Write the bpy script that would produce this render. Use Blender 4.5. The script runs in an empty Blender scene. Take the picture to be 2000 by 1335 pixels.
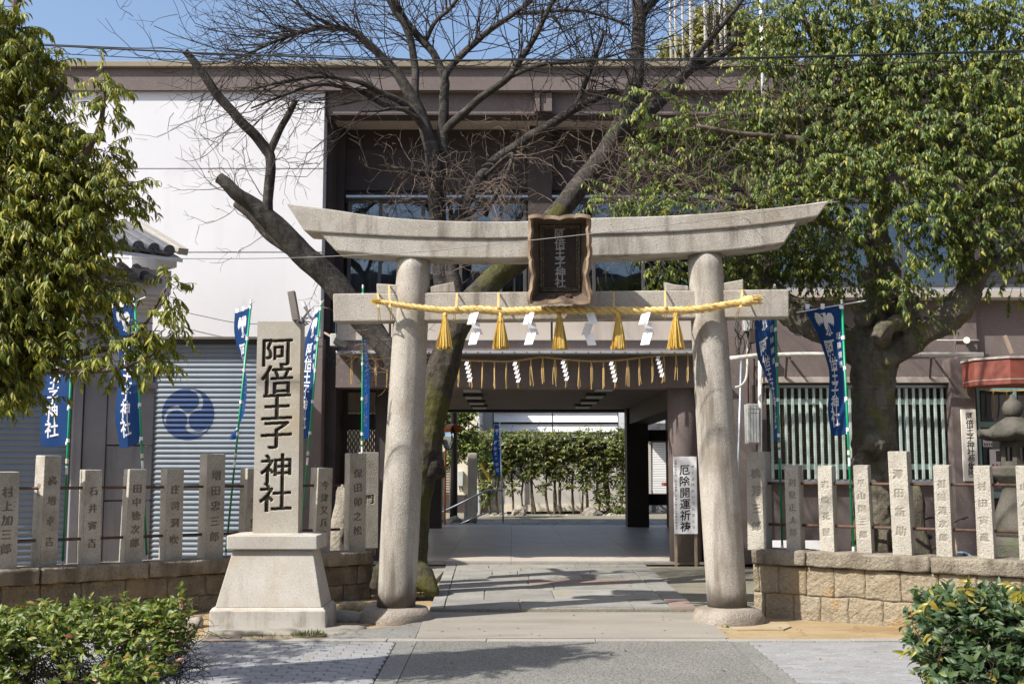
# Shrine gate seen from the street: stone torii, inscribed marker, tree-shaded hall.
import bpy, bmesh, math, random
import numpy as np
from mathutils import Vector, Matrix, noise as mnoise

random.seed(7)
RNG = np.random.default_rng(11)
SC = bpy.context.scene
COL = SC.collection
R = math.radians

# ------------------------------------------------------------------ camera
FPX, U0, V0 = 2230.0, 1000.0, 667.5          # focal length and centre in units of the 2000 px wide picture
CAM_H = 1.6
PITCH = math.atan(248.0 / FPX)
cd = bpy.data.cameras.new('camera')
cam = bpy.data.objects.new('camera', cd)
COL.objects.link(cam)
cam.location = (0, 0, CAM_H)
cam.rotation_euler = (math.pi / 2 + PITCH, 0, 0)
cd.sensor_width = 36.0
cd.lens = 36.0 * FPX / 2000.0
cd.clip_start = 0.1
cd.clip_end = 3000
SC.camera = cam

# ------------------------------------------------------------------ sun and sky
SUN_D = Vector((0.85, 0.50, -1.0)).normalized()     # direction the light travels
elev = math.asin(-SUN_D.z)
sl = bpy.data.lights.new('sun', 'SUN')
sl.energy = 5.0
sl.angle = R(0.53)
sl.color = (1.0, 0.945, 0.86)
so = bpy.data.objects.new('sun', sl)
COL.objects.link(so)
so.location = (-12, -8, 25)
so.rotation_euler = SUN_D.to_track_quat('-Z', 'Y').to_euler()
W = bpy.data.worlds.new('World')
SC.world = W
W.use_nodes = True
wn = W.node_tree
wn.nodes.clear()
sky = wn.nodes.new('ShaderNodeTexSky')
sky.sky_type = 'NISHITA'
sky.sun_disc = False
sky.sun_elevation = elev
sky.sun_rotation = math.atan2(-SUN_D.x, -SUN_D.y)
sky.altitude = 20
sky.air_density = 1.0
sky.dust_density = 2.2
sky.ozone_density = 1.3
bgn = wn.nodes.new('ShaderNodeBackground')
bgn.inputs['Strength'].default_value = 0.14
out = wn.nodes.new('ShaderNodeOutputWorld')
wn.links.new(sky.outputs[0], bgn.inputs[0])
wn.links.new(bgn.outputs[0], out.inputs[0])
SC.view_settings.view_transform = 'Standard'
SC.view_settings.look = 'None'
SC.view_settings.exposure = 0.6
SC.view_settings.gamma = 1.0
SC.view_settings.use_curve_mapping = False
SC.render.engine = 'CYCLES'
SC.cycles.use_denoising = True
SC.cycles.max_bounces = 8
SC.cycles.transparent_max_bounces = 12
SC.cycles.sample_clamp_indirect = 6.0

# ------------------------------------------------------------------ measuring helpers
CT, ST = math.cos(PITCH), math.sin(PITCH)


def ray(u, v):
    a, b = (u - U0) / FPX, (V0 - v) / FPX
    return Vector((a, CT - b * ST, ST + b * CT))


def P(u, v, Y):
    """point seen at picture position (u, v) that stands Y metres away"""
    d = ray(u, v)
    t = Y / d.y
    return Vector((d.x * t, Y, CAM_H + d.z * t))


def G(u, v, z=0.0):
    """point of the level z seen at picture position (u, v)"""
    d = ray(u, v)
    t = (z - CAM_H) / d.z
    return Vector((d.x * t, d.y * t, z))


def on_line(u, v, A, B):
    """point seen at (u, v) on the upright plane through the ground line A-B"""
    d = ray(u, v)
    n = Vector((B[1] - A[1], A[0] - B[0], 0))
    t = (n.x * A[0] + n.y * A[1]) / (n.x * d.x + n.y * d.y)
    return Vector((d.x * t, d.y * t, CAM_H + d.z * t))


def lerp(a, b, t):
    return a + (b - a) * t


# ------------------------------------------------------------------ materials
MATS = {}


class NT:
    def __init__(s, name):
        s.m = bpy.data.materials.new(name)
        s.m.use_nodes = True
        s.t = s.m.node_tree
        s.t.nodes.clear()
        s.out = s.n('ShaderNodeOutputMaterial')

    def n(s, typ, **k):
        nd = s.t.nodes.new(typ)
        for a, b in k.items():
            setattr(nd, a, b)
        return nd

    def l(s, a, b):
        s.t.links.new(a, b)

    def set(s, sock, v):
        if isinstance(v, bpy.types.NodeSocket):
            s.l(v, sock)
        elif isinstance(v, (tuple, list)) and len(v) == 3 and sock.type == 'RGBA':
            sock.default_value = (*v, 1)
        else:
            sock.default_value = v

    def coord(s, scale=(1, 1, 1), rnd=True):
        tc = s.n('ShaderNodeTexCoord')
        src = tc.outputs['Object']
        if rnd:
            oi = s.n('ShaderNodeObjectInfo')
            mu = s.n('ShaderNodeMath', operation='MULTIPLY')
            s.l(oi.outputs['Random'], mu.inputs[0])
            mu.inputs[1].default_value = 37.0
            ad = s.n('ShaderNodeVectorMath', operation='ADD')
            s.l(src, ad.inputs[0])
            s.l(mu.outputs[0], ad.inputs[1])
            src = ad.outputs[0]
        mp = s.n('ShaderNodeMapping')
        mp.inputs['Scale'].default_value = scale
        s.l(src, mp.inputs['Vector'])
        return mp.outputs[0]

    def noise(s, vec, scale, detail=5, rough=0.6, dist=0.0):
        nd = s.n('ShaderNodeTexNoise')
        s.l(vec, nd.inputs['Vector'])
        nd.inputs['Scale'].default_value = scale
        nd.inputs['Detail'].default_value = detail
        nd.inputs['Roughness'].default_value = rough
        nd.inputs['Distortion'].default_value = dist
        return nd.outputs['Fac']

    def ramp(s, fac, lo, hi):
        mr = s.n('ShaderNodeMapRange')
        mr.interpolation_type = 'SMOOTHSTEP'
        s.l(fac, mr.inputs['Value'])
        mr.inputs['From Min'].default_value = lo
        mr.inputs['From Max'].default_value = hi
        return mr.outputs[0]

    def mix(s, fac, a, b, mode='MIX'):
        mx = s.n('ShaderNodeMix', data_type='RGBA', blend_type=mode)
        s.set(mx.inputs[0], fac)
        s.set(mx.inputs[6], a)
        s.set(mx.inputs[7], b)
        return mx.outputs[2]

    def math(s, op, a, b=None):
        nd = s.n('ShaderNodeMath', operation=op)
        s.set(nd.inputs[0], a)
        if b is not None:
            s.set(nd.inputs[1], b)
        return nd.outputs[0]

    def bump(s, h, strength, dist=0.02, prev=None):
        nd = s.n('ShaderNodeBump')
        nd.inputs['Strength'].default_value = strength
        nd.inputs['Distance'].default_value = dist
        s.l(h, nd.inputs['Height'])
        if prev is not None:
            s.l(prev, nd.inputs['Normal'])
        return nd.outputs[0]

    def bsdf(s, col, rough=0.8, metal=0.0, spec=0.4, normal=None, coat=0.0):
        b = s.n('ShaderNodeBsdfPrincipled')
        s.set(b.inputs['Base Color'], col)
        s.set(b.inputs['Roughness'], rough)
        s.set(b.inputs['Metallic'], metal)
        b.inputs['Specular IOR Level'].default_value = spec
        if coat:
            b.inputs['Coat Weight'].default_value = coat
        if normal is not None:
            s.l(normal, b.inputs['Normal'])
        return b.outputs[0]

    def done(s, sh):
        s.l(sh, s.out.inputs['Surface'])
        MATS[s.m.name] = s.m
        return s.m


def pm(name, a, b=None, scale=3.0, detail=6, lo=0.3, hi=0.7, rough=0.8, metal=0.0, spec=0.4, bump=0.0, bscale=80.0,
       bdist=0.01, speck=None, sscale=220.0, slo=0.62, shi=0.68, light=None, lscale=260.0, streak=None, sk=(7, 7, 0.5), sklo=0.5, skhi=0.75,
       patch=None, pscale=1.5, plo=0.52, phi=0.66, stretch=(1, 1, 1), var=0.0, rnd=True, base=None):
    """mottled surface: two tones, optional dark and light grains, vertical weather streaks, patches and fine relief"""
    t = NT(name)
    v = t.coord(stretch, rnd)
    c = a
    if b is not None:
        c = t.mix(t.ramp(t.noise(v, scale, detail), lo, hi), a, b)
    if speck is not None:
        c = t.mix(t.ramp(t.noise(v, sscale, 2, 0.5), slo, shi), c, speck)
    if light is not None:
        c = t.mix(t.ramp(t.noise(v, lscale, 2, 0.5), 0.62, 0.7), c, light)
    if patch is not None:
        c = t.mix(t.math('MULTIPLY', t.ramp(t.noise(v, pscale, 7, 0.65), plo, phi), patch[3] if len(patch) > 3 else 1.0), c, tuple(patch[:3]))
    if streak is not None:
        v2 = t.coord(sk, rnd)
        c = t.mix(t.math('MULTIPLY', t.ramp(t.noise(v2, 1.0, 6, 0.6), sklo, skhi), streak[3] if len(streak) > 3 else 1.0), c, tuple(streak[:3]))
    if base is not None:                          # damp stain creeping up from the ground
        gp = t.n('ShaderNodeNewGeometry')
        sp = t.n('ShaderNodeSeparateXYZ')
        t.l(gp.outputs['Position'], sp.inputs[0])
        edge = t.math('ADD', sp.outputs[2], t.math('MULTIPLY', t.noise(t.coord((3, 3, 1.2), rnd), 1.3, 5, .6), -.62))
        c = t.mix(t.math('MULTIPLY', t.ramp(edge, .12, -.16), base[3]), c, tuple(base[:3]))
    if var:
        oi = t.n('ShaderNodeObjectInfo')
        hs = t.n('ShaderNodeHueSaturation')
        t.l(t.math('ADD', t.math('MULTIPLY', oi.outputs['Random'], 2 * var), 1 - var), hs.inputs['Value'])
        t.set(hs.inputs['Color'], c)
        c = hs.outputs[0]
    nm = None
    if bump:
        h = t.noise(v, bscale, 6, 0.65)
        nm = t.bump(h, bump, bdist)
    return t.done(t.bsdf(c, rough, metal, spec, nm))


pm('granite_torii', (.34, .312, .268), (.43, .402, .356), 2.2, bump=.8, bscale=75, bdist=.010, speck=(.16, .145, .13), sscale=105, slo=.57, shi=.68,
   light=(.55, .52, .47), lscale=85, streak=(.12, .10, .078, .9), sk=(4, 4, .5), sklo=.50, skhi=.74, patch=(.25, .21, .16, .8), pscale=1.9, plo=.5, phi=.68, base=(.085, .07, .055, .85))
pm('granite_post', (.37, .345, .29), (.47, .445, .385), 3, bump=.9, bscale=60, bdist=.016, speck=(.15, .135, .115), sscale=95, slo=.58, shi=.68,
   light=(.56, .54, .49), lscale=110, patch=(.22, .18, .13, .5), pscale=2.0, var=.08)
pm('foundation', (.24, .205, .17), (.33, .29, .245), 4, bump=.9, bscale=40, bdist=.02, speck=(.15, .13, .11), sscale=90, slo=.56, shi=.68, light=(.42, .39, .34), lscale=80, patch=(.19, .155, .12, .7), pscale=2.5)
pm('granite_marker', (.40, .375, .33), (.48, .46, .42), 2.5, bump=.25, bscale=120, bdist=.005, speck=(.2, .19, .185), sscale=140, slo=.60, shi=.67,
   light=(.62, .6, .56), lscale=130, patch=(.36, .28, .18, .7), pscale=1.3, plo=.48, phi=.68, streak=(.26, .235, .19, .6), sk=(5, 5, .5), sklo=.52, skhi=.74)
pm('granite_stele', (.37, .335, .275), (.44, .42, .37), 2.5, bump=.25, bscale=120, bdist=.005, speck=(.17, .16, .155), sscale=140, slo=.58, shi=.66,
   light=(.56, .53, .47), lscale=130, patch=(.40, .29, .15, .6), pscale=1.3, plo=.48, phi=.68)
pm('granite_stained', (.41, .39, .35), (.49, .47, .43), 2.5, bump=.25, bscale=120, bdist=.005, speck=(.22, .21, .2), sscale=140, slo=.60, shi=.67,
   streak=(.17, .145, .115, .75), sk=(8, 8, 1.3), sklo=.46, skhi=.72, patch=(.30, .26, .2, .6), pscale=3)
pm('groove_dirt', (.15, .13, .105), (.21, .185, .15), 9, rough=.95, spec=.1)
pm('groove_pale', (.22, .20, .17), (.30, .28, .24), 9, rough=.95, spec=.1)
pm('stele_groove', (.022, .019, .015), (.045, .04, .03), 9, rough=.95, spec=.1)
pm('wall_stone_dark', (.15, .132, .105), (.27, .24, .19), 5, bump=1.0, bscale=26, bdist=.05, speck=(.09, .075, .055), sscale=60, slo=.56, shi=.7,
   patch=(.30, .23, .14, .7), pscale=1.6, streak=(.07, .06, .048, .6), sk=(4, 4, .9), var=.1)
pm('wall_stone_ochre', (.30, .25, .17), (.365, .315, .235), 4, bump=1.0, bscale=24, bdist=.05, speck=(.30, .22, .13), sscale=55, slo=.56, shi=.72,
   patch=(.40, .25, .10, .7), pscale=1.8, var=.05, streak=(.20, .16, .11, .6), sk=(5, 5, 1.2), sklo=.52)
pm('cap_stone', (.20, .17, .125), (.32, .285, .225), 5, bump=1.0, bscale=30, bdist=.04, speck=(.12, .10, .08), sscale=80, slo=.56, shi=.68,
   streak=(.085, .068, .05, .85), sk=(3, 3, .7), sklo=.46, skhi=.66, var=.08)
pm('soil', (.285, .21, .115), (.36, .28, .17), 1.6, bump=.6, bscale=60, bdist=.012, speck=(.23, .16, .08), sscale=45, slo=.55, shi=.75, patch=(.22, .145, .065, .8), pscale=.8,
   stretch=(1, 2.2, 1), rough=.95, spec=.15)
pm('mortar_ochre', (.30, .235, .15), (.36, .29, .20), 8, rough=.95, spec=.1)
pm('mortar_dark', (.10, .085, .06), (.05, .043, .035), 8, rough=.95, spec=.1)
pm('concrete_pale', (.225, .21, .18), (.275, .255, .22), 1.4, bump=.25, bscale=90, bdist=.006, speck=(.18, .165, .14), sscale=60, patch=(.19, .172, .14, .7), pscale=.9, stretch=(.6, 2, 1), light=(.33, .31, .27), lscale=70)
pm('aggregate', (.20, .197, .18), (.25, .245, .225), 1.2, bump=1.0, bscale=60, bdist=.02, speck=(.10, .098, .088), sscale=52, slo=.50, shi=.62, light=(.37, .36, .33), lscale=58, patch=(.19, .185, .165, .6), pscale=.7)
pm('aggregate_band', (.185, .185, .175), (.225, .222, .208), 1.2, bump=.8, bscale=60, bdist=.015, speck=(.115, .115, .105), sscale=52, slo=.52, shi=.64, light=(.31, .30, .28), lscale=58)
pm('kerb_stone', (.26, .245, .22), (.31, .295, .265), 3, bump=.5, bscale=80, bdist=.01, speck=(.16, .15, .135), sscale=70)
pm('paver', (.235, .238, .242), (.275, .276, .278), 4, bump=.35, bscale=120, bdist=.006, speck=(.18, .18, .18), sscale=90, patch=(.20, .195, .185, .6), pscale=2.5, var=.06)
pm('paver_bed', (.05, .045, .03), (.07, .08, .03), 7, rough=.95, spec=.1)
pm('slab', (.215, .212, .195), (.29, .285, .262), 3, bump=.6, bscale=70, bdist=.012, speck=(.13, .125, .112), sscale=70, slo=.53, shi=.68, patch=(.25, .21, .155, .7), pscale=1.2, var=.16)
pm('slab_pink', (.24, .18, .15), (.27, .21, .175), 3, bump=.4, bscale=70, bdist=.01, speck=(.22, .17, .14), sscale=80)
pm('gravel_ground', (.19, .175, .14), (.26, .24, .195), 2.0, bump=.9, bscale=60, bdist=.015, speck=(.17, .175, .10), sscale=30, slo=.53, shi=.65, stretch=(1, 2, 1), rough=.95, spec=.15)
pm('asphalt', (.05, .05, .052), (.075, .075, .075), 2, bump=.5, bscale=90)
pm('wall_white', (.62, .622, .65), (.66, .662, .685), .6, bump=.25, bscale=45, bdist=.008, patch=(.50, .49, .53, .7), pscale=1.3, plo=.57, phi=.74, streak=(.60, .585, .60, .7), sk=(2.6, 2.6, .16), sklo=.52, skhi=.76, rough=.9, spec=.2)
pm('plaster_white', (.46, .46, .48), (.54, .54, .56), 1.2, bump=.3, bscale=60, bdist=.006, streak=(.22, .22, .23, .6), sk=(5, 5, .4), sklo=.58, rough=.9, spec=.2)
pm('plaster_grey', (.20, .20, .215), (.26, .26, .275), 1.2, bump=.3, bscale=60, bdist=.006, streak=(.12, .12, .13, .5), sk=(5, 5, .4), sklo=.55, rough=.9, spec=.2)
pm('wall_brown', (.140, .114, .108), (.17, .140, .132), 1.2, bump=.6, bscale=160, bdist=.006, light=(.27, .22, .21), lscale=60, rough=.85, spec=.25, streak=(.15, .115, .105, .5), sk=(3, 3, .3))
pm('wall_taupe', (.40, .355, .315), (.44, .395, .35), 1.2, bump=.3, bscale=120, bdist=.004, rough=.8, spec=.25, streak=(.24, .2, .18, .5), sk=(3, 3, .3))
pm('wall_dark', (.05, .039, .037), (.066, .053, .05), 2, bump=.3, bscale=120, bdist=.004, rough=.75, spec=.3)
pm('wall_black', (.022, .02, .02), (.034, .03, .03), 2, rough=.6, spec=.4, bump=.2, bscale=80)
pm('soffit', (.36, .31, .26), (.40, .345, .29), 2, rough=.8, spec=.25)
pm('ceiling_board', (.20, .165, .14), (.24, .20, .17), 1.5, rough=.7, spec=.3, stretch=(1, .3, 1))
pm('cap_metal', (.20, .165, .11), (.24, .20, .14), 2, rough=.5, spec=.5)
pm('steel_strip', (.52, .56, .60), (.60, .63, .66), 4, rough=.35, metal=.6)
pm('steel_bright', (.62, .63, .64), (.7, .7, .71), 4, rough=.22, metal=1.0)
pm('iron_rail', (.075, .05, .042), (.14, .08, .055), 20, rough=.75, metal=.3, bump=.3, bscale=120)
pm('shutter_slat', (.165, .205, .255), (.20, .24, .29), 1.5, rough=.45, metal=.15, spec=.5, rnd=False, streak=(.15, .185, .23, .6), sk=(4, 4, .4))
pm('shutter_gap', (.05, .055, .06), None, rough=.7)
pm('crest_blue', (.003, .03, .125), (.005, .038, .145), 6, rough=.5)
pm('tile_roof', (.065, .07, .078), (.11, .115, .125), 5, rough=.4, spec=.5, bump=.2, bscale=60, var=.15)
pm('tile_edge', (.30, .28, .25), (.36, .34, .30), 5, rough=.8)
pm('wood_weathered', (.20, .135, .085), (.30, .225, .155), 6, stretch=(8, 8, 1.2), bump=.6, bscale=20, bdist=.006, patch=(.13, .085, .055, .8), pscale=6, speck=(.4, .17, .06), sscale=5, slo=.68, shi=.75, rough=.75)
pm('wood_frame_shade', (.075, .052, .036), (.13, .095, .065), 6, stretch=(6, 6, 1.2), bump=.6, bscale=20, bdist=.006, rough=.7)  # darker than the rim: shade of the inward faces put into the wood
pm('soil_pale', (.31, .245, .15), (.37, .305, .205), 3, bump=.5, bscale=60, bdist=.01, rough=.95, spec=.15)
pm('wood_dark', (.028, .02, .017), (.05, .034, .026), 5, stretch=(14, 14, .6), bump=.3, bscale=12, rough=.6)
pm('wood_moulding', (.045, .034, .025), (.12, .095, .065), 9, stretch=(3, 3, 3), rough=.55, speck=(.30, .27, .2), sscale=14, slo=.62, shi=.67)
pm('letter_grey', (.34, .34, .33), (.44, .44, .42), 12, rough=.6)
pm('wood_stake', (.30, .235, .165), (.36, .29, .21), 5, stretch=(9, 9, 1), rough=.8)
pm('straw_rope', (.60, .41, .13), (.72, .53, .22), 40, bump=.5, bscale=160, bdist=.004, rough=.6, spec=.35, stretch=(1, 1, 1))
pm('straw_tassel', (.52, .33, .06), (.66, .46, .12), 30, rough=.55, spec=.35, stretch=(3, 3, .6))
pm('straw_thin', (.42, .28, .10), (.52, .37, .16), 40, rough=.7)
pm('pole_green', (.0, .26, .105), (.005, .30, .125), 6, rough=.35, spec=.5)
pm('plastic_white', (.74, .75, .77), (.8, .8, .81), 6, rough=.4)
pm('plastic_cream', (.58, .52, .40), (.64, .58, .46), 6, rough=.5)
pm('pole_white', (.80, .80, .80), (.84, .84, .84), 6, rough=.4)
pm('pipe_white', (.62, .60, .54), (.68, .66, .60), 3, rough=.5, streak=(.4, .36, .28, .5), sk=(6, 6, 2))
pm('box_grey', (.42, .44, .43), (.5, .51, .5), 5, rough=.5)
pm('lamp_dark', (.03, .03, .032), (.05, .05, .05), 5, rough=.5)
pm('lamp_bronze', (.19, .165, .14), (.25, .22, .19), 6, rough=.5, metal=.4)
pm('lamp_diffuser', (.55, .60, .55), None, rough=.4)
pm('frame_dark', (.05, .048, .05), (.065, .062, .063), 5, rough=.45, spec=.5)
pm('frame_alu', (.40, .46, .53), (.46, .52, .58), 4, rough=.35, metal=.6)
pm('mint_paint', (.43, .54, .49), (.48, .59, .54), 5, rough=.5, patch=(.33, .42, .36, .7), pscale=4)
pm('screen_mesh', (.30, .275, .245), (.37, .34, .305), 3, rough=.8)
pm('curtain', (.42, .41, .36), (.52, .50, .44), 5, stretch=(8, 8, .3), rough=.9)
pm('curtain_dark', (.12, .125, .12), (.18, .18, .17), 5, stretch=(8, 8, .3), rough=.9)
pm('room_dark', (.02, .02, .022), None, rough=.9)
pm('awning_red', (.20, .056, .038), (.235, .07, .05), 3, rough=.55, patch=(.28, .075, .055, .8), pscale=2)
pm('awning_edge', (.42, .38, .34), None, rough=.6)
pm('paper_white', (.82, .82, .83), (.86, .86, .86), 3, rough=.7)
pm('board_white', (.74, .70, .63), (.79, .755, .69), 3, rough=.6)
pm('ink', (.012, .012, .013), None, rough=.7)
pm('ink_grey', (.10, .10, .105), None, rough=.7)
pm('ink_red', (.45, .09, .07), None, rough=.7)
pm('photo_dark', (.03, .035, .06), (.20, .12, .09), 30, rough=.5)
pm('photo_blue', (.05, .11, .38), (.02, .05, .2), 20, rough=.5)
pm('teal_frame', (.20, .36, .36), (.25, .41, .40), 5, rough=.5)
pm('lantern_stone', (.05, .048, .038), (.11, .10, .083), 5, bump=.8, bscale=50, bdist=.015, speck=(.08, .075, .06), sscale=70, slo=.55, shi=.7, patch=(.10, .11, .06, .7), pscale=3)
pm('rock', (.22, .20, .165), (.33, .30, .25), 4, bump=1.0, bscale=18, bdist=.04, patch=(.14, .13, .10, .7), pscale=3, var=.15)
pm('moss', (.05, .10, .012), (.10, .16, .02), 14, bump=1.0, bscale=90, bdist=.02, rough=.95, spec=.1)
pm('cable_black', (.02, .022, .024), None, rough=.5)
pm('cable_grey', (.30, .29, .27), None, rough=.5)
pm('manhole_brown', (.12, .075, .055), (.16, .105, .075), 6, rough=.6, bump=.6, bscale=40)
pm('louver_white', (.78, .78, .79), (.84, .84, .84), 1.5, stretch=(.3, 1, 6), rough=.6, patch=(.52, .50, .48, .6), pscale=2)
pm('wall_cream', (.62, .56, .44), (.68, .62, .50), 1.5, rough=.85)
pm('wall_offwhite', (.46, .435, .395), (.54, .515, .47), 1.2, rough=.9, streak=(.45, .42, .37, .5), sk=(4, 4, .3))
pm('bike_blue', (.16, .25, .38), None, rough=.3, metal=.3)
pm('bike_tan', (.42, .31, .18), None, rough=.5)
pm('rubber', (.02, .02, .02), None, rough=.8)
pm('mirror_orange', (.65, .20, .03), None, rough=.4)
pm('mirror_glass', (.55, .58, .6), None, rough=.06, metal=1.0)
pm('yellow_paint', (.72, .45, .02), None, rough=.5)
pm('cut_wood', (.36, .24, .14), (.46, .33, .20), 14, rough=.85)


def tile_floor_mat():
    t = NT('polished_floor')
    v = t.coord((.5, .5, 1))
    c = t.mix(t.ramp(t.noise(v, 2, 5), .3, .7), (.47, .41, .355), (.55, .49, .43))
    c = t.mix(t.ramp(t.noise(t.coord(), 150, 2), .58, .66), c, (.30, .26, .23))
    rg = t.math('ADD', t.math('MULTIPLY', t.noise(v, 5, 4), .25), .28)
    return t.done(t.bsdf(c, rg, 0, .4))


tile_floor_mat()


def leaf_mat(name, cols, trans=(.35, .5, .05), rough=.33, tfac=.3, dry=None, spec=.5):
    """glossy leaf: tone differs from leaf to leaf, light passes through the blade"""
    t = NT(name)
    g = t.n('ShaderNodeNewGeometry')
    r = g.outputs['Random Per Island']
    cr = t.n('ShaderNodeValToRGB')
    cr.color_ramp.interpolation = 'LINEAR'
    e = cr.color_ramp.elements
    for i, (p, c) in enumerate(cols):
        el = e[i] if i < 2 else e.new(p)
        el.position = p
        el.color = (*c, 1)
    t.l(r, cr.inputs[0])
    v = t.coord(rnd=False)
    hs = t.n('ShaderNodeHueSaturation')
    t.l(cr.outputs[0], hs.inputs['Color'])
    t.l(t.math('ADD', t.math('MULTIPLY', t.noise(v, 1.6, 3), .9), .55), hs.inputs['Value'])
    c = hs.outputs[0]
    b = t.bsdf(c, rough, 0, spec)
    tr = t.n('ShaderNodeBsdfTranslucent')
    t.l(t.mix(.55, c, trans), tr.inputs['Color'])
    ms = t.n('ShaderNodeMixShader')
    ms.inputs[0].default_value = tfac
    t.l(b, ms.inputs[1])
    t.l(tr.outputs[0], ms.inputs[2])
    return t.done(ms.outputs[0])


leaf_mat('leaf_oak', [(0, (.06, .10, .015)), (1, (.44, .40, .06)), (.34, (.12, .17, .022)), (.66, (.25, .27, .034))], (.46, .44, .04), .46, .36, spec=.35)
leaf_mat('leaf_evergreen', [(0, (.026, .058, .012)), (1, (.30, .28, .04)), (.38, (.055, .10, .016)), (.64, (.10, .148, .02)), (.85, (.20, .22, .028))], (.34, .40, .04), .44, .28, spec=.38)
leaf_mat('leaf_azalea', [(0, (.05, .085, .014)), (1, (.20, .045, .02)), (.4, (.09, .14, .02)), (.78, (.16, .20, .03)), (.955, (.22, .22, .04)), (.98, (.22, .07, .03))], (.35, .45, .06), .44, .25, spec=.4)
leaf_mat('leaf_hawthorn', [(0, (.032, .065, .028)), (1, (.22, .15, .03)), (.5, (.05, .092, .038)), (.86, (.08, .125, .045)), (.96, (.12, .15, .035)), (.988, (.24, .17, .025))], (.2, .34, .07), .48, .2, spec=.4)
leaf_mat('leaf_yellow', [(0, (.20, .19, .02)), (1, (.32, .22, .02)), (.5, (.24, .23, .025))], (.5, .45, .05), .35, .3)
leaf_mat('leaf_back_hedge', [(0, (.05, .085, .018)), (1, (.27, .19, .06)), (.5, (.095, .135, .026)), (.8, (.17, .18, .04))], (.3, .35, .06), .4, .25)
leaf_mat('leaf_ginkgo', [(0, (.13, .13, .02)), (1, (.25, .21, .03)), (.5, (.17, .165, .022))], (.4, .38, .04), .5, .25)
leaf_mat('leaf_litter', [(0, (.16, .09, .035)), (1, (.30, .22, .07)), (.5, (.20, .12, .05))], (.3, .2, .06), .7, .15)
leaf_mat('grass_blade', [(0, (.05, .10, .012)), (1, (.16, .22, .03)), (.5, (.09, .15, .018))], (.3, .42, .05), .6, .3)


def bark_mat(name, a, b, ring=None, moss=None, bs=1.0):
    t = NT(name)
    v = t.coord((1, 1, .45), rnd=False)
    n1 = t.noise(v, 9, 7, .7)
    c = t.mix(t.ramp(n1, .3, .7), a, b)
    if ring is not None:
        v3 = t.coord((1.2, 1.2, 9), rnd=False)
        c = t.mix(t.math('MULTIPLY', t.ramp(t.noise(v3, 3.2, 4, .6, 1.2), .54, .7), .6), c, ring)
    if moss is not None:
        v4 = t.coord(rnd=False)
        c = t.mix(t.math('MULTIPLY', t.ramp(t.noise(v4, 2.4, 6, .7), moss[3], moss[3] + .17), .8), c, moss[:3])
    h = t.noise(t.coord((1, 1, .6), rnd=False), 26, 8, .75)
    nm = t.bump(h, .9 * bs, .03)
    nm = t.bump(n1, .6 * bs, .05, nm)
    return t.done(t.bsdf(c, .9, 0, .2, nm))


bark_mat('bark_cherry', (.026, .023, .021), (.085, .075, .066), ring=(.17, .155, .138))
bark_mat('bark_cherry_twig', (.028, .023, .021), (.06, .05, .045), bs=.3)
bark_mat('bark_cherry_mossy', (.030, .026, .021), (.085, .074, .06), moss=(.085, .085, .022, .42), ring=(.13, .115, .095))
bark_mat('bark_twig', (.10, .075, .06), (.20, .155, .125), bs=.3)
bark_mat('bark_evergreen', (.07, .062, .046), (.175, .155, .12), ring=(.22, .2, .155), moss=(.135, .14, .028, .5))
bark_mat('bark_branch', (.07, .055, .042), (.16, .13, .10), bs=.5)
bark_mat('bark_shrub', (.035, .026, .022), (.11, .085, .07), bs=.4)


def cloth_mat():
    t = NT('cloth_blue')
    v = t.coord((1, 1, 1))
    c = t.mix(t.noise(v, 3, 4), (.006, .036, .13), (.009, .048, .165))
    b = t.bsdf(c, .75, 0, .25)
    tr = t.n('ShaderNodeBsdfTranslucent')
    tr.inputs['Color'].default_value = (.012, .11, .42, 1)
    ms = t.n('ShaderNodeMixShader')
    ms.inputs[0].default_value = .35
    t.l(b, ms.inputs[1])
    t.l(tr.outputs[0], ms.inputs[2])
    t.done(ms.outputs[0])
    t = NT('cloth_white')
    b = t.bsdf((.74, .75, .78), .8, 0, .2)
    tr = t.n('ShaderNodeBsdfTranslucent')
    tr.inputs['Color'].default_value = (.7, .72, .78, 1)
    ms = t.n('ShaderNodeMixShader')
    ms.inputs[0].default_value = .3
    t.l(b, ms.inputs[1])
    t.l(tr.outputs[0], ms.inputs[2])
    t.done(ms.outputs[0])


cloth_mat()


def glass_mat(name, tint, refl):
    t = NT(name)
    tr = t.n('ShaderNodeBsdfTransparent')
    tr.inputs['Color'].default_value = (*tint, 1)
    gl = t.n('ShaderNodeBsdfGlossy')
    gl.inputs['Roughness'].default_value = .02
    gl.inputs['Color'].default_value = (.85, .92, 1, 1)
    fr = t.n('ShaderNodeFresnel')
    fr.inputs['IOR'].default_value = refl
    v = t.coord(rnd=True)
    fr_n = t.bump(t.noise(v, 1.3, 2), .05, .05)
    t.l(fr_n, gl.inputs['Normal'])
    ms = t.n('ShaderNodeMixShader')
    t.l(fr.outputs[0], ms.inputs[0])
    t.l(tr.outputs[0], ms.inputs[1])
    t.l(gl.outputs[0], ms.inputs[2])
    t.done(ms.outputs[0])


glass_mat('window_glass', (.45, .5, .55), 2.3)


# ------------------------------------------------------------------ objects
def tag(o, label=None, cat=None, group=None, kind=None):
    if label:
        o['label'] = label
    if cat:
        o['category'] = cat
    if group:
        o['group'] = group
    if kind:
        o['kind'] = kind
    return o


def empty(name, loc, label=None, cat=None, group=None, kind=None):
    o = bpy.data.objects.new(name, None)
    COL.objects.link(o)
    o.location = loc
    o.empty_display_size = .2
    return tag(o, label, cat, group, kind)


WL = {}


def wloc(o):
    return Vector((0, 0, 0)) if o is None else WL.get(o.name) or Vector(o.location)


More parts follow.
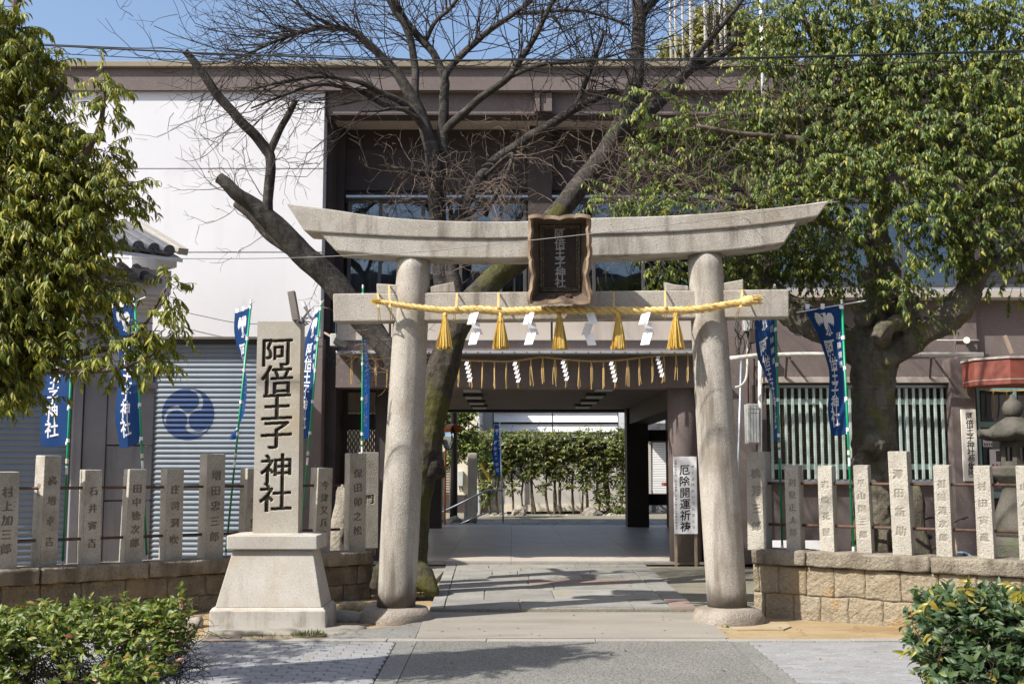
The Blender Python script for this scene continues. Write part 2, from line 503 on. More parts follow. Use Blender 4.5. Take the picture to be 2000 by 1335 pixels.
def link_mesh(name, me, mat=None, parent=None, origin=None):
    """links a mesh whose vertices are in world metres; the origin moves to the parent's (or the given) point"""
    if mat is not None:
        me.materials.append(MATS[mat])
    o = bpy.data.objects.new(name, me)
    COL.objects.link(o)
    if origin is None:
        org = wloc(parent)
    else:
        org = Vector(origin)
    if org.length > 0:
        me.transform(Matrix.Translation(-org))
    if parent is not None:
        o.parent = parent
        o.location = org - wloc(parent)
    else:
        o.location = org
    WL[o.name] = org
    return o


def mod_bevel(o, w, seg=2):
    m = o.modifiers.new('edge', 'BEVEL')
    m.width = w
    m.segments = seg
    m.limit_method = 'ANGLE'
    m.angle_limit = R(35)
    return o


class MB:
    def __init__(s):
        s.v = []
        s.f = []

    def add(s, vs, fs):
        k = len(s.v)
        s.v += [tuple(p) for p in vs]
        s.f += [tuple(i + k for i in f) for f in fs]
        return s

    def box(s, x0, x1, y0, y1, z0, z1):
        return s.hexa([(x0, y0, z0), (x1, y0, z0), (x1, y1, z0), (x0, y1, z0), (x0, y0, z1), (x1, y0, z1), (x1, y1, z1), (x0, y1, z1)])

    def hexa(s, p):
        """eight corners: bottom ring (front-left, front-right, back-right, back-left), then top ring"""
        return s.add(p, [(0, 3, 2, 1), (4, 5, 6, 7), (0, 1, 5, 4), (1, 2, 6, 5), (2, 3, 7, 6), (3, 0, 4, 7)])

    def obox(s, c, ax, ay, az):
        """box at centre c with half-axes ax, ay, az"""
        c, ax, ay, az = Vector(c), Vector(ax), Vector(ay), Vector(az)
        return s.hexa([c - ax - ay - az, c + ax - ay - az, c + ax + ay - az, c - ax + ay - az, c - ax - ay + az, c + ax - ay + az, c + ax + ay + az, c - ax + ay + az])

    def bar(s, a, b, w, h=None):
        """square bar from a to b"""
        a, b = Vector(a), Vector(b)
        d = b - a
        x = d.cross(Vector((0, 0, 1)))
        if x.length < 1e-4 * max(d.length, 1e-6):
            x = Vector((1, 0, 0))
        x.normalize()
        y = x.cross(d).normalized()
        return s.obox((a + b) / 2, x * w / 2, y * (h or w) / 2, d / 2)

    def tube(s, pts, rad, n=8, cap=True, phase=0.0, wob=0.0):
        pts = [Vector(p) for p in pts]
        m = len(pts)
        if not hasattr(rad, '__len__'):
            rad = [rad] * m
        k = len(s.v)
        prev = None
        for i, p in enumerate(pts):
            d = (pts[min(i + 1, m - 1)] - pts[max(i - 1, 0)])
            if d.length < 1e-9:
                d = Vector((0, 0, 1))
            d.normalize()
            if prev is None:
                a = d.cross(Vector((0, 0, 1)))
                if a.length < .1:
                    a = d.cross(Vector((0, 1, 0)))
                a.normalize()
            else:
                a = prev - d * prev.dot(d)
                a.normalize()
            prev = a
            b = d.cross(a)
            for j in range(n):
                t = 2 * math.pi * j / n + phase
                r = rad[i]
                if wob:
                    r *= 1 + wob * mnoise.noise(p * 3 + Vector((math.cos(t), math.sin(t), 0)) * 1.3)
                s.v.append(tuple(p + (a * math.cos(t) + b * math.sin(t)) * r))
        for i in range(m - 1):
            for j in range(n):
                s.f.append((k + i * n + j, k + i * n + (j + 1) % n, k + (i + 1) * n + (j + 1) % n, k + (i + 1) * n + j))
        if cap:
            s.f.append(tuple(k + j for j in range(n))[::-1])
            s.f.append(tuple(k + (m - 1) * n + j for j in range(n)))
        return s

    def lathe(s, prof, c, n=24, sx=1.0, sy=1.0, rot=0.0):
        """rings of (radius, z) about the upright axis through c"""
        k = len(s.v)
        for r, z in prof:
            for j in range(n):
                t = 2 * math.pi * j / n + rot
                s.v.append((c[0] + r * sx * math.cos(t), c[1] + r * sy * math.sin(t), c[2] + z))
        m = len(prof)
        for i in range(m - 1):
            for j in range(n):
                s.f.append((k + i * n + j, k + i * n + (j + 1) % n, k + (i + 1) * n + (j + 1) % n, k + (i + 1) * n + j))
        s.f.append(tuple(k + j for j in range(n))[::-1])
        s.f.append(tuple(k + (m - 1) * n + j for j in range(n)))
        return s

    def ball(s, c, r, n=10, m=7, sx=1, sy=1, sz=1, wob=0.0):
        prof = [(max(math.sin(math.pi * i / m), 1e-3) * r, -math.cos(math.pi * i / m) * r * sz) for i in range(m + 1)]
        k = len(s.v)
        s.lathe(prof, c, n, sx, sy)
        if wob:
            for i in range(k, len(s.v)):
                p = Vector(s.v[i])
                q = p - Vector(c)
                s.v[i] = tuple(Vector(c) + q * (1 + wob * mnoise.noise(p * 2.5 / max(r, .05) * .5)))
        return s

    def prism(s, poly, ext):
        """closed polygon (3-D points) swept along the vector ext"""
        n = len(poly)
        k = len(s.v)
        e = Vector(ext)
        s.v += [tuple(p) for p in poly] + [tuple(Vector(p) + e) for p in poly]
        s.f.append(tuple(k + j for j in range(n)))
        s.f.append(tuple(k + n + j for j in range(n))[::-1])
        for j in range(n):
            s.f.append((k + (j + 1) % n, k + j, k + n + j, k + n + (j + 1) % n))
        return s

    def grid(s, rows):
        k = len(s.v)
        n = len(rows[0])
        for r in rows:
            s.v += [tuple(p) for p in r]
        for i in range(len(rows) - 1):
            for j in range(n - 1):
                s.f.append((k + i * n + j, k + i * n + j + 1, k + (i + 1) * n + j + 1, k + (i + 1) * n + j))
        return s

    def mesh(s, name, smooth=False, fix=True):
        me = bpy.data.meshes.new(name)
        me.from_pydata(s.v, [], s.f)
        if fix:
            bm = bmesh.new()
            bm.from_mesh(me)
            bmesh.ops.recalc_face_normals(bm, faces=bm.faces)
            bm.to_mesh(me)
            bm.free()
        if smooth:
            me.polygons.foreach_set('use_smooth', [True] * len(me.polygons))
        me.update()
        return me

    def build(s, name, mat, parent=None, origin=None, smooth=False, bevel=0.0, fix=True):
        o = link_mesh(name, s.mesh(name, smooth, fix), mat, parent, origin)
        if bevel:
            mod_bevel(o, bevel)
        return o


def cp(o, parent=None, loc=None, label=None):
    """copy of one object that shares its mesh"""
    c = o.copy()
    COL.objects.link(c)
    c.parent = parent if parent is not None else o.parent
    if loc is not None:
        c.location = loc
    if label:
        c['label'] = label
    return c


def rough_block(lo, hi, frame, n=(6, 4, 3), amp=.012, seed=0.0, fr=5.0, rnd=.02):
    """hewn stone block: subdivided box in the frame (origin, x, y, z axes), faces dented by noise, edges rounded"""
    bm = bmesh.new()
    o, ax, ay, az = frame
    lo, hi = Vector(lo), Vector(hi)
    vs = {}
    nx, ny, nz = n

    def vert(i, j, k):
        if (i, j, k) in vs:
            return vs[(i, j, k)]
        q = Vector((lerp(lo.x, hi.x, i / nx), lerp(lo.y, hi.y, j / ny), lerp(lo.z, hi.z, k / nz)))
        c = (lo + hi) / 2
        ed = sum((i in (0, nx), j in (0, ny), k in (0, nz)))
        if ed >= 2:
            dd = Vector((c.x - q.x if i in (0, nx) else 0, c.y - q.y if j in (0, ny) else 0, c.z - q.z if k in (0, nz) else 0))
            q += Vector([math.copysign(rnd * .5, t) if abs(t) > 1e-6 else 0 for t in dd])
        dv = mnoise.noise_vector(q * fr + Vector((seed, seed * 1.7, -seed)))
        dv2 = mnoise.noise_vector(q * fr * 3.1 + Vector((seed * .3, 5, seed)))
        q = q + dv * amp + dv2 * amp * .5
        vs[(i, j, k)] = bm.verts.new(o + ax * q.x + ay * q.y + az * q.z)
        return vs[(i, j, k)]

    for i in range(nx):
        for j in range(ny):
            for k in (0, nz):
                bm.faces.new([vert(i, j, k), vert(i + 1, j, k), vert(i + 1, j + 1, k), vert(i, j + 1, k)])
    for i in range(nx):
        for k in range(nz):
            for j in (0, ny):
                bm.faces.new([vert(i, j, k), vert(i + 1, j, k), vert(i + 1, j, k + 1), vert(i, j, k + 1)])
    for j in range(ny):
        for k in range(nz):
            for i in (0, nx):
                bm.faces.new([vert(i, j, k), vert(i, j + 1, k), vert(i, j + 1, k + 1), vert(i, j, k + 1)])
    bmesh.ops.recalc_face_normals(bm, faces=bm.faces)
    me = bpy.data.meshes.new('block')
    bm.to_mesh(me)
    bm.free()
    me.polygons.foreach_set('use_smooth', [True] * len(me.polygons))
    return me


def fuse(mb, voxel, disp=0.0, dsize=.3, smooth=1):
    """melts overlapping tubes and knobs into one continuous skin"""
    me = mb.mesh('raw')
    o = bpy.data.objects.new('raw', me)
    COL.objects.link(o)
    m = o.modifiers.new('r', 'REMESH')
    m.mode = 'VOXEL'
    m.voxel_size = voxel
    m.use_smooth_shade = True
    if smooth:
        sm = o.modifiers.new('s', 'SMOOTH')
        sm.iterations = smooth
        sm.factor = .5
    if disp:
        tx = bpy.data.textures.new('lumps', 'CLOUDS')
        tx.noise_scale = dsize
        tx.noise_depth = 3
        d = o.modifiers.new('d', 'DISPLACE')
        d.texture = tx
        d.strength = disp
        d.mid_level = .5
    dg = bpy.context.evaluated_depsgraph_get()
    res = bpy.data.meshes.new_from_object(o.evaluated_get(dg))
    bpy.data.objects.remove(o)
    res.polygons.foreach_set('use_smooth', [True] * len(res.polygons))
    return res


def mesh_np(name, V, F, smooth=False):
    me = bpy.data.meshes.new(name)
    n, k = F.shape
    me.vertices.add(len(V))
    me.vertices.foreach_set('co', np.ascontiguousarray(V, dtype=np.float32).ravel())
    me.loops.add(n * k)
    me.loops.foreach_set('vertex_index', np.ascontiguousarray(F, dtype=np.int32).ravel())
    me.polygons.add(n)
    me.polygons.foreach_set('loop_start', np.arange(0, n * k, k, dtype=np.int32))
    me.polygons.foreach_set('loop_total', np.full(n, k, dtype=np.int32))
    if smooth:
        me.polygons.foreach_set('use_smooth', np.ones(n, dtype=bool))
    me.update()
    me.validate()
    return me


# ------------------------------------------------------------------ writing
GLYPH = {}


def load_glyphs(chars, off=.012):
    todo = [c for c in sorted(set(chars)) if (c, off) not in GLYPH and c not in ' \n']
    obs = []
    for c in todo:
        cu = bpy.data.curves.new('glyph', 'FONT')
        cu.body = c
        cu.size = 1.0
        cu.offset = off
        cu.resolution_u = 3
        cu.align_x = 'CENTER'
        o = bpy.data.objects.new('glyph', cu)
        COL.objects.link(o)
        obs.append((c, o))
    dg = bpy.context.evaluated_depsgraph_get()
    dg.update()
    for c, o in obs:
        me = bpy.data.meshes.new_from_object(o.evaluated_get(dg))
        v = np.array([p.co[:2] for p in me.vertices]) if len(me.vertices) else np.zeros((0, 2))
        f = [tuple(p.vertices) for p in me.polygons]
        if len(v):
            cx, cy = 0.0, .36 * 1.0
            hi, lo = v.max(0), v.min(0)
            v = v - np.array([(hi[0] + lo[0]) / 2, .33 if ord(c) > 0x2000 else .33])
            v[:, 1] += .055 * v[:, 0]            # brush strokes climb to the right
            s = 1.0 / .93
            v *= s
        GLYPH[(c, off)] = (v, f)
        cu = o.data
        bpy.data.objects.remove(o)
        bpy.data.curves.remove(cu)
        bpy.data.meshes.remove(me)


def column_text(s, pitch, size, off=.012, jit=.0, wide=1.0):
    """glyphs set one under the other; returns 2-D points and faces, first glyph centred on (0, 0)"""
    load_glyphs(s, off)
    V, F = [], []
    for i, c in enumerate(s):
        if c == ' ':
            continue
        v, f = GLYPH[(c, off)]
        k = len(V)
        a = random.uniform(-jit, jit)
        ca, sa = math.cos(a), math.sin(a)
        for x, y in v:
            V.append(((x * ca - y * sa) * size * wide, (x * sa + y * ca) * size - i * pitch))
        F += [tuple(j + k for j in q) for q in f]
    return V, F


def text_on(name, V, F, fn, mat, parent):
    mb = MB()
    mb.v = [tuple(fn(x, y)) for x, y in V]
    mb.f = F
    return mb.build(name, mat, parent, fix=False)


def carved_face(name, w0, w1, h, V, F, fn, mats, parent, cell=.004, depth=.010, dil=(2, 1), pad=0.0):
    """finely divided stone face with the glyphs sunk into it; strokes are broadened as a chisel would, groove bottoms keep their dirt"""
    nx, ny = max(4, int(2 * max(w0, w1) / cell)), max(4, int(h / cell))
    T = np.linspace(0, 1, ny + 1)[:, None]
    S = np.linspace(-1, 1, nx + 1)[None, :]
    X = S * (w0 + (w1 - w0) * T)
    Y = T * h + 0 * S
    M = np.zeros((ny + 1, nx + 1), bool)
    Q = np.array(V)
    for f in F:
        for k in range(1, len(f) - 1):
            p, q, r = Q[f[0]], Q[f[k]], Q[f[k + 1]]
            lo, hi = np.minimum(np.minimum(p, q), r), np.maximum(np.maximum(p, q), r)
            j0, j1 = max(0, int(lo[1] / h * ny)), min(ny, int(hi[1] / h * ny) + 1)
            if j1 < j0:
                continue
            sx, sy = X[j0:j1 + 1], Y[j0:j1 + 1]
            e = lambda a_, b_: (b_[0] - a_[0]) * (sy - a_[1]) - (b_[1] - a_[1]) * (sx - a_[0])
            e0, e1, e2 = e(p, q), e(q, r), e(r, p)
            M[j0:j1 + 1] |= ((e0 >= 0) & (e1 >= 0) & (e2 >= 0)) | ((e0 <= 0) & (e1 <= 0) & (e2 <= 0))
    for ax, n in ((1, dil[0]), (0, dil[1])):
        B = M.copy()
        for s in range(1, n + 1):
            sh = s if s % 2 == 0 else -s
            sh = (s + 1) // 2 * (1 if s % 2 else -1)
            B |= np.roll(M, sh, axis=ax)
        M = B
    D = M.astype(float)
    for _ in range(2):
        D = (D + np.roll(D, 1, 0) + np.roll(D, -1, 0) + np.roll(D, 1, 1) + np.roll(D, -1, 1)) / 5
    D = np.minimum(D * 1.25, 1)
    D[0] = D[-1] = 0
    D[:, 0] = D[:, -1] = 0
    P_ = np.array([fn(x, y, d * depth) for x, y, d in zip(X.ravel(), Y.ravel(), D.ravel())])
    idx = np.arange((ny + 1) * (nx + 1)).reshape(ny + 1, nx + 1)
    Fq = np.stack([idx[:-1, :-1], idx[:-1, 1:], idx[1:, 1:], idx[1:, :-1]], -1).reshape(-1, 4)
    me = mesh_np(name, P_, Fq, True)
    me.materials.append(MATS[mats[0]])
    me.materials.append(MATS[mats[1]])
    dm = ((D[:-1, :-1] + D[1:, 1:] + D[:-1, 1:] + D[1:, :-1]) / 4).ravel()
    me.polygons.foreach_set('material_index', (dm > .52).astype(np.int32))
    return link_mesh(name, me, None, parent)


# ------------------------------------------------------------------ leaves
LV = np.array([(0, 0, 0), (-.8, .28, .10), (0, .28, 0), (.8, .28, .10), (-.72, .62, -.02), (0, .62, -.12), (.72, .62, -.02), (0, 1, -.38)])
LF = np.array([(0, 3, 2), (0, 2, 1), (2, 3, 6), (2, 6, 5), (1, 2, 5), (1, 5, 4), (5, 6, 7), (4, 5, 7)])


def leaves_mesh(name, pos, dirs, ups, length, width):
    """one blade per row: base point, direction, upper side"""
    n = len(pos)
    d = dirs / np.linalg.norm(dirs, axis=1, keepdims=True)
    s = np.cross(d, ups)
    s /= np.linalg.norm(s, axis=1, keepdims=True) + 1e-9
    u = np.cross(s, d)
    L = np.asarray(length).reshape(-1, 1, 1) * np.ones((n, 1, 1))
    Wd = np.asarray(width).reshape(-1, 1, 1) * np.ones((n, 1, 1))
    V = pos[:, None, :] + L * (LV[None, :, 1:2] * d[:, None, :] + LV[None, :, 2:3] * u[:, None, :] * .8) + Wd * LV[None, :, 0:1] * s[:, None, :] / .8 * .5
    F = LF[None] + (np.arange(n) * 8)[:, None, None]
    return mesh_np(name, V.reshape(-1, 3), F.reshape(-1, 3), True)


def unit(v):
    return v / (np.linalg.norm(v, axis=-1, keepdims=True) + 1e-9)


def twig_tubes(paths, rads, n=4):
    """many thin tubes at once: paths (k, m, 3), rads (k, m)"""
    k, m, _ = paths.shape
    d = np.zeros_like(paths)
    d[:, 1:-1] = paths[:, 2:] - paths[:, :-2]
    d[:, 0] = paths[:, 1] - paths[:, 0]
    d[:, -1] = paths[:, -1] - paths[:, -2]
    d = unit(d)
    ref = np.where(np.abs(d[..., 2:3]) > .9, np.array([1.0, 0, 0]), np.array([0, 0, 1.0]))
    a = unit(np.cross(d, ref))
    b = np.cross(d, a)
    ang = 2 * np.pi * np.arange(n) / n
    V = paths[:, :, None, :] + rads[:, :, None, None] * (np.cos(ang)[None, None, :, None] * a[:, :, None, :] + np.sin(ang)[None, None, :, None] * b[:, :, None, :])
    base = (np.arange(k) * m * n)[:, None, None] + (np.arange(m - 1) * n)[None, :, None] + np.arange(n)[None, None, :]
    nx = (np.arange(k) * m * n)[:, None, None] + (np.arange(m - 1) * n)[None, :, None] + ((np.arange(n) + 1) % n)[None, None, :]
    F = np.stack([base, nx, nx + n, base + n], -1).reshape(-1, 4)
    return V.reshape(-1, 3), F


# ================================================================== ground and paving
def GP(u, v, z):
    return G(u, v, z)


def sheet(name, pts, z, mat, thick=0.0, kind='structure', parent=None):
    mb = MB()
    pts = [Vector((p[0], p[1], z)) for p in pts]
    if thick:
        mb.prism(pts, (0, 0, -thick))
    else:
        mb.add(pts, [tuple(range(len(pts)))])
    o = mb.build(name, mat, parent)
    if kind:
        o['kind'] = kind
    return o


sheet('ground', [(-400, -200), (400, -200), (400, 900), (-400, 900)], -.10, 'soil')

# soil between the kerb and the walls, slightly heaped
def soil_patch(name, x0, x1, y0, y1, nx, ny, zf):
    mb = MB()
    rows = []
    for j in range(ny + 1):
        y = lerp(y0, y1, j / ny)
        rows.append([(lerp(x0, x1, i / nx), y, zf(lerp(x0, x1, i / nx), y)) for i in range(nx + 1)])
    mb.grid(rows)
    o = mb.build(name, 'soil', None, smooth=True)
    o['kind'] = 'structure'
    return o


YK = G(1000, 1249, 0).y                     # back of the kerb line
YSTEP = G(1000, 1188, .05).y                # front of the slab path
YFLOOR = G(1000, 1097, .09).y               # front of the polished floor
soil_patch('soil', -16, 16, YK - .02, 18.6, 120, 60, lambda x, y: -.022 + .018 * mnoise.noise(Vector((x * .7, y * .7, 0))) + .008 * mnoise.noise(Vector((x * 3, y * 3, 4)))
           + (-.02 if y < YK + .1 else 0))

# pavement of interlocking blocks either side of the drive, drive of exposed aggregate
aL0, aL1 = G(775, 1254), G(730, 1335)
bL0, bL1 = G(814, 1254), G(775, 1335)
bR0, bR1 = G(1427, 1254), G(1512, 1335)
aR0, aR1 = G(1457, 1252), G(1559, 1335)


def xline(p, q, y):
    return p.x + (q.x - p.x) * (y - p.y) / (q.y - p.y)


YS0, YS1 = 2.0, G(1000, 1252.5).y           # near end of the pavement, front of the kerb
sheet('pavement_bed', [(-14, YS0), (14, YS0), (14, YS1), (-14, YS1)], -.012, 'paver_bed')
drive = sheet('drive', [(xline(bL0, bL1, YS0), YS0), (xline(bR0, bR1, YS0), YS0), (xline(bR0, bR1, YS1), YS1), (xline(bL0, bL1, YS1), YS1)], .002, 'aggregate', .05)
sheet('drive_margin', [(xline(aL0, aL1, YS0), YS0), (xline(bL0, bL1, YS0) - .006, YS0), (xline(bL0, bL1, YS1) - .006, YS1), (xline(aL0, aL1, YS1), YS1)], .003, 'aggregate_band', .05)
sheet('drive_margin', [(xline(bR0, bR1, YS0) + .006, YS0), (xline(aR0, aR1, YS0), YS0), (xline(aR0, aR1, YS1), YS1), (xline(bR0, bR1, YS1) + .006, YS1)], .003, 'aggregate_band', .05)

pav = empty('pavement', (0, YS1, 0), kind='structure')
PW, PD = .205, .1025


def paver_mesh():
    bm = bmesh.new()
    n = 8
    amp = .009
    w, d = PW / 2 - .0042, PD / 2 - .0024
    ring = []
    for i in range(n + 1):
        x = -w + 2 * w * i / n
        ring.append((x, -d + amp * .55 * math.sin(2 * math.pi * i / n)))
    ring.append((w + amp, -d * .35))
    ring.append((w - amp, d * .35))
    for i in range(n, -1, -1):
        x = -w + 2 * w * i / n
        ring.append((x, d + amp * .55 * math.sin(2 * math.pi * i / n)))
    ring.append((-w - amp, d * .35))
    ring.append((-w + amp * 1.6, -d * .35))
    m = len(ring)
    lo = [bm.verts.new((x, y, -.03)) for x, y in ring]
    mi = [bm.verts.new((x, y, -.0035)) for x, y in ring]
    hi = [bm.verts.new((x * .982, y * .965, 0)) for x, y in ring]
    for a, b in ((lo, mi), (mi, hi)):
        for i in range(m):
            bm.faces.new([a[i], a[(i + 1) % m], b[(i + 1) % m], b[i]])
    bm.faces.new(hi)
    me = bpy.data.meshes.new('paver')
    bm.to_mesh(me)
    bm.free()
    me.materials.append(MATS['paver'])
    return me


PME = paver_mesh()
spots = []
ny = int((YS1 - YS0) / PD)
for r in range(ny):
    y = YS1 - .006 - PD * (r + .5)
    if y < 6.0:
        break
    xl, xr = xline(aL0, aL1, y), xline(aR0, aR1, y)
    off = PW / 2 if r % 2 else 0
    for side in (-1, 1):
        for k in range(0, 26):
            if side < 0:
                x = xl - PW * .62 - PW * k - (PW / 2 if r % 2 else 0)
                edge = xl
            else:
                x = xr + PW * .62 + PW * k + (PW / 2 if r % 2 else 0)
                edge = xr
            u = U0 + FPX * x / (y * CT)
            spots.append((x, y, r, side, u))
seen = [s for s in spots if (-40 < s[4] < 2040) and s[1] > 8.1 and ((s[3] < 0 and s[4] > 330) or (s[3] > 0 and s[4] < 1830))]
seen.sort(key=lambda s: s[1])
mine = set((s[0], s[1]) for s in seen[:300])
rest = []
for s in spots:
    z = random.uniform(-.0025, .0015)
    if (s[0], s[1]) in mine:
        o = bpy.data.objects.new('paver', PME)
        COL.objects.link(o)
        o.parent = pav
        o.location = Vector((s[0], s[1], z)) - Vector(pav.location)
        o.rotation_euler = (random.uniform(-.006, .006), random.uniform(-.004, .004), random.uniform(-.006, .006))
    else:
        rest.append((s[0], s[1], z))
mb = MB()
pv = [tuple(v.co) for v in PME.vertices]
pf = [tuple(p.vertices) for p in PME.polygons]
for x, y, z in rest:
    mb.add([(a + x, b + y, c + z) for a, b, c in pv], pf)
# half blocks along the drive
for r in range(ny):
    y = YS1 - .006 - PD * (r + .5)
    if y < 6:
        break
    if r % 2:
        for x0, x1 in ((xline(aL0, aL1, y) - PW * .62, xline(aL0, aL1, y) - .012), (xline(aR0, aR1, y) + .012, xline(aR0, aR1, y) + PW * .62)):
            mb.box(x0 + .002, x1 - .002, y - PD / 2 + .003, y + PD / 2 - .003, -.03, -.001)
o = mb.build('block_field', 'paver', pav, fix=False)
o['kind'] = 'stuff'

# kerb
kb = empty('kerb', (0, YS1, 0), kind='structure')
kx = -9.0
while kx < 9:
    w = random.uniform(.9, 1.25)
    mb = MB().box(kx, kx + w - .008, YS1 + .005, YK + .02, -.08, .012 + random.uniform(-.003, .003))
    mb.build('kerb_stone', 'kerb_stone', kb, bevel=.008)
    kx += w

# concrete apron under the gate and broken asphalt beside it
sheet('apron', [G(835, 1191)[:2], G(1360, 1189)[:2], G(1424, 1247)[:2], G(812, 1247)[:2]], .010, 'concrete_pale', .06)
mb = MB()
pts = [G(u, v) for u, v in ((655, 1247), (810, 1247), (826, 1212), (780, 1222), (742, 1225), (700, 1230), (640, 1240))]
mb.prism([Vector((p.x, p.y, .004)) for p in pts], (0, 0, -.06))
tagd = mb.build('patched_asphalt', 'aggregate_band', None)
tagd['kind'] = 'structure'
mb = MB()
pts = [G(u, v) for u, v in ((1385, 1226), (1440, 1228), (1530, 1228), (1545, 1222), (1535, 1213), (1490, 1213), (1400, 1216))]
mb.prism([Vector((p.x, p.y, .000)) for p in pts], (0, 0, -.05))
o = mb.build('cement_patch', 'soil_pale', None)
o['kind'] = 'structure'

# slab path
path = empty('slab_path', (0, YSTEP, 0), kind='structure')
e0, e1 = G(838, 1187, .05), G(872, 1099, .05)
f0, f1 = G(1362, 1186, .05), G(1258, 1099, .05)
sheet('path_bed', [(e0.x + .03, YSTEP + .03), (f0.x - .03, YSTEP + .03), (f1.x - .03, YFLOOR - .01), (e1.x + .03, YFLOOR - .01)], .036, 'gravel_ground', .1, None, path)
vrows = [1187, 1169, 1151, 1140, 1130, 1122, 1114, 1108, 1103, 1098.3]
for i in range(len(vrows) - 1):
    y0, y1 = G(1000, vrows[i], .05).y, G(1000, vrows[i + 1], .05).y
    xa = lambda y: xline(e0, e1, y)
    xb = lambda y: xline(f0, f1, y)
    n = 5
    cuts = [0, .055] + sorted(random.uniform(.12, .86) for _ in range(n - 2)) + [.905, 1]
    good = [cuts[0], cuts[1]]
    for c in cuts[2:]:
        if c - good[-1] > .11 or c >= .905:
            good.append(c)
    for a, b in zip(good, good[1:]):
        g = .007
        tw = [random.uniform(-.006, .006) for _ in range(4)]
        c4 = [(lerp(xa(y0), xb(y0), a) + g + tw[0], y0 + g), (lerp(xa(y0), xb(y0), b) - g + tw[1], y0 + g), (lerp(xa(y1), xb(y1), b) - g + tw[2], y1 - g), (lerp(xa(y1), xb(y1), a) + g + tw[3], y1 - g)]
        z = .05 + random.uniform(-.004, .004)
        mb = MB().prism([Vector((x, y, z)) for x, y in c4], (0, 0, -.12))
        mb.build('slab', 'slab_pink' if random.random() < .07 else 'slab', path, bevel=.006)
# gravelly ground beside the path, before the hall
sheet('gravel_ground', [(f0.x - .12, YSTEP + .25), (9, YSTEP + .25), (9, YFLOOR - .02), (f1.x - .06, YFLOOR - .02)], .022, 'gravel_ground', .06)
sheet('side_paving', [(-4.5, YSTEP + 3.4), (e1.x - .02, YSTEP + 3.4), (e1.x + .05, YFLOOR - .02), (-4.5, YFLOOR - .02)], .026, 'concrete_pale', .06)

# polished floor of the passage
YB = 31.5
floor = empty('passage_floor', (0, YFLOOR, 0), kind='structure')
sheet('floor_bed', [(-4.6, YFLOOR + .02), (6.2, YFLOOR + .02), (6.2, YB), (-4.6, YB)], .083, 'mortar_dark', .1, None, floor)
xs = [G(u, 1094, .09).x for u in (614, 742, 870, 998, 1126, 1254, 1382, 1500)]
ys = [YFLOOR] + [YFLOOR + .28] + [YFLOOR + .28 + 3.05 * k for k in range(1, 5)]
for a, b in zip(xs, xs[1:]):
    for c, d in zip(ys, ys[1:]):
        MB().box(a + .003, b - .003, c + .003, d - .003, .05, .09).build('tile', 'kerb_stone' if c == YFLOOR else 'polished_floor', floor)
# court behind
sheet('court', [(-30, YB), (40, YB), (40, 80), (-30, 80)], .06, 'gravel_ground')
cpv = empty('court_paving', (0, YB, 0), kind='structure')
vr = [1029.5, 1026, 1022.5, 1019, 1015.5]
for i in range(len(vr) - 1):
    y0, y1 = G(1000, vr[i], .075).y, G(1000, vr[i + 1], .075).y
    x = -2.2 + random.uniform(0, .4) - .35 * i
    while x < 4.2:
        w = random.uniform(.45, .8)
        MB().box(x + .02, x + w - .02, y0 + .03, y1 - .03, .03, .075).build('slab', 'slab', cpv)
        x += w
mb = MB()
p = [G(840, 1027, .07), G(922, 1027, .07), G(934, 1022, .07), G(926, 1018, .07), G(840, 1018, .07)]
mb.add([(q.x, q.y, .07) for q in p], [tuple(range(5))])
o = mb.build('moss_bed', 'moss')
o['kind'] = 'structure'


# ================================================================== the hall
YF = 18.7
hall = empty('shrine_hall', (0, YF, 0), 'two storey brown and white hall with an open passage behind the stone gate', 'building')


def zz(v, Y):
    return P(U0, v, Y).z


def fb(mb, u0, u1, v0, v1, Y, dep, vr=None):
    """box whose front stands Y metres away and fills the picture rectangle"""
    vr = (v0 + v1) / 2 if vr is None else vr
    return mb.box(P(u0, vr, Y).x, P(u1, vr, Y).x, Y, Y + dep, zz(v1, Y), zz(v0, Y))


def fpart(name, mat, u0, u1, v0, v1, Y, dep, parent=hall, vr=None, bevel=0.0):
    return fb(MB(), u0, u1, v0, v1, Y, dep, vr).build(name, mat, parent, bevel=bevel)


# roof and fascia
fpart('roof', 'cap_metal', -420, 2450, 121, 140, 18.75, 13.0)
fpart('roof_edge', 'cap_metal', -420, 2450, 119, 130, 18.50, .24, bevel=.01)
fpart('fascia', 'wall_brown', -420, 2450, 132, 176, 18.58, .8)
# white wing
for a, b in ((174, 329), (331, 492), (494, 658)):
    fpart('wall_panel', 'wall_white', -420, 630.5, a + .3, b - .3, 18.66, .30, vr=400, bevel=.006)
fpart('wall_core', 'wall_white', -420, 629.5, 172, 660, 18.68, 1.3, vr=400)
fpart('pier', 'wall_brown', 590, 628.5, 660, 1100, 18.67, 1.3, vr=800, bevel=.01)
fpart('pier', 'wall_brown', -200, -120, 660, 1100, 18.67, 1.3, vr=800)

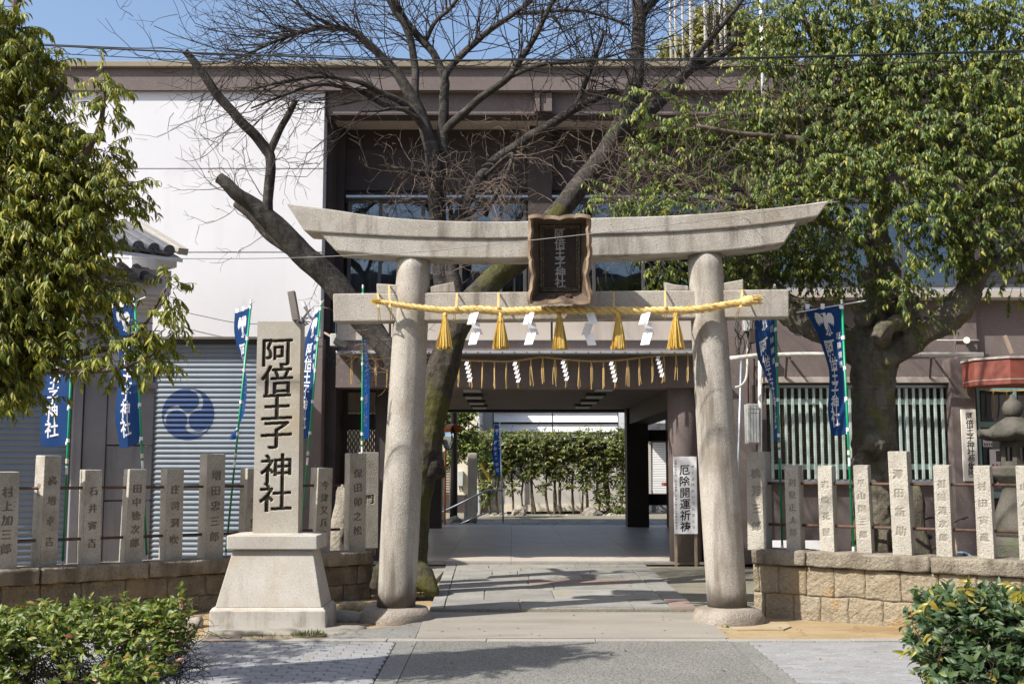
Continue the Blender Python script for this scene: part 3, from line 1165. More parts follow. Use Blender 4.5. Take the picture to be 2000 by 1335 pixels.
# lower brown beam of the eaves with its bracket, soffit, recessed upper storey
fpart('eaves_beam', 'wall_brown', 640, 2450, 178, 222, 18.74, .3)
fpart('beam_end', 'wall_brown', 631.5, 640, 178, 223, 18.80, .3)
for x0, x1 in ((1044, 1054), (1056, 1066), (1066.5, 1078)):
    fpart('bracket', 'wall_brown', x0, x1, 181, 216.5, 18.64 if x0 != 1056 else 18.68, .1)
zs = zz(222, 18.74) - .01
MB().box(P(632, 400, 18.9).x, 12, 19.04, 19.9, zs, zs + .05).build('soffit', 'soffit', hall)
MB().box(P(632, 400, 18.9).x, 12, 18.72, 19.05, zs - .02, zs).build('soffit_trim', 'wall_dark', hall)
fpart('recess_wall', 'wall_dark', 630, 2450, 244, 388, 19.62, .3)
fpart('recess_band', 'wall_dark', 645, 2450, 292, 372, 19.58, .05)
MB().box(P(631, 400, 18.7).x + .004, P(631, 400, 18.7).x + .1, 18.97, 19.64, zz(660, 18.7), zs).build('recess_side', 'wall_dark', hall)
fpart('pilaster', 'wall_dark', 651, 672, 250, 600, 19.45, .2, vr=400)
fpart('column', 'wall_dark', 1031, 1078, 224, 640, 19.4, .4, vr=400)  # brown columns; the soffit's shade is put into their dark colour
fpart('column', 'wall_dark', 1462, 1505, 224, 640, 19.25, .4, vr=400)
fpart('column', 'wall_dark', 1872, 1915, 224, 640, 19.25, .4, vr=400)
# room behind the windows
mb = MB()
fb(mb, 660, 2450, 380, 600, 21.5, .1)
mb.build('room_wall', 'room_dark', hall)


def window(u0, u1, v0, v1, Y, muls, curt=(), blinds=False, fr='frame_dark', sill=True):
    """window of the hall: frame with mullions, panes of glass, curtains hanging inside"""
    mb = MB()
    x0, x1 = P(u0, 480, Y).x, P(u1, 480, Y).x
    z0, z1 = zz(v1, Y), zz(v0, Y)
    t = .06
    mb.box(x0, x1, Y, Y + .1, z1 - t * 1.4, z1)
    mb.box(x0, x1, Y, Y + .1, z0, z0 + t)
    mb.box(x0, x0 + t, Y, Y + .1, z0 + t, z1 - t * 1.4)
    mb.box(x1 - t, x1, Y, Y + .1, z0 + t, z1 - t * 1.4)
    xm = [P(u, 480, Y).x for u in muls]
    for x in xm:
        mb.box(x - .028, x + .028, Y + .004, Y + .1, z0 + t, z1 - t * 1.4)
    f = mb.build('window', fr, hall, bevel=.006)
    ed = [x0 + t] + xm + [x1 - t]
    for a, b in zip(ed, ed[1:]):
        g = MB().add([(a, Y + .045, z0 + t), (b, Y + .045, z0 + t), (b, Y + .045, z1 - t), (a, Y + .045, z1 - t)], [(0, 1, 2, 3)]).build('pane', 'window_glass', f)
    if sill:
        MB().box(x0 - .02, x1 + .02, Y - .05, Y + .02, z0 - .05, z0 - .003).build('sill', 'frame_alu', f)
    for a, b, va, vb, mt in curt:
        ca, cb = P(a, 480, Y).x, P(b, 480, Y).x
        rows = []
        n = max(10, int((cb - ca) / .03))
        for z in (zz(vb, Y), zz(va, Y)):
            rows.append([(lerp(ca, cb, i / n), Y + .28 + .03 * math.sin(i * 1.7 + .5 * math.sin(i * .37)), z) for i in range(n + 1)])
        MB().grid(rows).build('curtain', mt, f, smooth=True)
    if blinds:
        mb = MB()
        z = z0 + t
        while z < z1 - t:
            mb.box(x0 + t, x1 - t, Y + .2, Y + .21, z, z + .075)
            z += .085
        mb.build('blind', 'frame_alu', f)
    return f


window(678, 1029, 386, 577, 19.5, (742, 826, 900, 978), [(690, 735, 392, 572, 'curtain_dark'), (745, 838, 392, 572, 'curtain_dark'), (896, 938, 392, 572, 'curtain_dark'), (880, 936, 539, 566, 'curtain'), (1000, 1026, 500, 572, 'curtain_dark'), (985, 1026, 392, 500, 'curtain_dark')])
window(1080, 1460, 386, 577, 19.5, (1160, 1256, 1360), [(1090, 1150, 392, 572, 'curtain_dark'), (1150, 1200, 536, 572, 'curtain'), (1205, 1240, 536, 572, 'curtain_dark'), (1262, 1350, 392, 572, 'curtain_dark')])
window(1507, 1870, 386, 562, 19.3, (1560, 1655, 1760), blinds=True)
window(1917, 2300, 386, 562, 19.3, (2000, 2100), blinds=True)
mb = MB()
for u0, u1 in ((676, 1031), (1078, 1462)):
    fb(mb, u0, u1, 381, 385, 19.38, .2)
mb.build('awning_rail', 'frame_alu', hall)

# band between the storeys
fpart('spandrel', 'wall_brown', 656, 1480, 580, 690, 19.05, .5)
for u0, u1 in ((658, 760), (764, 1076), (1080, 1372)):
    fpart('spandrel_panel', 'wall_taupe', u0, u1, 600, 664, 18.98, .06, bevel=.008)
mb = MB()
fb(mb, 656, 1378, 685, 690, 18.42, .65)
mb.build('ledge', 'steel_strip', hall, bevel=.006)
mb = MB()
for k in range(30):
    u = 668 + k * 24
    fb(mb, u, u + 2, 686.4, 688.6, 18.412, .01)
mb.build('ledge_bolts', 'frame_dark', hall)
fpart('passage_beam', 'wall_brown', 656, 1380, 691, 756, 18.72, .5)
fpart('left_return', 'wall_dark', 628.8, 656, 660, 1100, 18.95, .9, vr=800)

# passage: ceiling, lamps, columns and the deep beams along the sides
ZC = zz(797, 30.3)
MB().box(-5.2, 3.1, 19.2, 31.6, ZC, ZC + .1).build('ceiling', 'ceiling_board', hall)
MB().box(3.1, 3.7, 19.22, 31.0, ZC - .42, ZC + .1).build('side_beam', 'wall_black', hall)
MB().box(3.7, 8, 19.22, 31.6, ZC - .1, ZC + .1).build('ceiling', 'ceiling_board', hall)
MB().box(-5.2, 8, 30.9, 31.4, ZC - .06, ZC + .35).build('rear_beam', 'wall_black', hall)
fpart('rear_column', 'wall_black', 1225, 1267, 790, 1030, 30.25, .6, vr=930)
fpart('rear_column', 'wall_black', 836, 862, 790, 1032, 29.6, .5, vr=930)
zb = .08
for va, vb in ((839, 861), (964, 986)):
    fpart('rear_rail', 'wall_black', 1267, 1330, va, vb, 30.4, .25)
fpart('rear_column', 'wall_black', 1306, 1345, 790, 1030, 29.8, .5, vr=930)
for u, v in ((922, 755.6), (924.5, 770), (931, 782), (936.5, 791), (1179.5, 754), (1161.5, 769), (1150, 780.6), (1138, 789.6)):
    c = G(u, v, ZC)
    mb = MB()
    mb.box(c.x - .21, c.x + .21, c.y - .36, c.y - .30, ZC - .06, ZC - .002)
    mb.box(c.x - .21, c.x + .21, c.y + .30, c.y + .36, ZC - .06, ZC - .002)
    mb.box(c.x - .21, c.x - .17, c.y - .30, c.y + .30, ZC - .06, ZC - .002)
    mb.box(c.x + .17, c.x + .21, c.y - .30, c.y + .30, ZC - .06, ZC - .002)
    f = mb.build('ceiling_light', 'lamp_dark', hall)
    MB().box(c.x - .168, c.x + .168, c.y - .298, c.y + .298, ZC - .085, ZC - .01).build('diffuser', 'lamp_diffuser', f)
# front column on the right with rounded arris, wall slice beside it
c = P(1342, 1000, 18.95)
mb = MB().lathe([(.27, .09), (.27, zz(762, 18.95)), (.25, zz(752, 18.95)), (.2, zz(744, 18.95))], (c.x, 19.15, 0), 28)
mb.build('front_column', 'wall_brown', hall, smooth=True)
fpart('wall_slice', 'wall_brown', 1376, 1500, 690, 1100, 18.78, .5, vr=900)
fpart('wall_upper', 'wall_brown', 1378, 1500, 580, 690, 18.80, .5)
# left side of the passage: framed openings with a shingled screen behind
fpart('front_column', 'wall_dark', 731, 762, 757, 1100, 19.2, .5, vr=900, bevel=.05)
fr = MB()
fb(fr, 655, 675, 757, 1100, 19.75, .2, vr=900)
for va, vb in ((757, 765), (808, 838), (893, 1100)):
    fb(fr, 675, 731, va, vb, 19.75, .2, vr=900)
fr.build('lattice_frame', 'wall_dark', hall)
sc = MB()
for r in range(22):
    for k in range(9):
        u, v = 668 + k * 8 + (4 if r % 2 else 0), 750 + r * 7
        fb(sc, u, u + 7.4, v, v + 7.5, 20.3 - .004 * (r % 2), .012, vr=820)
o = sc.build('shingle_screen', 'screen_mesh', hall)
o['kind'] = 'stuff'

# ---- right-hand wing: ledges, grilled window, columns
fpart('wing_ledge', 'wall_taupe', 1500, 2450, 565, 581, 18.42, .9, bevel=.01)
fpart('wing_wall', 'wall_brown', 1486, 2450, 582, 752, 18.72, .4)
fpart('wing_wall', 'wall_brown', 1486, 1870, 944, 1100, 18.72, .4, vr=1000)
fpart('wing_pier', 'wall_brown', 1470, 1499, 752, 1100, 18.66, .4, vr=900)
fpart('grille_ledge', 'wall_taupe', 1492, 1866, 736, 747, 18.46, .4, bevel=.008)
mb = MB()
for k in range(74):
    u = 1494 + k * 5
    fb(mb, u, u + 2.4, 734.2, 736, 18.47, .06)
o = mb.build('ledge_teeth', 'wall_brown', hall)
o['kind'] = 'stuff'
fpart('wing_column', 'wall_brown', 1863, 1911, 700, 1100, 18.40, .6, vr=900, bevel=.01)
fpart('wing_column', 'wall_brown', 1866, 1908, 560, 700, 18.62, .2, vr=640, bevel=.01)
gz0, gz1 = zz(936, 18.62), zz(757, 18.62)
gx0, gx1 = P(1500, 846, 18.62).x, P(1863, 846, 18.62).x
fpart('screen', 'screen_mesh', 1499, 1864, 752, 944, 18.86, .05, vr=846)
gw = MB()
for k in range(60):
    z = gz0 + (gz1 - gz0) * k / 60
    gw.box(gx0 + .02, gx1 - .02, 18.835, 18.845, z, z + .012)
o = gw.build('screen_wires', 'wood_moulding', hall)
o['kind'] = 'stuff'
gr = MB()
gr.box(gx0 - .03, gx1 + .03, 18.60, 18.68, gz1, gz1 + .05)
gr.box(gx0 - .03, gx1 + .03, 18.60, 18.68, gz0 - .05, gz0)
for u in (1580, 1773):
    x = P(u, 846, 18.62).x
    gr.box(x - .02, x + .02, 18.70, 18.76, gz0, gz1)
grf = gr.build('window_grille', 'frame_alu', hall, bevel=.006)
n = 26
s0 = None
for k in range(n):
    x = gx0 + .06 + (gx1 - gx0 - .12) * k / (n - 1)
    if s0 is None:
        s0 = MB().box(x - .021, x + .021, 18.585, 18.625, gz0 + .004, gz1 - .004).build('slat', 'mint_paint', grf, bevel=.005)
        sx = x
    else:
        cp(s0, grf, Vector(s0.location) + Vector((x - sx, 0, 0)))
for v in (784, 911):
    z = zz(v, 18.62)
    MB().box(gx0, gx1, 18.628, 18.66, z - .045, z + .045).build('crossbar', 'mint_paint', grf, bevel=.005)

# glazed bay on the far right: teal frame, curtains, notices
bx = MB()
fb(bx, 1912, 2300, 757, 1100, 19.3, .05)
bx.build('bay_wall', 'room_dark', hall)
bw = MB()
for va, vb in ((757, 762), (823, 834), (960, 972)):
    fb(bw, 1913, 2300, va, vb, 18.72, .08)
fb(bw, 1913, 1919, 757, 1090, 18.715, .09, vr=900)
fb(bw, 1986, 1992, 757, 1090, 18.715, .09, vr=900)
bf = bw.build('bay_window', 'teal_frame', hall, bevel=.006)
for u0, u1, va, vb in ((1919, 1986, 762, 823), (1919, 1986, 834, 960), (1992, 2100, 762, 823), (1992, 2100, 834, 960)):
    x0, x1 = P(u0, 860, 18.76).x, P(u1, 860, 18.76).x
    MB().add([(x0, 18.76, zz(vb, 18.76)), (x1, 18.76, zz(vb, 18.76)), (x1, 18.76, zz(va, 18.76)), (x0, 18.76, zz(va, 18.76))], [(0, 1, 2, 3)]).build('pane', 'window_glass', bf)
rows = []
for v in (955, 765):
    rows.append([(P(lerp(1920, 2080, i / 60), 860, 18.95).x, 18.95 + .03 * math.sin(i * 1.9), zz(v, 18.95)) for i in range(61)])
MB().grid(rows).build('curtain', 'curtain', bf, smooth=True)
fpart('bay_base', 'wall_dark', 1912, 2300, 972, 1100, 18.8, .4)

# ---- right shutter under the white wall
def slat_profile(n=7):
    """one roller slat: rounded strip, height 1, bulging forwards"""
    return [(-.0 - .016 * math.sin(math.pi * min(1, t * 1.12)) if t < .9 else .002, t) for t in [i / (n - 1) for i in range(n)]]


def shutter(name, u0, u1, v0, v1, Y, pitch, vr):
    x0, x1 = P(u0, vr, Y).x, P(u1, vr, Y).x
    z0, z1 = zz(v1, Y), zz(v0, Y)
    f = MB()
    f.box(x0 - .06, x0, Y - .05, Y + .1, z0, z1 + .1)
    f.box(x1, x1 + .06, Y - .05, Y + .1, z0, z1 + .1)
    fr_ = f.build(name, 'shutter_gap', hall)
    MB().box(x0, x1, Y + .03, Y + .06, z0, z1).build('backing', 'shutter_gap', fr_)
    n = int((z1 - z0) / pitch)
    m = MB()
    pr = slat_profile()
    m.grid([[(x, Y + d, z0 + t * pitch * .985) for x in (x0, x1)] for d, t in pr])
    s = m.build('slat', 'shutter_slat', fr_, smooth=False)
    for k in range(1, n):
        cp(s, fr_, Vector(s.location) + Vector((0, 0, k * pitch)))
    return fr_, z0, pitch


shR, sz0, spitch = shutter('roller_shutter', 296, 500, 660, 1098, 18.86, .0835, 880)


def crest(par, cu, cv, rad_px, Y, z0, pitch):
    """three whirling commas in a disc, painted across the slats"""
    c = P(cu, cv, Y)
    Rr = rad_px * c.y / FPX / CT
    pr = slat_profile(7)

    def depth(z):
        t = ((z - z0) / pitch) % 1.0 / .985
        if t > 1:
            return None
        for (d0, t0), (d1, t1) in zip(pr, pr[1:]):
            if t <= t1:
                return d0 + (d1 - d0) * (t - t0) / (t1 - t0)
        return pr[-1][0]

    def inside(x, z):
        if math.hypot(x, z) > 1:
            return False
        if math.hypot(x, z) < .085:
            return False
        for k in range(3):
            a0 = math.radians(90 + 120 * k)
            hx, hz = .50 * math.cos(a0), .50 * math.sin(a0)
            dh = math.hypot(x - hx, z - hz)
            if dh < .405:
                return True
        for k in range(3):
            a0 = math.radians(90 + 120 * k)
            hx, hz = .50 * math.cos(a0), .50 * math.sin(a0)
            dh = math.hypot(x - hx, z - hz)
            psi = (math.atan2(z - hz, x - hx) - (a0 + math.pi)) % (2 * math.pi)
            if psi > math.radians(330):
                psi = 0
            if psi < math.radians(172):
                w = .05 + .20 * max(0, 1 - psi / math.radians(165)) ** .8
                if dh < .405 + w:
                    return False
        return True

    mb = MB()
    nz, nx = 150, 160
    for i in range(nz):
        za, zb = -1 + 2 * i / nz, -1 + 2 * (i + 1) / nz
        wa, wb = depth(c.z + za * Rr), depth(c.z + zb * Rr)
        if wa is None or wb is None or ((c.z + za * Rr - z0) // pitch) != ((c.z + zb * Rr - z0) // pitch):
            continue
        run = None
        zm = (za + zb) / 2
        for j in range(nx + 1):
            x = -1 + 2 * j / nx
            ins = j < nx and inside(x + 1 / nx, zm)
            if ins and run is None:
                run = x
            if not ins and run is not None:
                mb.add([(c.x + run * Rr, Y + wa - .004, c.z + za * Rr), (c.x + x * Rr, Y + wa - .004, c.z + za * Rr), (c.x + x * Rr, Y + wb - .004, c.z + zb * Rr), (c.x + run * Rr, Y + wb - .004, c.z + zb * Rr)], [(0, 1, 2, 3)])
                run = None
    mb.build('painted_crest', 'crest_blue', par, fix=False)


crest(shR, 367.5, 808, 50.5, 18.86, sz0, spitch)
fpart('shutter_hood', 'shutter_gap', 290, 506, 656, 672, 18.84, .5, vr=660)

# unseen houses added across the street and beside the plot to block sky light
for x0, x1, y0, y1, h, lb, mt in ((-34, -9, -24, -9.5, 9, 'grey house across the street, left of the viewpoint', 'wall_brown'), (-8.4, 6, -26, -10, 9.5, 'brown house across the street, behind the viewpoint', 'wall_brown'), (6.6, 34, -24, -9.5, 8.6, 'grey block across the street, right of the viewpoint', 'wall_taupe'),
                                  (17, 32, -3, 16, 15, 'brown house on the plot to the right of the shrine', 'wall_brown')):
    hs_ = empty('sky_blocker_house', ((x0 + x1) / 2, (y0 + y1) / 2, 0), lb, 'house', 'houses around the shrine')
    MB().box(x0, x1, y0, y1, -.05, h).build('wall', mt, hs_)
    MB().hexa([(x0 - .3, y0 - .3, h), (x1 + .3, y0 - .3, h), (x1 + .3, y1 + .3, h), (x0 - .3, y1 + .3, h), (x0 - .2, y0 - .2, h + .6), (x1 + .2, y0 - .2, h + .6), (x1 + .2, y1 + .2, h + .6), (x0 - .2, y1 + .2, h + .6)]).build('roof', 'tile_roof', hs_)
    for k in range(int((x1 - x0) / 3.2)):
        for z in (1.2, 4.4):
            xx = x0 + 1.2 + 3.2 * k
            if y1 < 0:
                MB().box(xx, xx + 1.5, y1 - .05, y1 + .03, z, z + 1.3).build('window', 'frame_dark', hs_)

# ================================================================== plastered gatehouse at the left, with tiled eaves, turned towards the gate
GA = P(298, 900, 16.9)
GA.z = 0
GD = Vector((-math.cos(R(27)), -math.sin(R(27)), 0))          # along its front, towards the left and the street
GN = Vector((-GD.y, GD.x, 0))
if GN.y > 0:
    GN = -GN                                                   # out of the front
gate = empty('plaster_gatehouse', GA + GD * 1.0, 'grey plastered gatehouse with tiled eaves and grey shutter behind the left fence', 'building')


def gp(u, v, off):
    """point of the gatehouse front, off metres proud of it"""
    A = GA + GN * off
    return on_line(u, v, A, A + GD)


def gpart(name, mat, u0, u1, v0, v1, off, dep, vr=None, bevel=.0, parent=None):
    vr = (v0 + v1) / 2 if vr is None else vr
    um = (u0 + u1) / 2
    if um < 0:
        um = max(um, u1 - 60)
    a, c = gp(u0, vr, off), gp(u1, vr, off)
    z0, z1 = gp(um, v1, off).z, gp(um, v0, off).z
    a.z = c.z = 0
    b_ = -GN * dep
    ps = [a, c, c + b_, a + b_]
    return MB().hexa([p + Vector((0, 0, z0)) for p in ps] + [p + Vector((0, 0, z1)) for p in ps]).build(name, mat, parent or gate, bevel=bevel)


gpart('corner_board', 'plaster_grey', 139, 158, 742, 1112, .12, .5, vr=900, bevel=.01)
gpart('pier', 'plaster_grey', 160, 205, 600, 1112, .06, .8, vr=900, bevel=.012)
for va, vb, d in ((757, 868, .03), (870, 976, .01), (978, 1112, .03)):
    gpart('pier', 'plaster_grey', 206, 297, va, vb, d, .8, vr=900, bevel=.012)
gpart('pier_cap', 'plaster_grey', 204, 309, 745, 757, .14, .95, bevel=.02)
gpart('upper_wall', 'plaster_white', -260, 297, 594, 745, .0, .8, vr=660)
gpart('lintel', 'plaster_grey', -260, 160, 690, 742, .08, .8, vr=720)
for i, (v0, v1, u) in enumerate(((585, 594, 308), (576, 585, 315), (567, 576, 321), (556, 567, 328), (506, 556, 335))):
    gpart('cornice', 'plaster_white', -260, u, v0 + .2, v1, .06 + .07 * i, .9 + .07 * i, bevel=.006)


RD = Vector((-math.cos(R(42)), -math.sin(R(42)), 0))
RN = Vector((-RD.y, RD.x, 0))
RN = RN if RN.y < 0 else -RN


def tile_eaves(u_end, off, zv, n, step, rise, run):
    """row of round-ended roof tiles along the front, running back up the roof, with pan tiles between"""
    e = gp(u_end, zv, off)
    back = (-RN * run + Vector((0, 0, rise)))
    for k in range(n):
        a = e + RD * (step * k)
        r = .078
        d = back.normalized()
        cap = MB().tube([a, a + back * .5, a + back], [r, r, r * .96], 14).build('roof_tile', 'tile_roof', gate)
        MB().tube([a - d * .012, a - d * .002], [r * 1.12, r * 1.12], 18).build('tile_face', 'tile_roof', cap)
        MB().tube([a - d * .02, a - d * .011], [r * .55, r * .7], 14).build('tile_boss', 'tile_roof', cap)
        a2 = a + RD * (step * .5) + Vector((0, 0, -.035))
        rows = [[q + RD * x + Vector((0, 0, -.03 + 3.0 * x * x)) for x in (-.115, -.06, 0, .06, .115)] for q in (a2 - d * .02, a2 + back)]
        o = MB().grid(rows).build('pan_tile', 'tile_roof', gate, smooth=True)
        sm = o.modifiers.new('t', 'SOLIDIFY')
        sm.thickness = .03
    return e, back


e, back = tile_eaves(330, .60, 489, 13, .235, .64, 1.6)
v0_ = e - RD * .20 + Vector((0, 0, .0))
MB().bar(v0_ - back * .03 + Vector((0, 0, .02)), v0_ + back * 1.02 + Vector((0, 0, .05)), .16, .10).build('verge', 'tile_edge', gate, bevel=.01)
q = e - RD * .22 + Vector((0, 0, -.10))
MB().prism([q, q + RD * 3.4, q + RD * 3.4 + back, q + back], (0, 0, -.05)).build('roof_deck', 'wall_white', gate)
MB().prism([q + back * .12 + Vector((0, 0, -.06)), q + back + Vector((0, 0, -.06)), q + Vector((back.x, back.y, -.10)), q + Vector((back.x, back.y, 0)) * 0 + Vector((back.x, back.y, 0)) * .12 + Vector((0, 0, -.10))], RD * .12).build('gable', 'wall_white', gate)
e2, back2 = tile_eaves(290, .45, 545, 9, .235, .22, .45)
MB().bar(e2 - RD * .14 - back2 * .1, e2 - RD * .14 + back2, .10, .07).build('verge', 'tile_roof', gate, bevel=.01)


def gate_shutter():
    x0, x1 = gp(-180, 900, -.12), gp(134, 900, -.12)
    x0.z = x1.z = 0
    zt, zb_ = gp(60, 742, -.12).z, 0.0
    f = MB()
    up = Vector((0, 0, 1))
    f.prism([x1 + GN * .1, x1 + GN * .1 + GD * -.06, x1 - GN * .1 + GD * -.06, x1 - GN * .1], up * zt)
    fr_ = f.build('roller_shutter', 'shutter_gap', gate)
    MB().prism([x0 - GN * .03, x1 - GN * .03, x1 - GN * .06, x0 - GN * .06], up * zt).build('backing', 'shutter_gap', fr_)
    pitch = .0835
    m = MB()
    m.grid([[x - GN * d + up * (t * pitch * .985) for x in (x0, x1)] for d, t in slat_profile()])
    s = m.build('slat', 'shutter_slat', fr_)
    for k in range(1, int(zt / pitch)):
        cp(s, fr_, Vector(s.location) + Vector((0, 0, k * pitch)))


gate_shutter()


# ================================================================== stone torii
TA, TB = Vector((-2.6, 12.56, 0)), Vector((2.9, 12.28, 0))
TX = (TB - TA).normalized()
TY = Vector((-TX.y, TX.x, 0))                 # pointing away from the street
torii = empty('torii', TA.lerp(TB, .5), 'tall weathered granite torii gate with two round pillars and curved lintel', 'torii gate')


def tp(u, v, off=0.0):
    """point on the plane of the gate, shifted back by off"""
    A, B = TA + TY * off, TB + TY * off
    return on_line(u, v, A, B)


def t_smooth(pts, n):
    """smooth curve through picture points"""
    pts = [Vector((p[0], p[1], p[2] if len(p) > 2 else 0)) for p in pts]
    outp = []
    m = len(pts)
    for i in range(n + 1):
        t = i / n * (m - 1)
        k = min(int(t), m - 2)
        f = t - k
        p0, p1, p2, p3 = pts[max(k - 1, 0)], pts[k], pts[k + 1], pts[min(k + 2, m - 1)]
        outp.append(.5 * ((2 * p1) + (p2 - p0) * f + (2 * p0 - 5 * p1 + 4 * p2 - p3) * f * f + (3 * p1 - p0 - 3 * p2 + p3) * f ** 3))
    return outp


for cb, ct, rb, rt in (((773.5, 1184), (809, 500), 37.0, 34.5), ((1420.5, 1184), (1376, 496), 37.5, 35.5)):
    a, b = tp(*cb), tp(*ct)
    s = a.y / FPX
    pts, rad = [], []
    for i in range(25):
        t = i / 24
        pts.append(a.lerp(b, t))
        r = lerp(rb, rt, t) + 1.2 * math.sin(t * 5)
        if t > .95:
            r -= 60 * (t - .95) ** 1.3
        rad.append(r * s)
    p = MB().tube(pts, rad, 40).build('pillar', 'granite_torii', torii, smooth=True)
    st = MB()
    c = Vector((a.x, a.y, 0))
    prof = [(.365, -.12), (.385, -.02), (.375, .06), (.33, .13), (.27, a.z - .005), (.18, a.z + .008), (.02, a.z + .01)]
    st.lathe(prof, c, 36)
    st.v = [tuple(Vector(q) + mnoise.noise_vector(Vector(q) * 4) * .03 * (1 if q[2] < a.z - .02 else 0)) for q in st.v]
    st.build('foundation_stone', 'foundation', torii, smooth=True)

top = t_smooth([(559, 397), (650, 409), (740, 422), (850, 430), (1000, 432), (1160, 425), (1300, 421), (1440, 412), (1550, 401), (1621, 391)], 44)
bot = t_smooth([(594, 451), (650, 455), (740, 460), (850, 464), (1000, 465), (1160, 457), (1300, 453), (1430, 444), (1530, 433), (1598, 422)], 44)
poly = [tp(p.x, p.y, -.225) for p in top] + [tp(p.x, p.y, -.225) for p in reversed(bot)]
MB().prism(poly, TY * .45).build('kasagi_lintel', 'granite_torii', torii, bevel=.015)
top2 = t_smooth([(622, 454), (740, 461), (850, 465), (1000, 466), (1160, 458), (1300, 454), (1430, 445), (1562, 430)], 36)
bot2 = t_smooth([(656, 490), (760, 499), (850, 503), (1000, 504), (1160, 500), (1300, 496), (1430, 488), (1533, 474)], 36)
poly = [tp(p.x, p.y - 2, -.20) for p in top2] + [tp(p.x, p.y, -.20) for p in reversed(bot2)]
MB().prism(poly, TY * .40).build('shimaki_lintel', 'granite_torii', torii, bevel=.015)
poly = [tp(650, 573, -.12), tp(1541, 564.5, -.12), tp(1541, 619, -.12), tp(651, 628, -.12)]
MB().prism(poly, TY * .24).build('tie_beam', 'granite_torii', torii, bevel=.014)
for q in (((735, 553), (779, 556), (779, 573), (736, 573)), ((841, 559), (864, 554), (887, 550), (890, 571), (841, 572)), ((1297, 550), (1318, 555), (1345, 558), (1345, 567), (1300, 568)), ((1408, 553), (1430, 549), (1452, 545), (1452, 566), (1408, 567))):
    MB().prism([tp(u, v, -.11) for u, v in q], TY * .22).build('wedge', 'granite_torii', torii, bevel=.012)

# ================================================================== framed name plaque
pc = tp(1094.5, 602, -.25)
plq = empty('name_plaque', pc, 'carved wooden shrine name plaque in wavy frame, hanging at middle of the torii', 'plaque')
tilt = R(13)
PU = (Vector((0, 0, 1)) * math.cos(tilt) - TY * math.sin(tilt))
PN = (-TY * math.cos(tilt) - Vector((0, 0, 1)) * math.sin(tilt))       # towards the viewer
PH = 1.02


def pl(x, y, d=0.0):
    return pc + TX * x + PU * y + PN * d


ix, iy0, iy1 = .215, .185, .895
MB().obox(pl(0, (iy0 + iy1) / 2, .0), TX * .19, PU * .335, PN * .02).build('panel', 'wood_dark', plq)
mb = MB()
for w0, w1, d in ((.215, .190, .05), (.188, .172, .032)):
    y0, y1 = iy0 + (.215 - w0), iy1 - (.215 - w0)
    t = w0 - w1
    mb.obox(pl(0, y0 + t / 2, d / 2 + .01), TX * w0, PU * t / 2, PN * d / 2)
    mb.obox(pl(0, y1 - t / 2, d / 2 + .01), TX * w0, PU * t / 2, PN * d / 2)
    for sgn in (-1, 1):
        mb.obox(pl(sgn * (w0 - t / 2), (y0 + y1) / 2, d / 2 + .01), TX * t / 2, PU * ((y1 - y0) / 2 - t - .001), PN * d / 2)
mb.build('moulding', 'wood_moulding', plq, bevel=.004)


def scallop(s, k):
    return .013 * abs(math.sin(k * s * math.pi)) ** .7 + .008 * math.sin(2.3 * k * s + .6) - .008


def flare_board(side):
    """one of the four flaring boards of the frame: from the moulding out to a wavy rim"""
    rows = []
    n, m = 44, 6
    for j in range(m + 1):
        t = j / m
        fw = .012 + .23 * t ** 1.35
        row = []
        for i in range(n + 1):
            s = i / n
            if side in ('left', 'right'):
                sg = -1 if side == 'left' else 1
                y_in, y_out = lerp(iy0 - .002, iy1 + .002, s), lerp(.075, .985, s)
                x = lerp(.217, .300 + scallop(s, 6.0) + .012 * math.cos(s * 9), t)
                row.append(pl(sg * x, lerp(y_in, y_out, t), fw + .018 * t * math.sin(s * 19)))
            else:
                sg = 1 if side == 'top' else -1
                x_in, x_out = lerp(-.217, .217, s), lerp(-.318, .318, s)
                y = lerp(iy1 if sg > 0 else iy0, (.975 + scallop(s, 4.0)) if sg > 0 else (.09 - scallop(s, 4.0)), t)
                row.append(pl(lerp(x_in, x_out, t), y, fw + .014 * t * math.sin(s * 15)))
        rows.append(row)
    o = MB().grid(rows).build('frame_board', 'wood_frame_shade', plq, smooth=True)
    sm = o.modifiers.new('t', 'SOLIDIFY')
    sm.thickness = .03
    sm.offset = 0
    edge = rows[-1]
    MB().tube([q + PN * .012 for q in edge], .026, 4, phase=math.pi / 4).build('frame_rim', 'wood_weathered', plq)


for s_ in ('left', 'right', 'top', 'bottom'):
    flare_board(s_)
V, F = column_text('阿倍王子神社', .104, .110, .014, .03)
text_on('lettering', V, F, lambda x, y: pl(x, y + .795, .0225), 'letter_grey', plq)
for x in (-.07, .085):
    mb = MB().obox(pl(x, .125, .17), TX * .026, PU * .022, PN * .012)
    mb.obox(pl(x, .152, .155), TX * .032, PU * .008, PN * .03)
    mb.build('hook', 'iron_rail', plq, bevel=.004)

# ================================================================== great straw rope across the gate
ROPE = t_smooth([(746, 590), (772, 594), (800, 598), (840, 603), (880, 606), (930, 604), (980, 608), (1020, 607), (1060, 606), (1110, 605), (1160, 606), (1210, 606), (1260, 607), (1310, 606), (1350, 605), (1390, 600), (1420, 595), (1448, 590)], 420)
rp0 = tp(1095, 606, -.34)
rope = empty('sacred_rope', rp0, 'thick twisted golden straw rope strung across the torii below the plaque', 'rope')


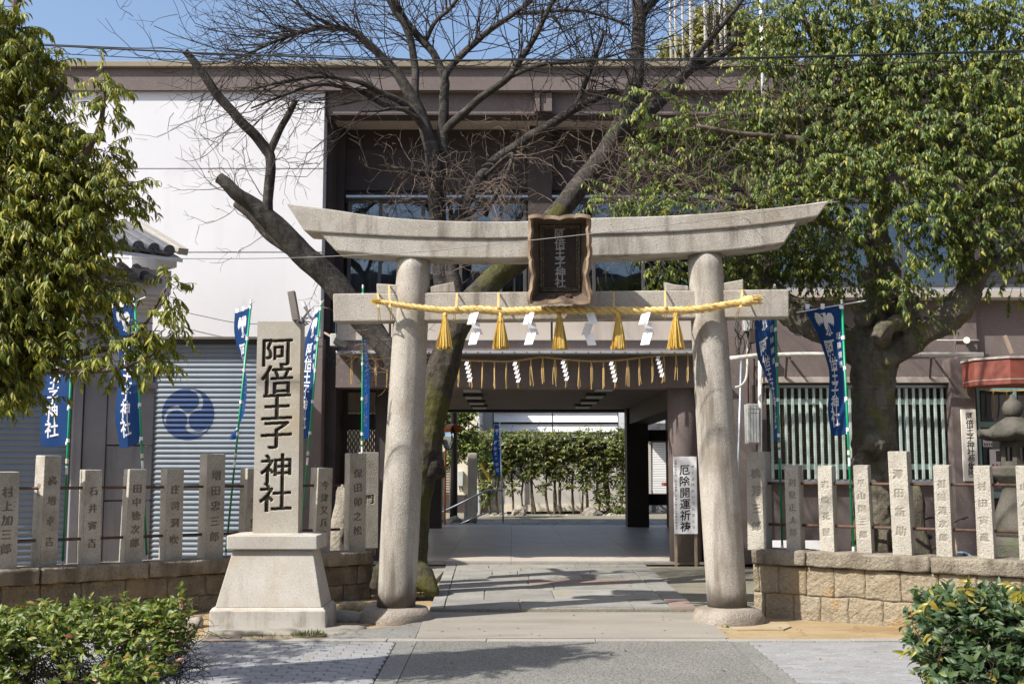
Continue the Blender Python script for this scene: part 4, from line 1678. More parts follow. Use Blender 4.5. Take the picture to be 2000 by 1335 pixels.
def twisted(pts, rad, strands, turns, mat, parent, name='strand', n=7):
    m = len(pts)
    for k in range(strands):
        q, rr = [], []
        for i, p in enumerate(pts):
            t = i / (m - 1)
            d = (pts[min(i + 1, m - 1)] - pts[max(i - 1, 0)]).normalized()
            a = d.cross(Vector((0, 0, 1))).normalized()
            b = d.cross(a)
            r = rad(t)
            an = 2 * math.pi * (turns * t + k / strands)
            q.append(p + (a * math.cos(an) + b * math.sin(an)) * r * .50)
            rr.append(r * .53)
        MB().tube(q, rr, n).build(name, mat, parent, smooth=True)


def rope_r(t):
    return lerp(.026, .046, min(1, t * 3.2)) if t < .5 else lerp(.046, .040, (t - .5) * 2)


rpts = [tp(p.x, p.y, -.30) for p in ROPE]
twisted(rpts, rope_r, 3, 19, 'straw_rope', rope, n=9)
# loose straw standing off the rope
mb = MB()
for k in range(230):
    i = random.randrange(4, len(rpts) - 4)
    p = rpts[i]
    d = (rpts[i + 3] - rpts[i]).normalized() * random.choice((-1, 1))
    r = rope_r(i / len(rpts))
    s = Vector((0, random.gauss(-.6, .5), random.gauss(0, 1))).normalized()
    a = p + s * r * .9
    mb.tube([a, a + d * .03 + s * .012, a + d * random.uniform(.05, .09) + s * random.uniform(.01, .035)], [.0022, .002, .0012], 3, cap=False)
mb.build('loose_straw', 'straw_thin', rope)['kind'] = 'stuff'
# frayed ends
mb = MB()
for k in range(70):
    a = rpts[0] + Vector(RNG.normal(0, .010, 3))
    d = (rpts[0] - rpts[6]).normalized() * .10 + Vector(RNG.normal(0, .018, 3))
    mb.tube([a, a + d * .5, a + d], [.004, .004, .002], 3, cap=False)
mb.build('frayed_end', 'straw_tassel', rope)
mb = MB()
e, d = rpts[-1], (rpts[-1] - rpts[-8]).normalized()
mb.tube([e - d * .01, e + d * .03, e + d * .08, e + d * .12, e + d * .135], [.036, .056, .060, .050, .034], 18, wob=.08)
for k in range(90):
    a = e + d * .12 + Vector(RNG.normal(0, .022, 3))
    f = d * random.uniform(.05, .085) + Vector(RNG.normal(0, .012, 3)) + Vector((0, 0, -.012))
    mb.tube([a, a + f], [.0045, .003], 3, cap=False)
mb.build('rope_knob', 'straw_rope', rope)
for u0, v0, u1, v1 in ((738, 573, 741, 626), (760, 558, 765, 624), (893, 573, 887, 628), (974, 573, 972, 628), (1199, 571, 1199, 627), (1299, 568, 1300, 625), (1450, 566, 1438, 622)):
    mb = MB()
    mid = tp((u0 + u1) / 2, 600, -.36)
    for dx in (-.006, .006):
        o_ = TX * dx
        mb.tube([tp(u0, v0 - 1, -.10) + o_, tp(u0, v0, -.145) + o_, mid + TX * (u0 - u1) * .001 + o_], .005, 5)
        mb.tube([mid + o_, tp(u1, v1, -.14) + o_ * 2], .004, 5)
    mb.build('tie_cord', 'straw_rope', rope)


# straw tassels and folded paper streamers on the great rope
for i, (u, lb) in enumerate(((869, 'golden straw tassel leftmost on the great rope, beside the left pillar'), (978, 'golden straw tassel second from left on the great rope'), (1092.5, 'golden straw tassel directly below the name plaque'),
                             (1207.5, 'golden straw tassel fourth from left on the great rope'), (1319.5, 'golden straw tassel rightmost on the great rope, beside the right pillar'))):
    a = tp(u, 614, -.31)
    b = tp(u - 1, 681, -.31)
    tas = empty('straw_tassel', a, lb, 'tassel', 'straw tassels on the great rope')
    L = (a - b).length
    MB().tube([a + Vector((0, 0, .02)), a - Vector((0, 0, .02)), a - Vector((0, 0, .05)), a - Vector((0, 0, .09))], [.026, .023, .024, .034], 14, wob=.1).build('neck', 'straw_tassel', tas, smooth=True)
    mb = MB()
    for k in range(210):
        an, rr = random.uniform(0, 2 * math.pi), math.sqrt(random.random())
        c, s = math.cos(an), math.sin(an)
        l = L * random.uniform(.93, 1.03)
        sw = random.gauss(0, .008)
        p = []
        for t in (0, .3, .65, 1):
            r = (.022 + .058 * t ** .9) * rr + (.012 * max(0, random.gauss(0, 1)) * (t > .9) if k % 9 == 0 else 0)
            p.append(a + Vector((c * r + sw * t, s * r, -.03 - (l - .03) * t)))
        mb.tube(p, [.0048, .0052, .005, .0035], 3, cap=False)
    mb.build('straw', 'straw_tassel', tas, fix=False)


def streamer(name, top, w, seg, n, lean, parent, mat='paper_white', flip=1, sag=.0):
    """zigzag paper: each fold hangs off the side of the one above, turned a little"""
    mb = MB()
    p = Vector(top)
    for k in range(n):
        yaw = lean * (1 if k % 2 else -1) * .7
        ax = Vector((math.cos(yaw), math.sin(yaw), 0)) * flip
        dn = Vector((-.30 * flip if k % 2 == 0 else .34 * flip, -.10 + .22 * (k % 2), -1)).normalized() * seg
        a, b = p - ax * w / 2, p + ax * w / 2
        bow = Vector((0, -.012, 0))
        mid = dn * .5 + bow
        mb.add([a, b, a + mid, b + mid, a + dn, b + dn], [(0, 1, 3, 2), (2, 3, 5, 4)])
        p = p + dn * .86 + ax * (w * .42 if k % 2 == 0 else -w * .30) + Vector((0, .004, 0))
    o = mb.build(name, mat, parent, fix=False)
    sm = o.modifiers.new('t', 'SOLIDIFY')
    sm.thickness = .0015
    return o


for u, fl, lb in ((927, 1, 'white zigzag paper streamer leftmost on the great rope'), (1036, 1, 'white zigzag paper streamer second from left on the great rope, left of the centre tassel'),
                  (1152, -1, 'white zigzag paper streamer just right of the centre tassel, hanging straightest'), (1262, 1, 'white zigzag paper streamer rightmost on the great rope')):
    top = tp(u, 610, -.33)
    s = streamer('paper_streamer', top, .10, .135, 3, .7, None, flip=fl)
    tag(s, lb, 'paper streamer', 'paper streamers on the great rope')

# thin rope with straw strands along the passage beam
tr = t_smooth([(668, 692), (700, 697), (760, 702), (800, 700), (850, 697), (905, 703), (960, 705), (1000, 705), (1040, 699), (1062, 697), (1110, 702), (1160, 705), (1210, 703), (1250, 698), (1290, 694), (1330, 692), (1372, 694)], 150)
tpts = [P(p.x, p.y, 18.56) for p in tr]
thin = empty('thin_rope', P(1015, 700, 18.56), 'thin straw rope with hanging strands along the brown passage beam', 'rope')
twisted(tpts, lambda t: .022, 2, 90, 'straw_thin', thin, n=5)
us = [687, 734, 757] + [848 + 23.6 * k for k in range(23)]
for u in us:
    v = min(tr, key=lambda p: abs(p.x - u)).y
    top = P(u, v, 18.545)
    mb = MB()
    n = random.choice((3, 4, 4, 5))
    for k in range(n):
        p = [top]
        dx, dy = random.gauss(0, .018), random.uniform(-.02, .02)
        cur = random.gauss(0, .012)
        for t in (.33, .66, 1):
            p.append(top + Vector((dx * t + cur * math.sin(t * 3.1), dy * t - .01, -.44 * t * random.uniform(.94, 1.06))))
        mb.tube(p, [.009, .008, .007, .005], 4)
    mb.build('strand', 'straw_thin', thin)
for u, lb in ((914, 'small white zigzag paper leftmost on the thin rope'), (1008, 'small white zigzag paper second from left on the thin rope'), (1102, 'small white zigzag paper at the middle of the thin rope'),
              (1196, 'small white zigzag paper fourth from left on the thin rope'), (1287, 'small white zigzag paper rightmost on the thin rope')):
    v = min(tr, key=lambda p: abs(p.x - u)).y
    p = P(u, v + 1, 18.50)
    mb = MB()
    for k in range(5):
        x0 = -.035 + .014 * k
        z = -.068 * k
        y = -.010 * k
        mb.add([p + Vector((x0, y, z)), p + Vector((x0 + .056, y, z)), p + Vector((x0 + .032, y - .03, z - .073)), p + Vector((x0 - .024, y - .03, z - .073))], [(0, 1, 2, 3)])
    s = mb.build('paper_streamer', 'paper_white', None, origin=p, fix=False)
    sm = s.modifiers.new('t', 'SOLIDIFY')
    sm.thickness = .002
    tag(s, lb, 'paper streamer', 'paper streamers on the thin rope')

# ================================================================== stone marker with the shrine name
YM = G(520, 1230, 0).y
mk = empty('stone_marker', (P(522, 1207, YM).x, YM, 0), 'tall granite marker with carved shrine name standing on a flared pedestal', 'stone marker')


def ring(u0, u1, v, Y, dep):
    a, b = P(u0, v, Y), P(u1, v, Y)
    return [a, b, Vector((b.x, Y + dep, a.z)), Vector((a.x, Y + dep, a.z))]


def frustum(name, r0, r1, mat, bev):
    return MB().hexa(r0 + r1).build(name, mat, mk, bevel=bev)


lo = [Vector((p.x, p.y, -.05)) for p in ring(408, 637, 1230, YM, .72)]
frustum('plinth', lo, ring(409, 636, 1192, YM, .72), 'granite_stained', .01)
frustum('plinth_edge', ring(410, 635, 1192, YM + .006, .70), ring(415, 631, 1186, YM + .028, .66), 'granite_marker', .004)
frustum('pedestal', ring(420, 628, 1186, YM + .035, .64), ring(455, 611, 1073, YM + .15, .42), 'granite_marker', .008)
frustum('cap_slab', ring(442, 620, 1073, YM + .10, .60), ring(442.5, 619.5, 1045, YM + .10, .60), 'granite_marker', .012)
frustum('cap_top', ring(443, 618, 1045, YM + .105, .58), ring(481, 596, 1041, YM + .24, .34), 'granite_marker', .004)
s0 = ring(492, 583, 1041, YM + .285, .22)
s1 = ring(502, 588.5, 627, YM + .285, .22)
frustum('stele', [q + Vector((0, .016 if k < 2 else 0, 0)) for k, q in enumerate(s0)], [q + Vector((0, .016 if k < 2 else 0, 0)) for k, q in enumerate(s1)], 'granite_stele', .010)
sw, sh = (s0[1] - s0[0]).length, (s1[0] - s0[0]).length
V, F = column_text('阿倍王子神社', .0, .302, .016)
cv = [690, 744, 797, 851, 918, 973]
cxs = [542, 541, 541, 540, 539, 538]
V, F = [], []
load_glyphs('阿倍王子神社', .0)
for ch, v, u in zip('阿倍王子神社', cv, cxs):
    q = P(u, v, YM + .285)
    gv, gf = GLYPH[(ch, .0)]
    k = len(V)
    V += [(q.x + x * .325, q.z + y * .30) for x, y in gv]
    F += [tuple(j + k for j in f) for f in gf]
xm0, xm1 = (s0[0].x + s0[1].x) / 2, (s1[0].x + s1[1].x) / 2
zb0, hh = s0[0].z + .002, s1[0].z - s0[0].z - .005
V = [(x - lerp(xm0, xm1, (y - zb0) / hh), y - zb0) for x, y in V]
carved_face('inscribed_face', sw / 2 - .006, (s1[1] - s1[0]).length / 2 - .006, hh, V, F, lambda x, y, d: (x + lerp(xm0, xm1, y / hh), YM + .285 + d, zb0 + y), ('granite_stele', 'stele_groove'), mk, .004, .014, (2, 1))

# lamp leaning out above the marker
a, b = P(579, 626, 11.95), P(569, 569, 11.95)
lamp = empty('sign_lamp', a, 'slim bronze lamp tilted up from the top of the stone marker', 'lamp')
d = b - a
mb = MB().obox((a + b) / 2, Vector((.036, 0, .006)), Vector((0, .05, 0)), d * .5)
mb.build('housing', 'lamp_bronze', lamp, bevel=.006)
MB().tube([P(586, 629, 11.85), P(581, 622, 11.92), a + d * .05], .014, 8).build('arm', 'lamp_dark', lamp)
mb = MB()
p0 = P(588, 626, 11.87)
for k in range(7):
    q = [p0 + Vector((random.gauss(0, .02), random.gauss(0, .02), random.gauss(0, .02))) for _ in range(2)]
    mid = p0 + Vector((random.uniform(.02, .14), random.uniform(-.02, .05), random.uniform(-.08, .16)))
    cvp = t_smooth([tuple(q[0]), tuple(mid), tuple(q[1])], 8)
    mb.tube(cvp, .004, 4)
mb.build('wiring', 'cable_black', lamp)

# ================================================================== stone fences
LA, LB = G(726, 1165, 0), Vector((-5.45, 11.75, 0))
RA, RB = G(1473, 1199, 0), Vector((5.6, 10.75, 0))
FENCE = {}


def fence_wall(name, A, B, zcap, tcap, label, mat, joints, capj, n_course, seed):
    d = (B - A).normalized()
    nrm = Vector((-d.y, d.x, 0))
    if nrm.y < 0:
        nrm = -nrm                               # away from the street
    L = (B - A).length
    w = empty(name, A, label, 'stone wall')
    th = .38
    MB().obox(A + d * (L / 2) + nrm * (th / 2 + .02) + Vector((0, 0, (zcap - tcap) / 2 - .04)), d * (L / 2 - .02), nrm * (th / 2 - .026), Vector((0, 0, (zcap - tcap) / 2 + .035))).build('core', 'mortar_ochre' if 'ochre' in mat else mat, w)
    fr = (A, d, nrm, Vector((0, 0, 1)))
    hc = (zcap - tcap + .06) / n_course
    for c in range(n_course):
        cuts = joints if c % 2 == 0 else [0] + [(a + b) / 2 for a, b in zip(joints, joints[1:])] + [joints[-1]]
        for i, (a, b) in enumerate(zip(cuts, cuts[1:])):
            if b * L - a * L < .04:
                continue
            z0 = -.06 + hc * c
            nx = max(4, int((b - a) * L / .045))
            me = rough_block((a * L + .0012, random.uniform(-.005, .005), z0 + .001), (b * L - .0012, th, z0 + hc - .001), fr, (int(nx * 1.6), 4, 12), .015, seed, 6.0, .0045)
            link_mesh('stone', me, mat, w)
    for i, (a, b) in enumerate(zip(capj, capj[1:])):
        me = rough_block((a * L + .005, -.05, zcap - tcap), (b * L - .005, th + .03, zcap), fr, (max(6, int((b - a) * L / .03)), 6, 7), .010, seed + 50 + i * 2.1, 8.0, .012)
        link_mesh('cap_stone', me, 'cap_stone', w)
    FENCE[name] = (A, d, nrm, zcap)
    return w


def at_frac(A, B, u, v=1100):
    q = on_line(u, v, A, B)
    return (Vector((q.x, q.y, 0)) - A).length / (B - A).length


zl = on_line(720, 1075, LA, LB).z
zr = on_line(1476, 1071, RA, RB).z
lj = [0] + [at_frac(LA, LB, u) for u in (672, 560, 440, 365, 290, 203, 117, 47, -40)] + [1]
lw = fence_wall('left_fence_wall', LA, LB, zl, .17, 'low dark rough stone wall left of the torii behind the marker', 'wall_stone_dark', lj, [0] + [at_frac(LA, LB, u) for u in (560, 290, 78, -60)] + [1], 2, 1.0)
lw.name = 'stone_wall'
rj = [0] + [at_frac(RA, RB, u) for u in (1493, 1548, 1600, 1655, 1722, 1793, 1868, 1950, 2040)] + [1]
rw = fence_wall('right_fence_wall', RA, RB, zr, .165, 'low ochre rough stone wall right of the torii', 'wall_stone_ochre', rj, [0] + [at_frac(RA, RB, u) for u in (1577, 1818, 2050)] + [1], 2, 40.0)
rw.name = 'stone_wall'
# the return of the left wall running back beside the gate
ra = LA + FENCE['left_fence_wall'][2] * .40
fr = (ra, Vector((.08, 1, 0)).normalized(), Vector((-1, .08, 0)).normalized(), Vector((0, 0, 1)))
for i in range(2):
    link_mesh('stone', rough_block((i * .55, 0, -.06), (i * .55 + .54, .36, zl - .174), fr, (10, 4, 7), .016, 90 + i, 6, .024), 'wall_stone_dark', lw)
link_mesh('cap_stone', rough_block((.0, -.04, zl - .168), (1.15, .40, zl), fr, (22, 6, 5), .011, 99, 7, .022), 'cap_stone', lw)


def fence_post(u0, u1, vt, vb, wall, text, label, side_frac, back=.17, turn=0.0, pale=False, group=None, tw=1.0, txt2=None):
    """square stone post on a wall; front width from the picture; text cut into the front"""
    A, d, nrm, zc = FENCE[wall]
    A2 = A + nrm * back
    q0, q1 = on_line(u0, vb, A2, A2 + d), on_line(u1, vb, A2, A2 + d)
    c = (Vector((q0.x, q0.y, 0)) + Vector((q1.x, q1.y, 0))) / 2
    zt = on_line((u0 + u1) / 2, vt, A2, A2 + d).z
    w = abs(u1 - u0) / FPX * c.y * side_frac
    sg = 1 if d.x > 0 else -1
    fx = (d * sg)
    fx = Matrix.Rotation(R(turn), 3, 'Z') @ fx
    fy = Vector((-fx.y, fx.x, 0))
    z0 = zc - .02
    h = zt - z0
    lean = Vector((random.uniform(-.02, .02), random.uniform(-.006, .016), 0))
    root = empty('stone_post', c + Vector((0, 0, zc)), label, 'stone post', group)
    r0, r1 = w / 2, w / 2 * .985
    pl_t = .008

    def pt(x, y, z):
        return c + fx * x + fy * y + lean * (z / max(h, .1)) + Vector((0, 0, z0 + z))

    mb = MB().hexa([pt(-r0, -r0 + pl_t, 0), pt(r0, -r0 + pl_t, 0), pt(r0, r0, 0), pt(-r0, r0, 0), pt(-r1, -r1 + pl_t, h), pt(r1, -r1 + pl_t, h), pt(r1, r1, h + .004), pt(-r1, r1, h + .004)])
    mb.build('shaft', 'granite_post', root, bevel=.010)
    n = len(text)
    lo_, hi_ = .14 * h, .86 * h
    pitch = (hi_ - lo_) / max(n, 3)
    size = min(w * .50, pitch * .74) * tw
    V, F = column_text(text, pitch, size, .0, .06)
    top = (hi_ + lo_) / 2 + pitch * (n - 1) / 2
    V = [(x, y + top) for x, y in V]
    carved_face('inscribed_face', r0 - .004, r1 - .004, h - .008, V, F, lambda x, y, d: tuple(pt(x, -r0 - .001 + d, y + .004)), ('granite_post', 'groove_pale' if pale else 'groove_dirt'), root, .0042, .0075, (2, 0))
    if txt2:
        V, F = column_text(txt2, .085, .07, .004)
        text_on('lettering', V, F, lambda x, y: pt(-r0 - .0015, -x, h * .72 + y), 'groove_dirt', root)
    return c, zt


gl, gr_ = 'inscribed stone posts on the left wall', 'inscribed stone posts on the right wall'
PL = []
for a in ((-22, 31, 921, 1108, '村上加三郎', 'stone post cut by the left picture edge, inscribed 村上加三郎', .80, 0),
          (60, 109, 889, 1104, '高増幸吉', 'taller turned stone post on left wall inscribed 高増幸吉', .72, 14),
          (153, 192, 917, 1100, '石井寅吉', 'third stone post from the left picture edge, before the grey pier, inscribed 石井寅吉', .86, 0),
          (235, 274, 916, 1096, '田中徳次郎', 'fourth stone post from the left edge, beside a green pole, inscribed 田中徳次郎', .88, 0),
          (313, 352, 915, 1091, '庄司洞吹', 'short stone post before the crest shutter, inscribed 庄司洞吹', .88, 0),
          (387, 433, 886, 1087, '増田忠三郎', 'taller stone post on left wall inscribed 増田忠三郎', .82, 0),
          (467, 506, 914, 1082, '千里', 'stone post on left wall half hidden behind the marker', .86, 0),
          (604, 641, 913, 1079, '今津又兵衛', 'stone post right of the marker inscribed 今津又兵衛', .86, 0),
          (672, 713, 885, 1074, '保田卯之松', 'tall end post of left wall inscribed 保田卯之松', .82, -12)):
    PL.append(fence_post(*a[:4], 'left_fence_wall', a[4], a[5], a[6], turn=a[7], group=gl, txt2='伊丹' if a[4] == '高増幸吉' else None))
fence_post(706, 729, 883, 1066, 'left_fence_wall', '門', 'tall narrow post behind the end post of left wall', 1.5, back=.75, turn=-20, group=gl)
PR = []
for a in ((1463, 1507, 882, 1072, '橋芳三郎', 'tall shaded end post of right wall inscribed 橋芳三郎', .86, 6),
          (1537, 1573, 908, 1074, '利見正太郎', 'short stone post next to the shaded end post, inscribed 利見正太郎', .80, 5),
          (1602, 1638, 909, 1076, '岩崎花屋', 'short stone post left of the open banner pole, inscribed 岩崎花屋', .80, 5),
          (1673, 1710, 908, 1079, '平山国三郎', 'short stone post in front of the evergreen trunk, inscribed 平山国三郎', .78, 8),
          (1744, 1790, 881, 1081, '澤田新助', 'taller stone post on right wall inscribed 澤田新助', .80, 5),
          (1829, 1867, 908, 1084, '祖園清次郎', 'short stone post beside the bicycle, inscribed 祖園清次郎', .80, 5),
          (1909, 1948, 909, 1088, '村田寅蔵', 'short stone post under the cream name board, inscribed 村田寅蔵', .80, 5),
          (1991, 2030, 909, 1092, '山本吉松', 'stone post cut by the right picture edge', .80, 5)):
    PR.append(fence_post(*a[:4], 'right_fence_wall', a[4], a[5], a[6], turn=a[7], pale=True, group=gr_))

for wall, back, vs_, ext, side in (('left_fence_wall', .17, (949, 1040), (-120, 664), 'left'), ('right_fence_wall', .17, (943, 1023), (1490, 2090), 'right')):
    A, d, nrm, zc = FENCE[wall]
    A2 = A + nrm * back
    for k, v in enumerate(vs_):
        ur = 470 if side == 'left' else 1500
        z = on_line(ur, v, A2, A2 + d).z
        p0, p1 = on_line(ext[0], 1000, A2, A2 + d), on_line(ext[1], 1000, A2, A2 + d)
        p0.z = p1.z = z
        o = MB().tube([p0, p1], .0165, 10).build('iron_rail', 'iron_rail', None, origin=p0, smooth=True)
        tag(o, f'{"upper" if k == 0 else "lower"} rusty iron rail running through the posts of the {side} wall', 'rail', 'iron rails through the stone posts')
# end of the upper rail bends down at the gate
A, d, nrm, zc = FENCE['left_fence_wall']
# rough slab leaning behind the last left posts, mossy stump-like rock behind the right posts
q = on_line(655, 1075, LA + nrm * .55, LA + nrm * .55 + d)
fr = (Vector((q.x, q.y, zl)), Vector((.92, -.3, 0)).normalized(), Vector((.3, .92, 0)).normalized(), Vector((.10, .06, 1)).normalized())
o = link_mesh('stone_slab', rough_block((-.12, 0, -.3), (.10, .09, .82), fr, (5, 3, 12), .03, 7, 3, .05), 'rock', None, origin=(q.x, q.y, zl))
tag(o, 'rough narrow slab leaning behind the last posts of left wall', 'stone slab')
A, d, nrm, zc = FENCE['right_fence_wall']
q = on_line(1803, 1080, RA + nrm * .75, RA + nrm * .75 + d)
fr = (Vector((q.x, q.y, 0)), Vector((1, 0, 0)), Vector((0, 1, 0)), Vector((-.06, .03, 1)).normalized())
o = link_mesh('stone_slab', rough_block((-.10, 0, 0), (.13, .16, 1.42), fr, (6, 4, 18), .05, 3, 3, .05), 'bark_evergreen', None, origin=(q.x, q.y, 0))
tag(o, 'dark mossy upright stone behind the right fence beside the bicycle', 'standing stone')
for u0, u1, lb in ((1510, 1541, 'left low white board standing behind the right fence'), (1572, 1607, 'right low white board standing behind the right fence')):
    mb = MB()
    fb(mb, u0, u1, 1055, 1100, 14.6, .04)
    o = mb.build('white_board', 'paper_white', None, origin=P(u0, 1100, 14.6))
    tag(o, lb, 'board', 'low white boards behind the right fence')


# ================================================================== banners
def bird(parent, fn):
    """white crow emblem with raised wings and three legs"""
    polys = [[(-.02, .30), (.04, .34), (.09, .31), (.07, .25), (.10, .17), (.08, .02), (.02, -.12), (-.04, -.20), (-.09, -.17), (-.10, -.05), (-.07, .10), (-.03, .22)],
             [(.06, .20), (.16, .32), (.27, .30), (.32, .18), (.31, .02), (.25, -.10), (.22, .02), (.19, -.06), (.16, .03), (.12, -.02), (.08, .06)],
             [(-.06, .16), (-.14, .30), (-.25, .33), (-.32, .20), (-.34, .04), (-.28, -.08), (-.25, .03), (-.21, -.05), (-.18, .05), (-.13, -.01), (-.09, .06)],
             [(-.02, .31), (-.12, .29), (-.03, .26)],
             [(-.05, -.18), (-.09, -.30), (-.05, -.33), (-.02, -.20)],
             [(0, -.14), (.01, -.34), (.04, -.34), (.03, -.13)],
             [(.05, -.06), (.10, -.30), (.13, -.29), (.08, -.04)],
             [(-.14, -.31), (-.05, -.29), (-.02, -.33), (-.13, -.35)],
             [(-.03, -.34), (.05, -.32), (.08, -.36), (-.02, -.38)],
             [(.07, -.29), (.15, -.27), (.18, -.31), (.08, -.33)]]
    mb = MB()
    for pg in polys:
        mb.add([fn(x, y) for x, y in pg], [tuple(range(len(pg)))])
    o = mb.build('crow_emblem', 'cloth_white', parent, fix=False)
    o.data.polygons.foreach_set('use_smooth', [False] * len(o.data.polygons))


def banner(label, Y, pt, pb, free, vtop, vbot, bar=None, sgn=1, Wd=.43, mirror=1, s=1.0, steel=False, grp='blue banners along the fences', crow=True):
    """cloth on a pole: pole from pt to pb, free edge through the picture points, the width kept true by swinging in depth"""
    a, b = P(*pt, Y), P(*pb, Y)
    root = empty('banner', b, label, 'banner', grp)
    r = .0125 * s
    pole = MB().tube([a, b], r, 10).build('pole', 'steel_bright' if steel else 'pole_green', root, smooth=True)
    MB().tube([a - (b - a).normalized() * .03, a + (b - a).normalized() * .02], r * 1.15, 10).build('pole_cap', 'plastic_white', root)
    if not steel:
        m = a.lerp(b, .60)
        dd = (b - a).normalized()
        MB().tube([m, m + dd * .05], r * 1.45, 10).build('pole_joint', 'plastic_cream', root)
        MB().tube([m + dd * .08, m + dd * .17], r * 1.12, 10).build('pole_label', 'plastic_white', root)
        MB().tube([b - dd * .0, b - dd * .05], r * 1.2, 10).build('pole_cap', 'plastic_white', root)
    n, m = 26, 10
    fcurve = t_smooth(free, n)

    def pole_at(v):
        t = (v - pt[1]) / (pb[1] - pt[1])
        return a.lerp(b, t), lerp(pt[0], pb[0], t)

    Wd *= s
    rows = []
    for i in range(n + 1):
        t = i / n
        pv = lerp(vtop, vbot, t)
        p0, pu = pole_at(pv)
        fq = fcurve[i]
        dy = .2 * sgn
        for _ in range(6):
            f0 = P(fq.x, fq.y, Y + dy)
            dxc = max(-Wd * .98, min(Wd * .98, f0.x - p0.x))
            dy = math.sqrt(max(Wd * Wd - dxc * dxc, 1e-6)) * sgn
        f0 = Vector((p0.x + dxc, Y + dy, f0.z))
        row = []
        for j in range(m + 1):
            q = j / m
            x = p0.lerp(f0, q)
            bow = math.sin(q * math.pi) * (.02 + .03 * math.sin(t * 6 + pt[0])) + .012 * math.sin(q * 9 + t * 11 + pt[0])
            x = x + Vector((.2 * bow, bow, -.012 * math.sin(q * math.pi)))
            row.append(x)
        rows.append(row)
    c = MB().grid(rows).build('cloth', 'cloth_blue', root, smooth=True, fix=False)
    Hh = sum((rows[i + 1][5] - rows[i][5]).length for i in range(n))

    def surf(x, y, front=True):
        """x across from the pole edge 0..1, y down 0..1"""
        fi, fj = min(max(y, 0), .9999) * n, min(max(x, 0), .9999) * m
        i, j = int(fi), int(fj)
        p00, p01, p10, p11 = rows[i][j], rows[i][j + 1], rows[i + 1][j], rows[i + 1][j + 1]
        q = p00.lerp(p01, fj - j).lerp(p10.lerp(p11, fj - j), fi - i)
        nn = (p01 - p00).cross(p10 - p00).normalized()
        if nn.dot(Vector((0, CAM_H * 0, 0)) - Vector((q.x, q.y, 0))) < 0:
            nn = -nn
        return q + nn * .004

    def put(sx, sy):
        # text coordinates (fraction of width, fraction of height) -> cloth; text runs left to right as seen
        return surf(.5 - mirror * sx, sy)

    ratio = Hh / Wd
    V, F = column_text('阿倍王子神社', .112 * ratio, .42, .02, .04)
    text_on('lettering', V, F, lambda x, y: put(x - .10, .315 - y / ratio), 'cloth_white', c)
    V, F = column_text('厄除開運', .075 * ratio, .17, .008)
    text_on('lettering', V, F, lambda x, y: put(x + .32, .23 - y / ratio), 'cloth_white', c)
    if crow:
        bird(c, lambda x, y: put(x * .86 - .03, .125 - y * .86 / ratio))
    for k in range(5):
        v = lerp(vtop + 3, vbot - 8, k / 4)
        p0, _ = pole_at(v)
        q = surf(.07, k / 4 * .985 + .005)
        mb = MB().tube([p0 + Vector((0, 0, -.02)) * s, p0 + Vector((0, 0, .02)) * s], r * 1.5, 10)
        dq = q - p0
        mb.obox(p0.lerp(q, .5), dq * .5, Vector((0, .003, 0)), Vector((0, 0, .019 * s)))
        mb.build('loop', 'plastic_white', root)
    if bar:
        z0, z1 = bar
        p0 = P(*z0, Y)
        p1 = P(*z1, Y)
        p0.y = rows[0][m].y
        p1.y = Y - (rows[0][m].y - Y) * .2
        MB().tube([p0, p1], .006 * s, 7).build('crossbar', 'plastic_white', root)
        for q in (.55, .98):
            x = rows[0][int(q * m)]
            MB().obox(x + Vector((0, 0, .02)), Vector((.022, 0, 0)), Vector((0, .006, 0)), Vector((0, 0, .03))).build('loop', 'plastic_white', root)
    return root


def fence_y(wall, u, back):
    A, d, nrm, zc = FENCE[wall]
    return on_line(u, 1000, A + nrm * back, A + nrm * back + d).y


bk = .235
banner('blue banner nearest the left picture edge, partly under the left tree', fence_y('left_fence_wall', 127, bk), (145, 590), (122, 1104), [(100, 592), (94, 680), (86, 740), (80, 800), (76, 870)], 596, 871, sgn=1)
banner('blue banner before the plaster pier, second from the left', fence_y('left_fence_wall', 280, bk), (263, 583), (287, 1092), [(214, 600), (224, 640), (232, 690), (229, 750), (226, 810), (234, 875)], 592, 867, bar=((205, 601), (287, 581)), sgn=1)
banner('blue banner twisted round its pole, left of the marker', fence_y('left_fence_wall', 465, bk), (490.5, 590), (440, 1086), [(459, 610), (458, 645), (464, 680), (476, 712), (482, 745), (481, 785), (472, 820), (444, 857)], 597, 858, bar=((457, 609), (500, 588)), sgn=1)
banner('blue banner rising from behind the right side of the marker', fence_y('left_fence_wall', 600, bk), (627, 592), (585, 1078), [(612, 618), (598, 660), (590, 700), (586, 750), (585, 800), (586, 856)], 600, 856, bar=((610, 604), (634, 588)), sgn=1)
banner('blue banner behind the left end post, seen from its narrow side', fence_y('left_fence_wall', 706, .9), (709, 560), (706, 1066), [(716, 580), (715, 640), (720, 710), (722, 770), (721, 856)], 572, 858, sgn=1, mirror=-1)
banner('blue banner half folded, beside the right torii pillar', fence_y('right_fence_wall', 1523, bk), (1513, 560), (1528, 1072), [(1473, 580), (1475, 640), (1478, 690), (1491, 724), (1506, 760), (1512, 800), (1511, 860)], 572, 861, sgn=1)
banner('blue banner fully open before the evergreen trunk', fence_y('right_fence_wall', 1660, bk), (1644, 590), (1667, 1076), [(1570, 602), (1592, 642), (1608, 685), (1619, 725), (1619, 765), (1617, 800), (1623, 850)], 597, 849, bar=((1566, 604), (1688, 588)), sgn=1)
banner('small blue banner on a steel pole inside the court behind the passage', 33.0, (976, 826), (982, 1018), [(966, 828), (963, 858), (961, 884), (964, 905), (969, 929)], 829, 928, sgn=1, Wd=.22, s=1.15, steel=True, grp=None)

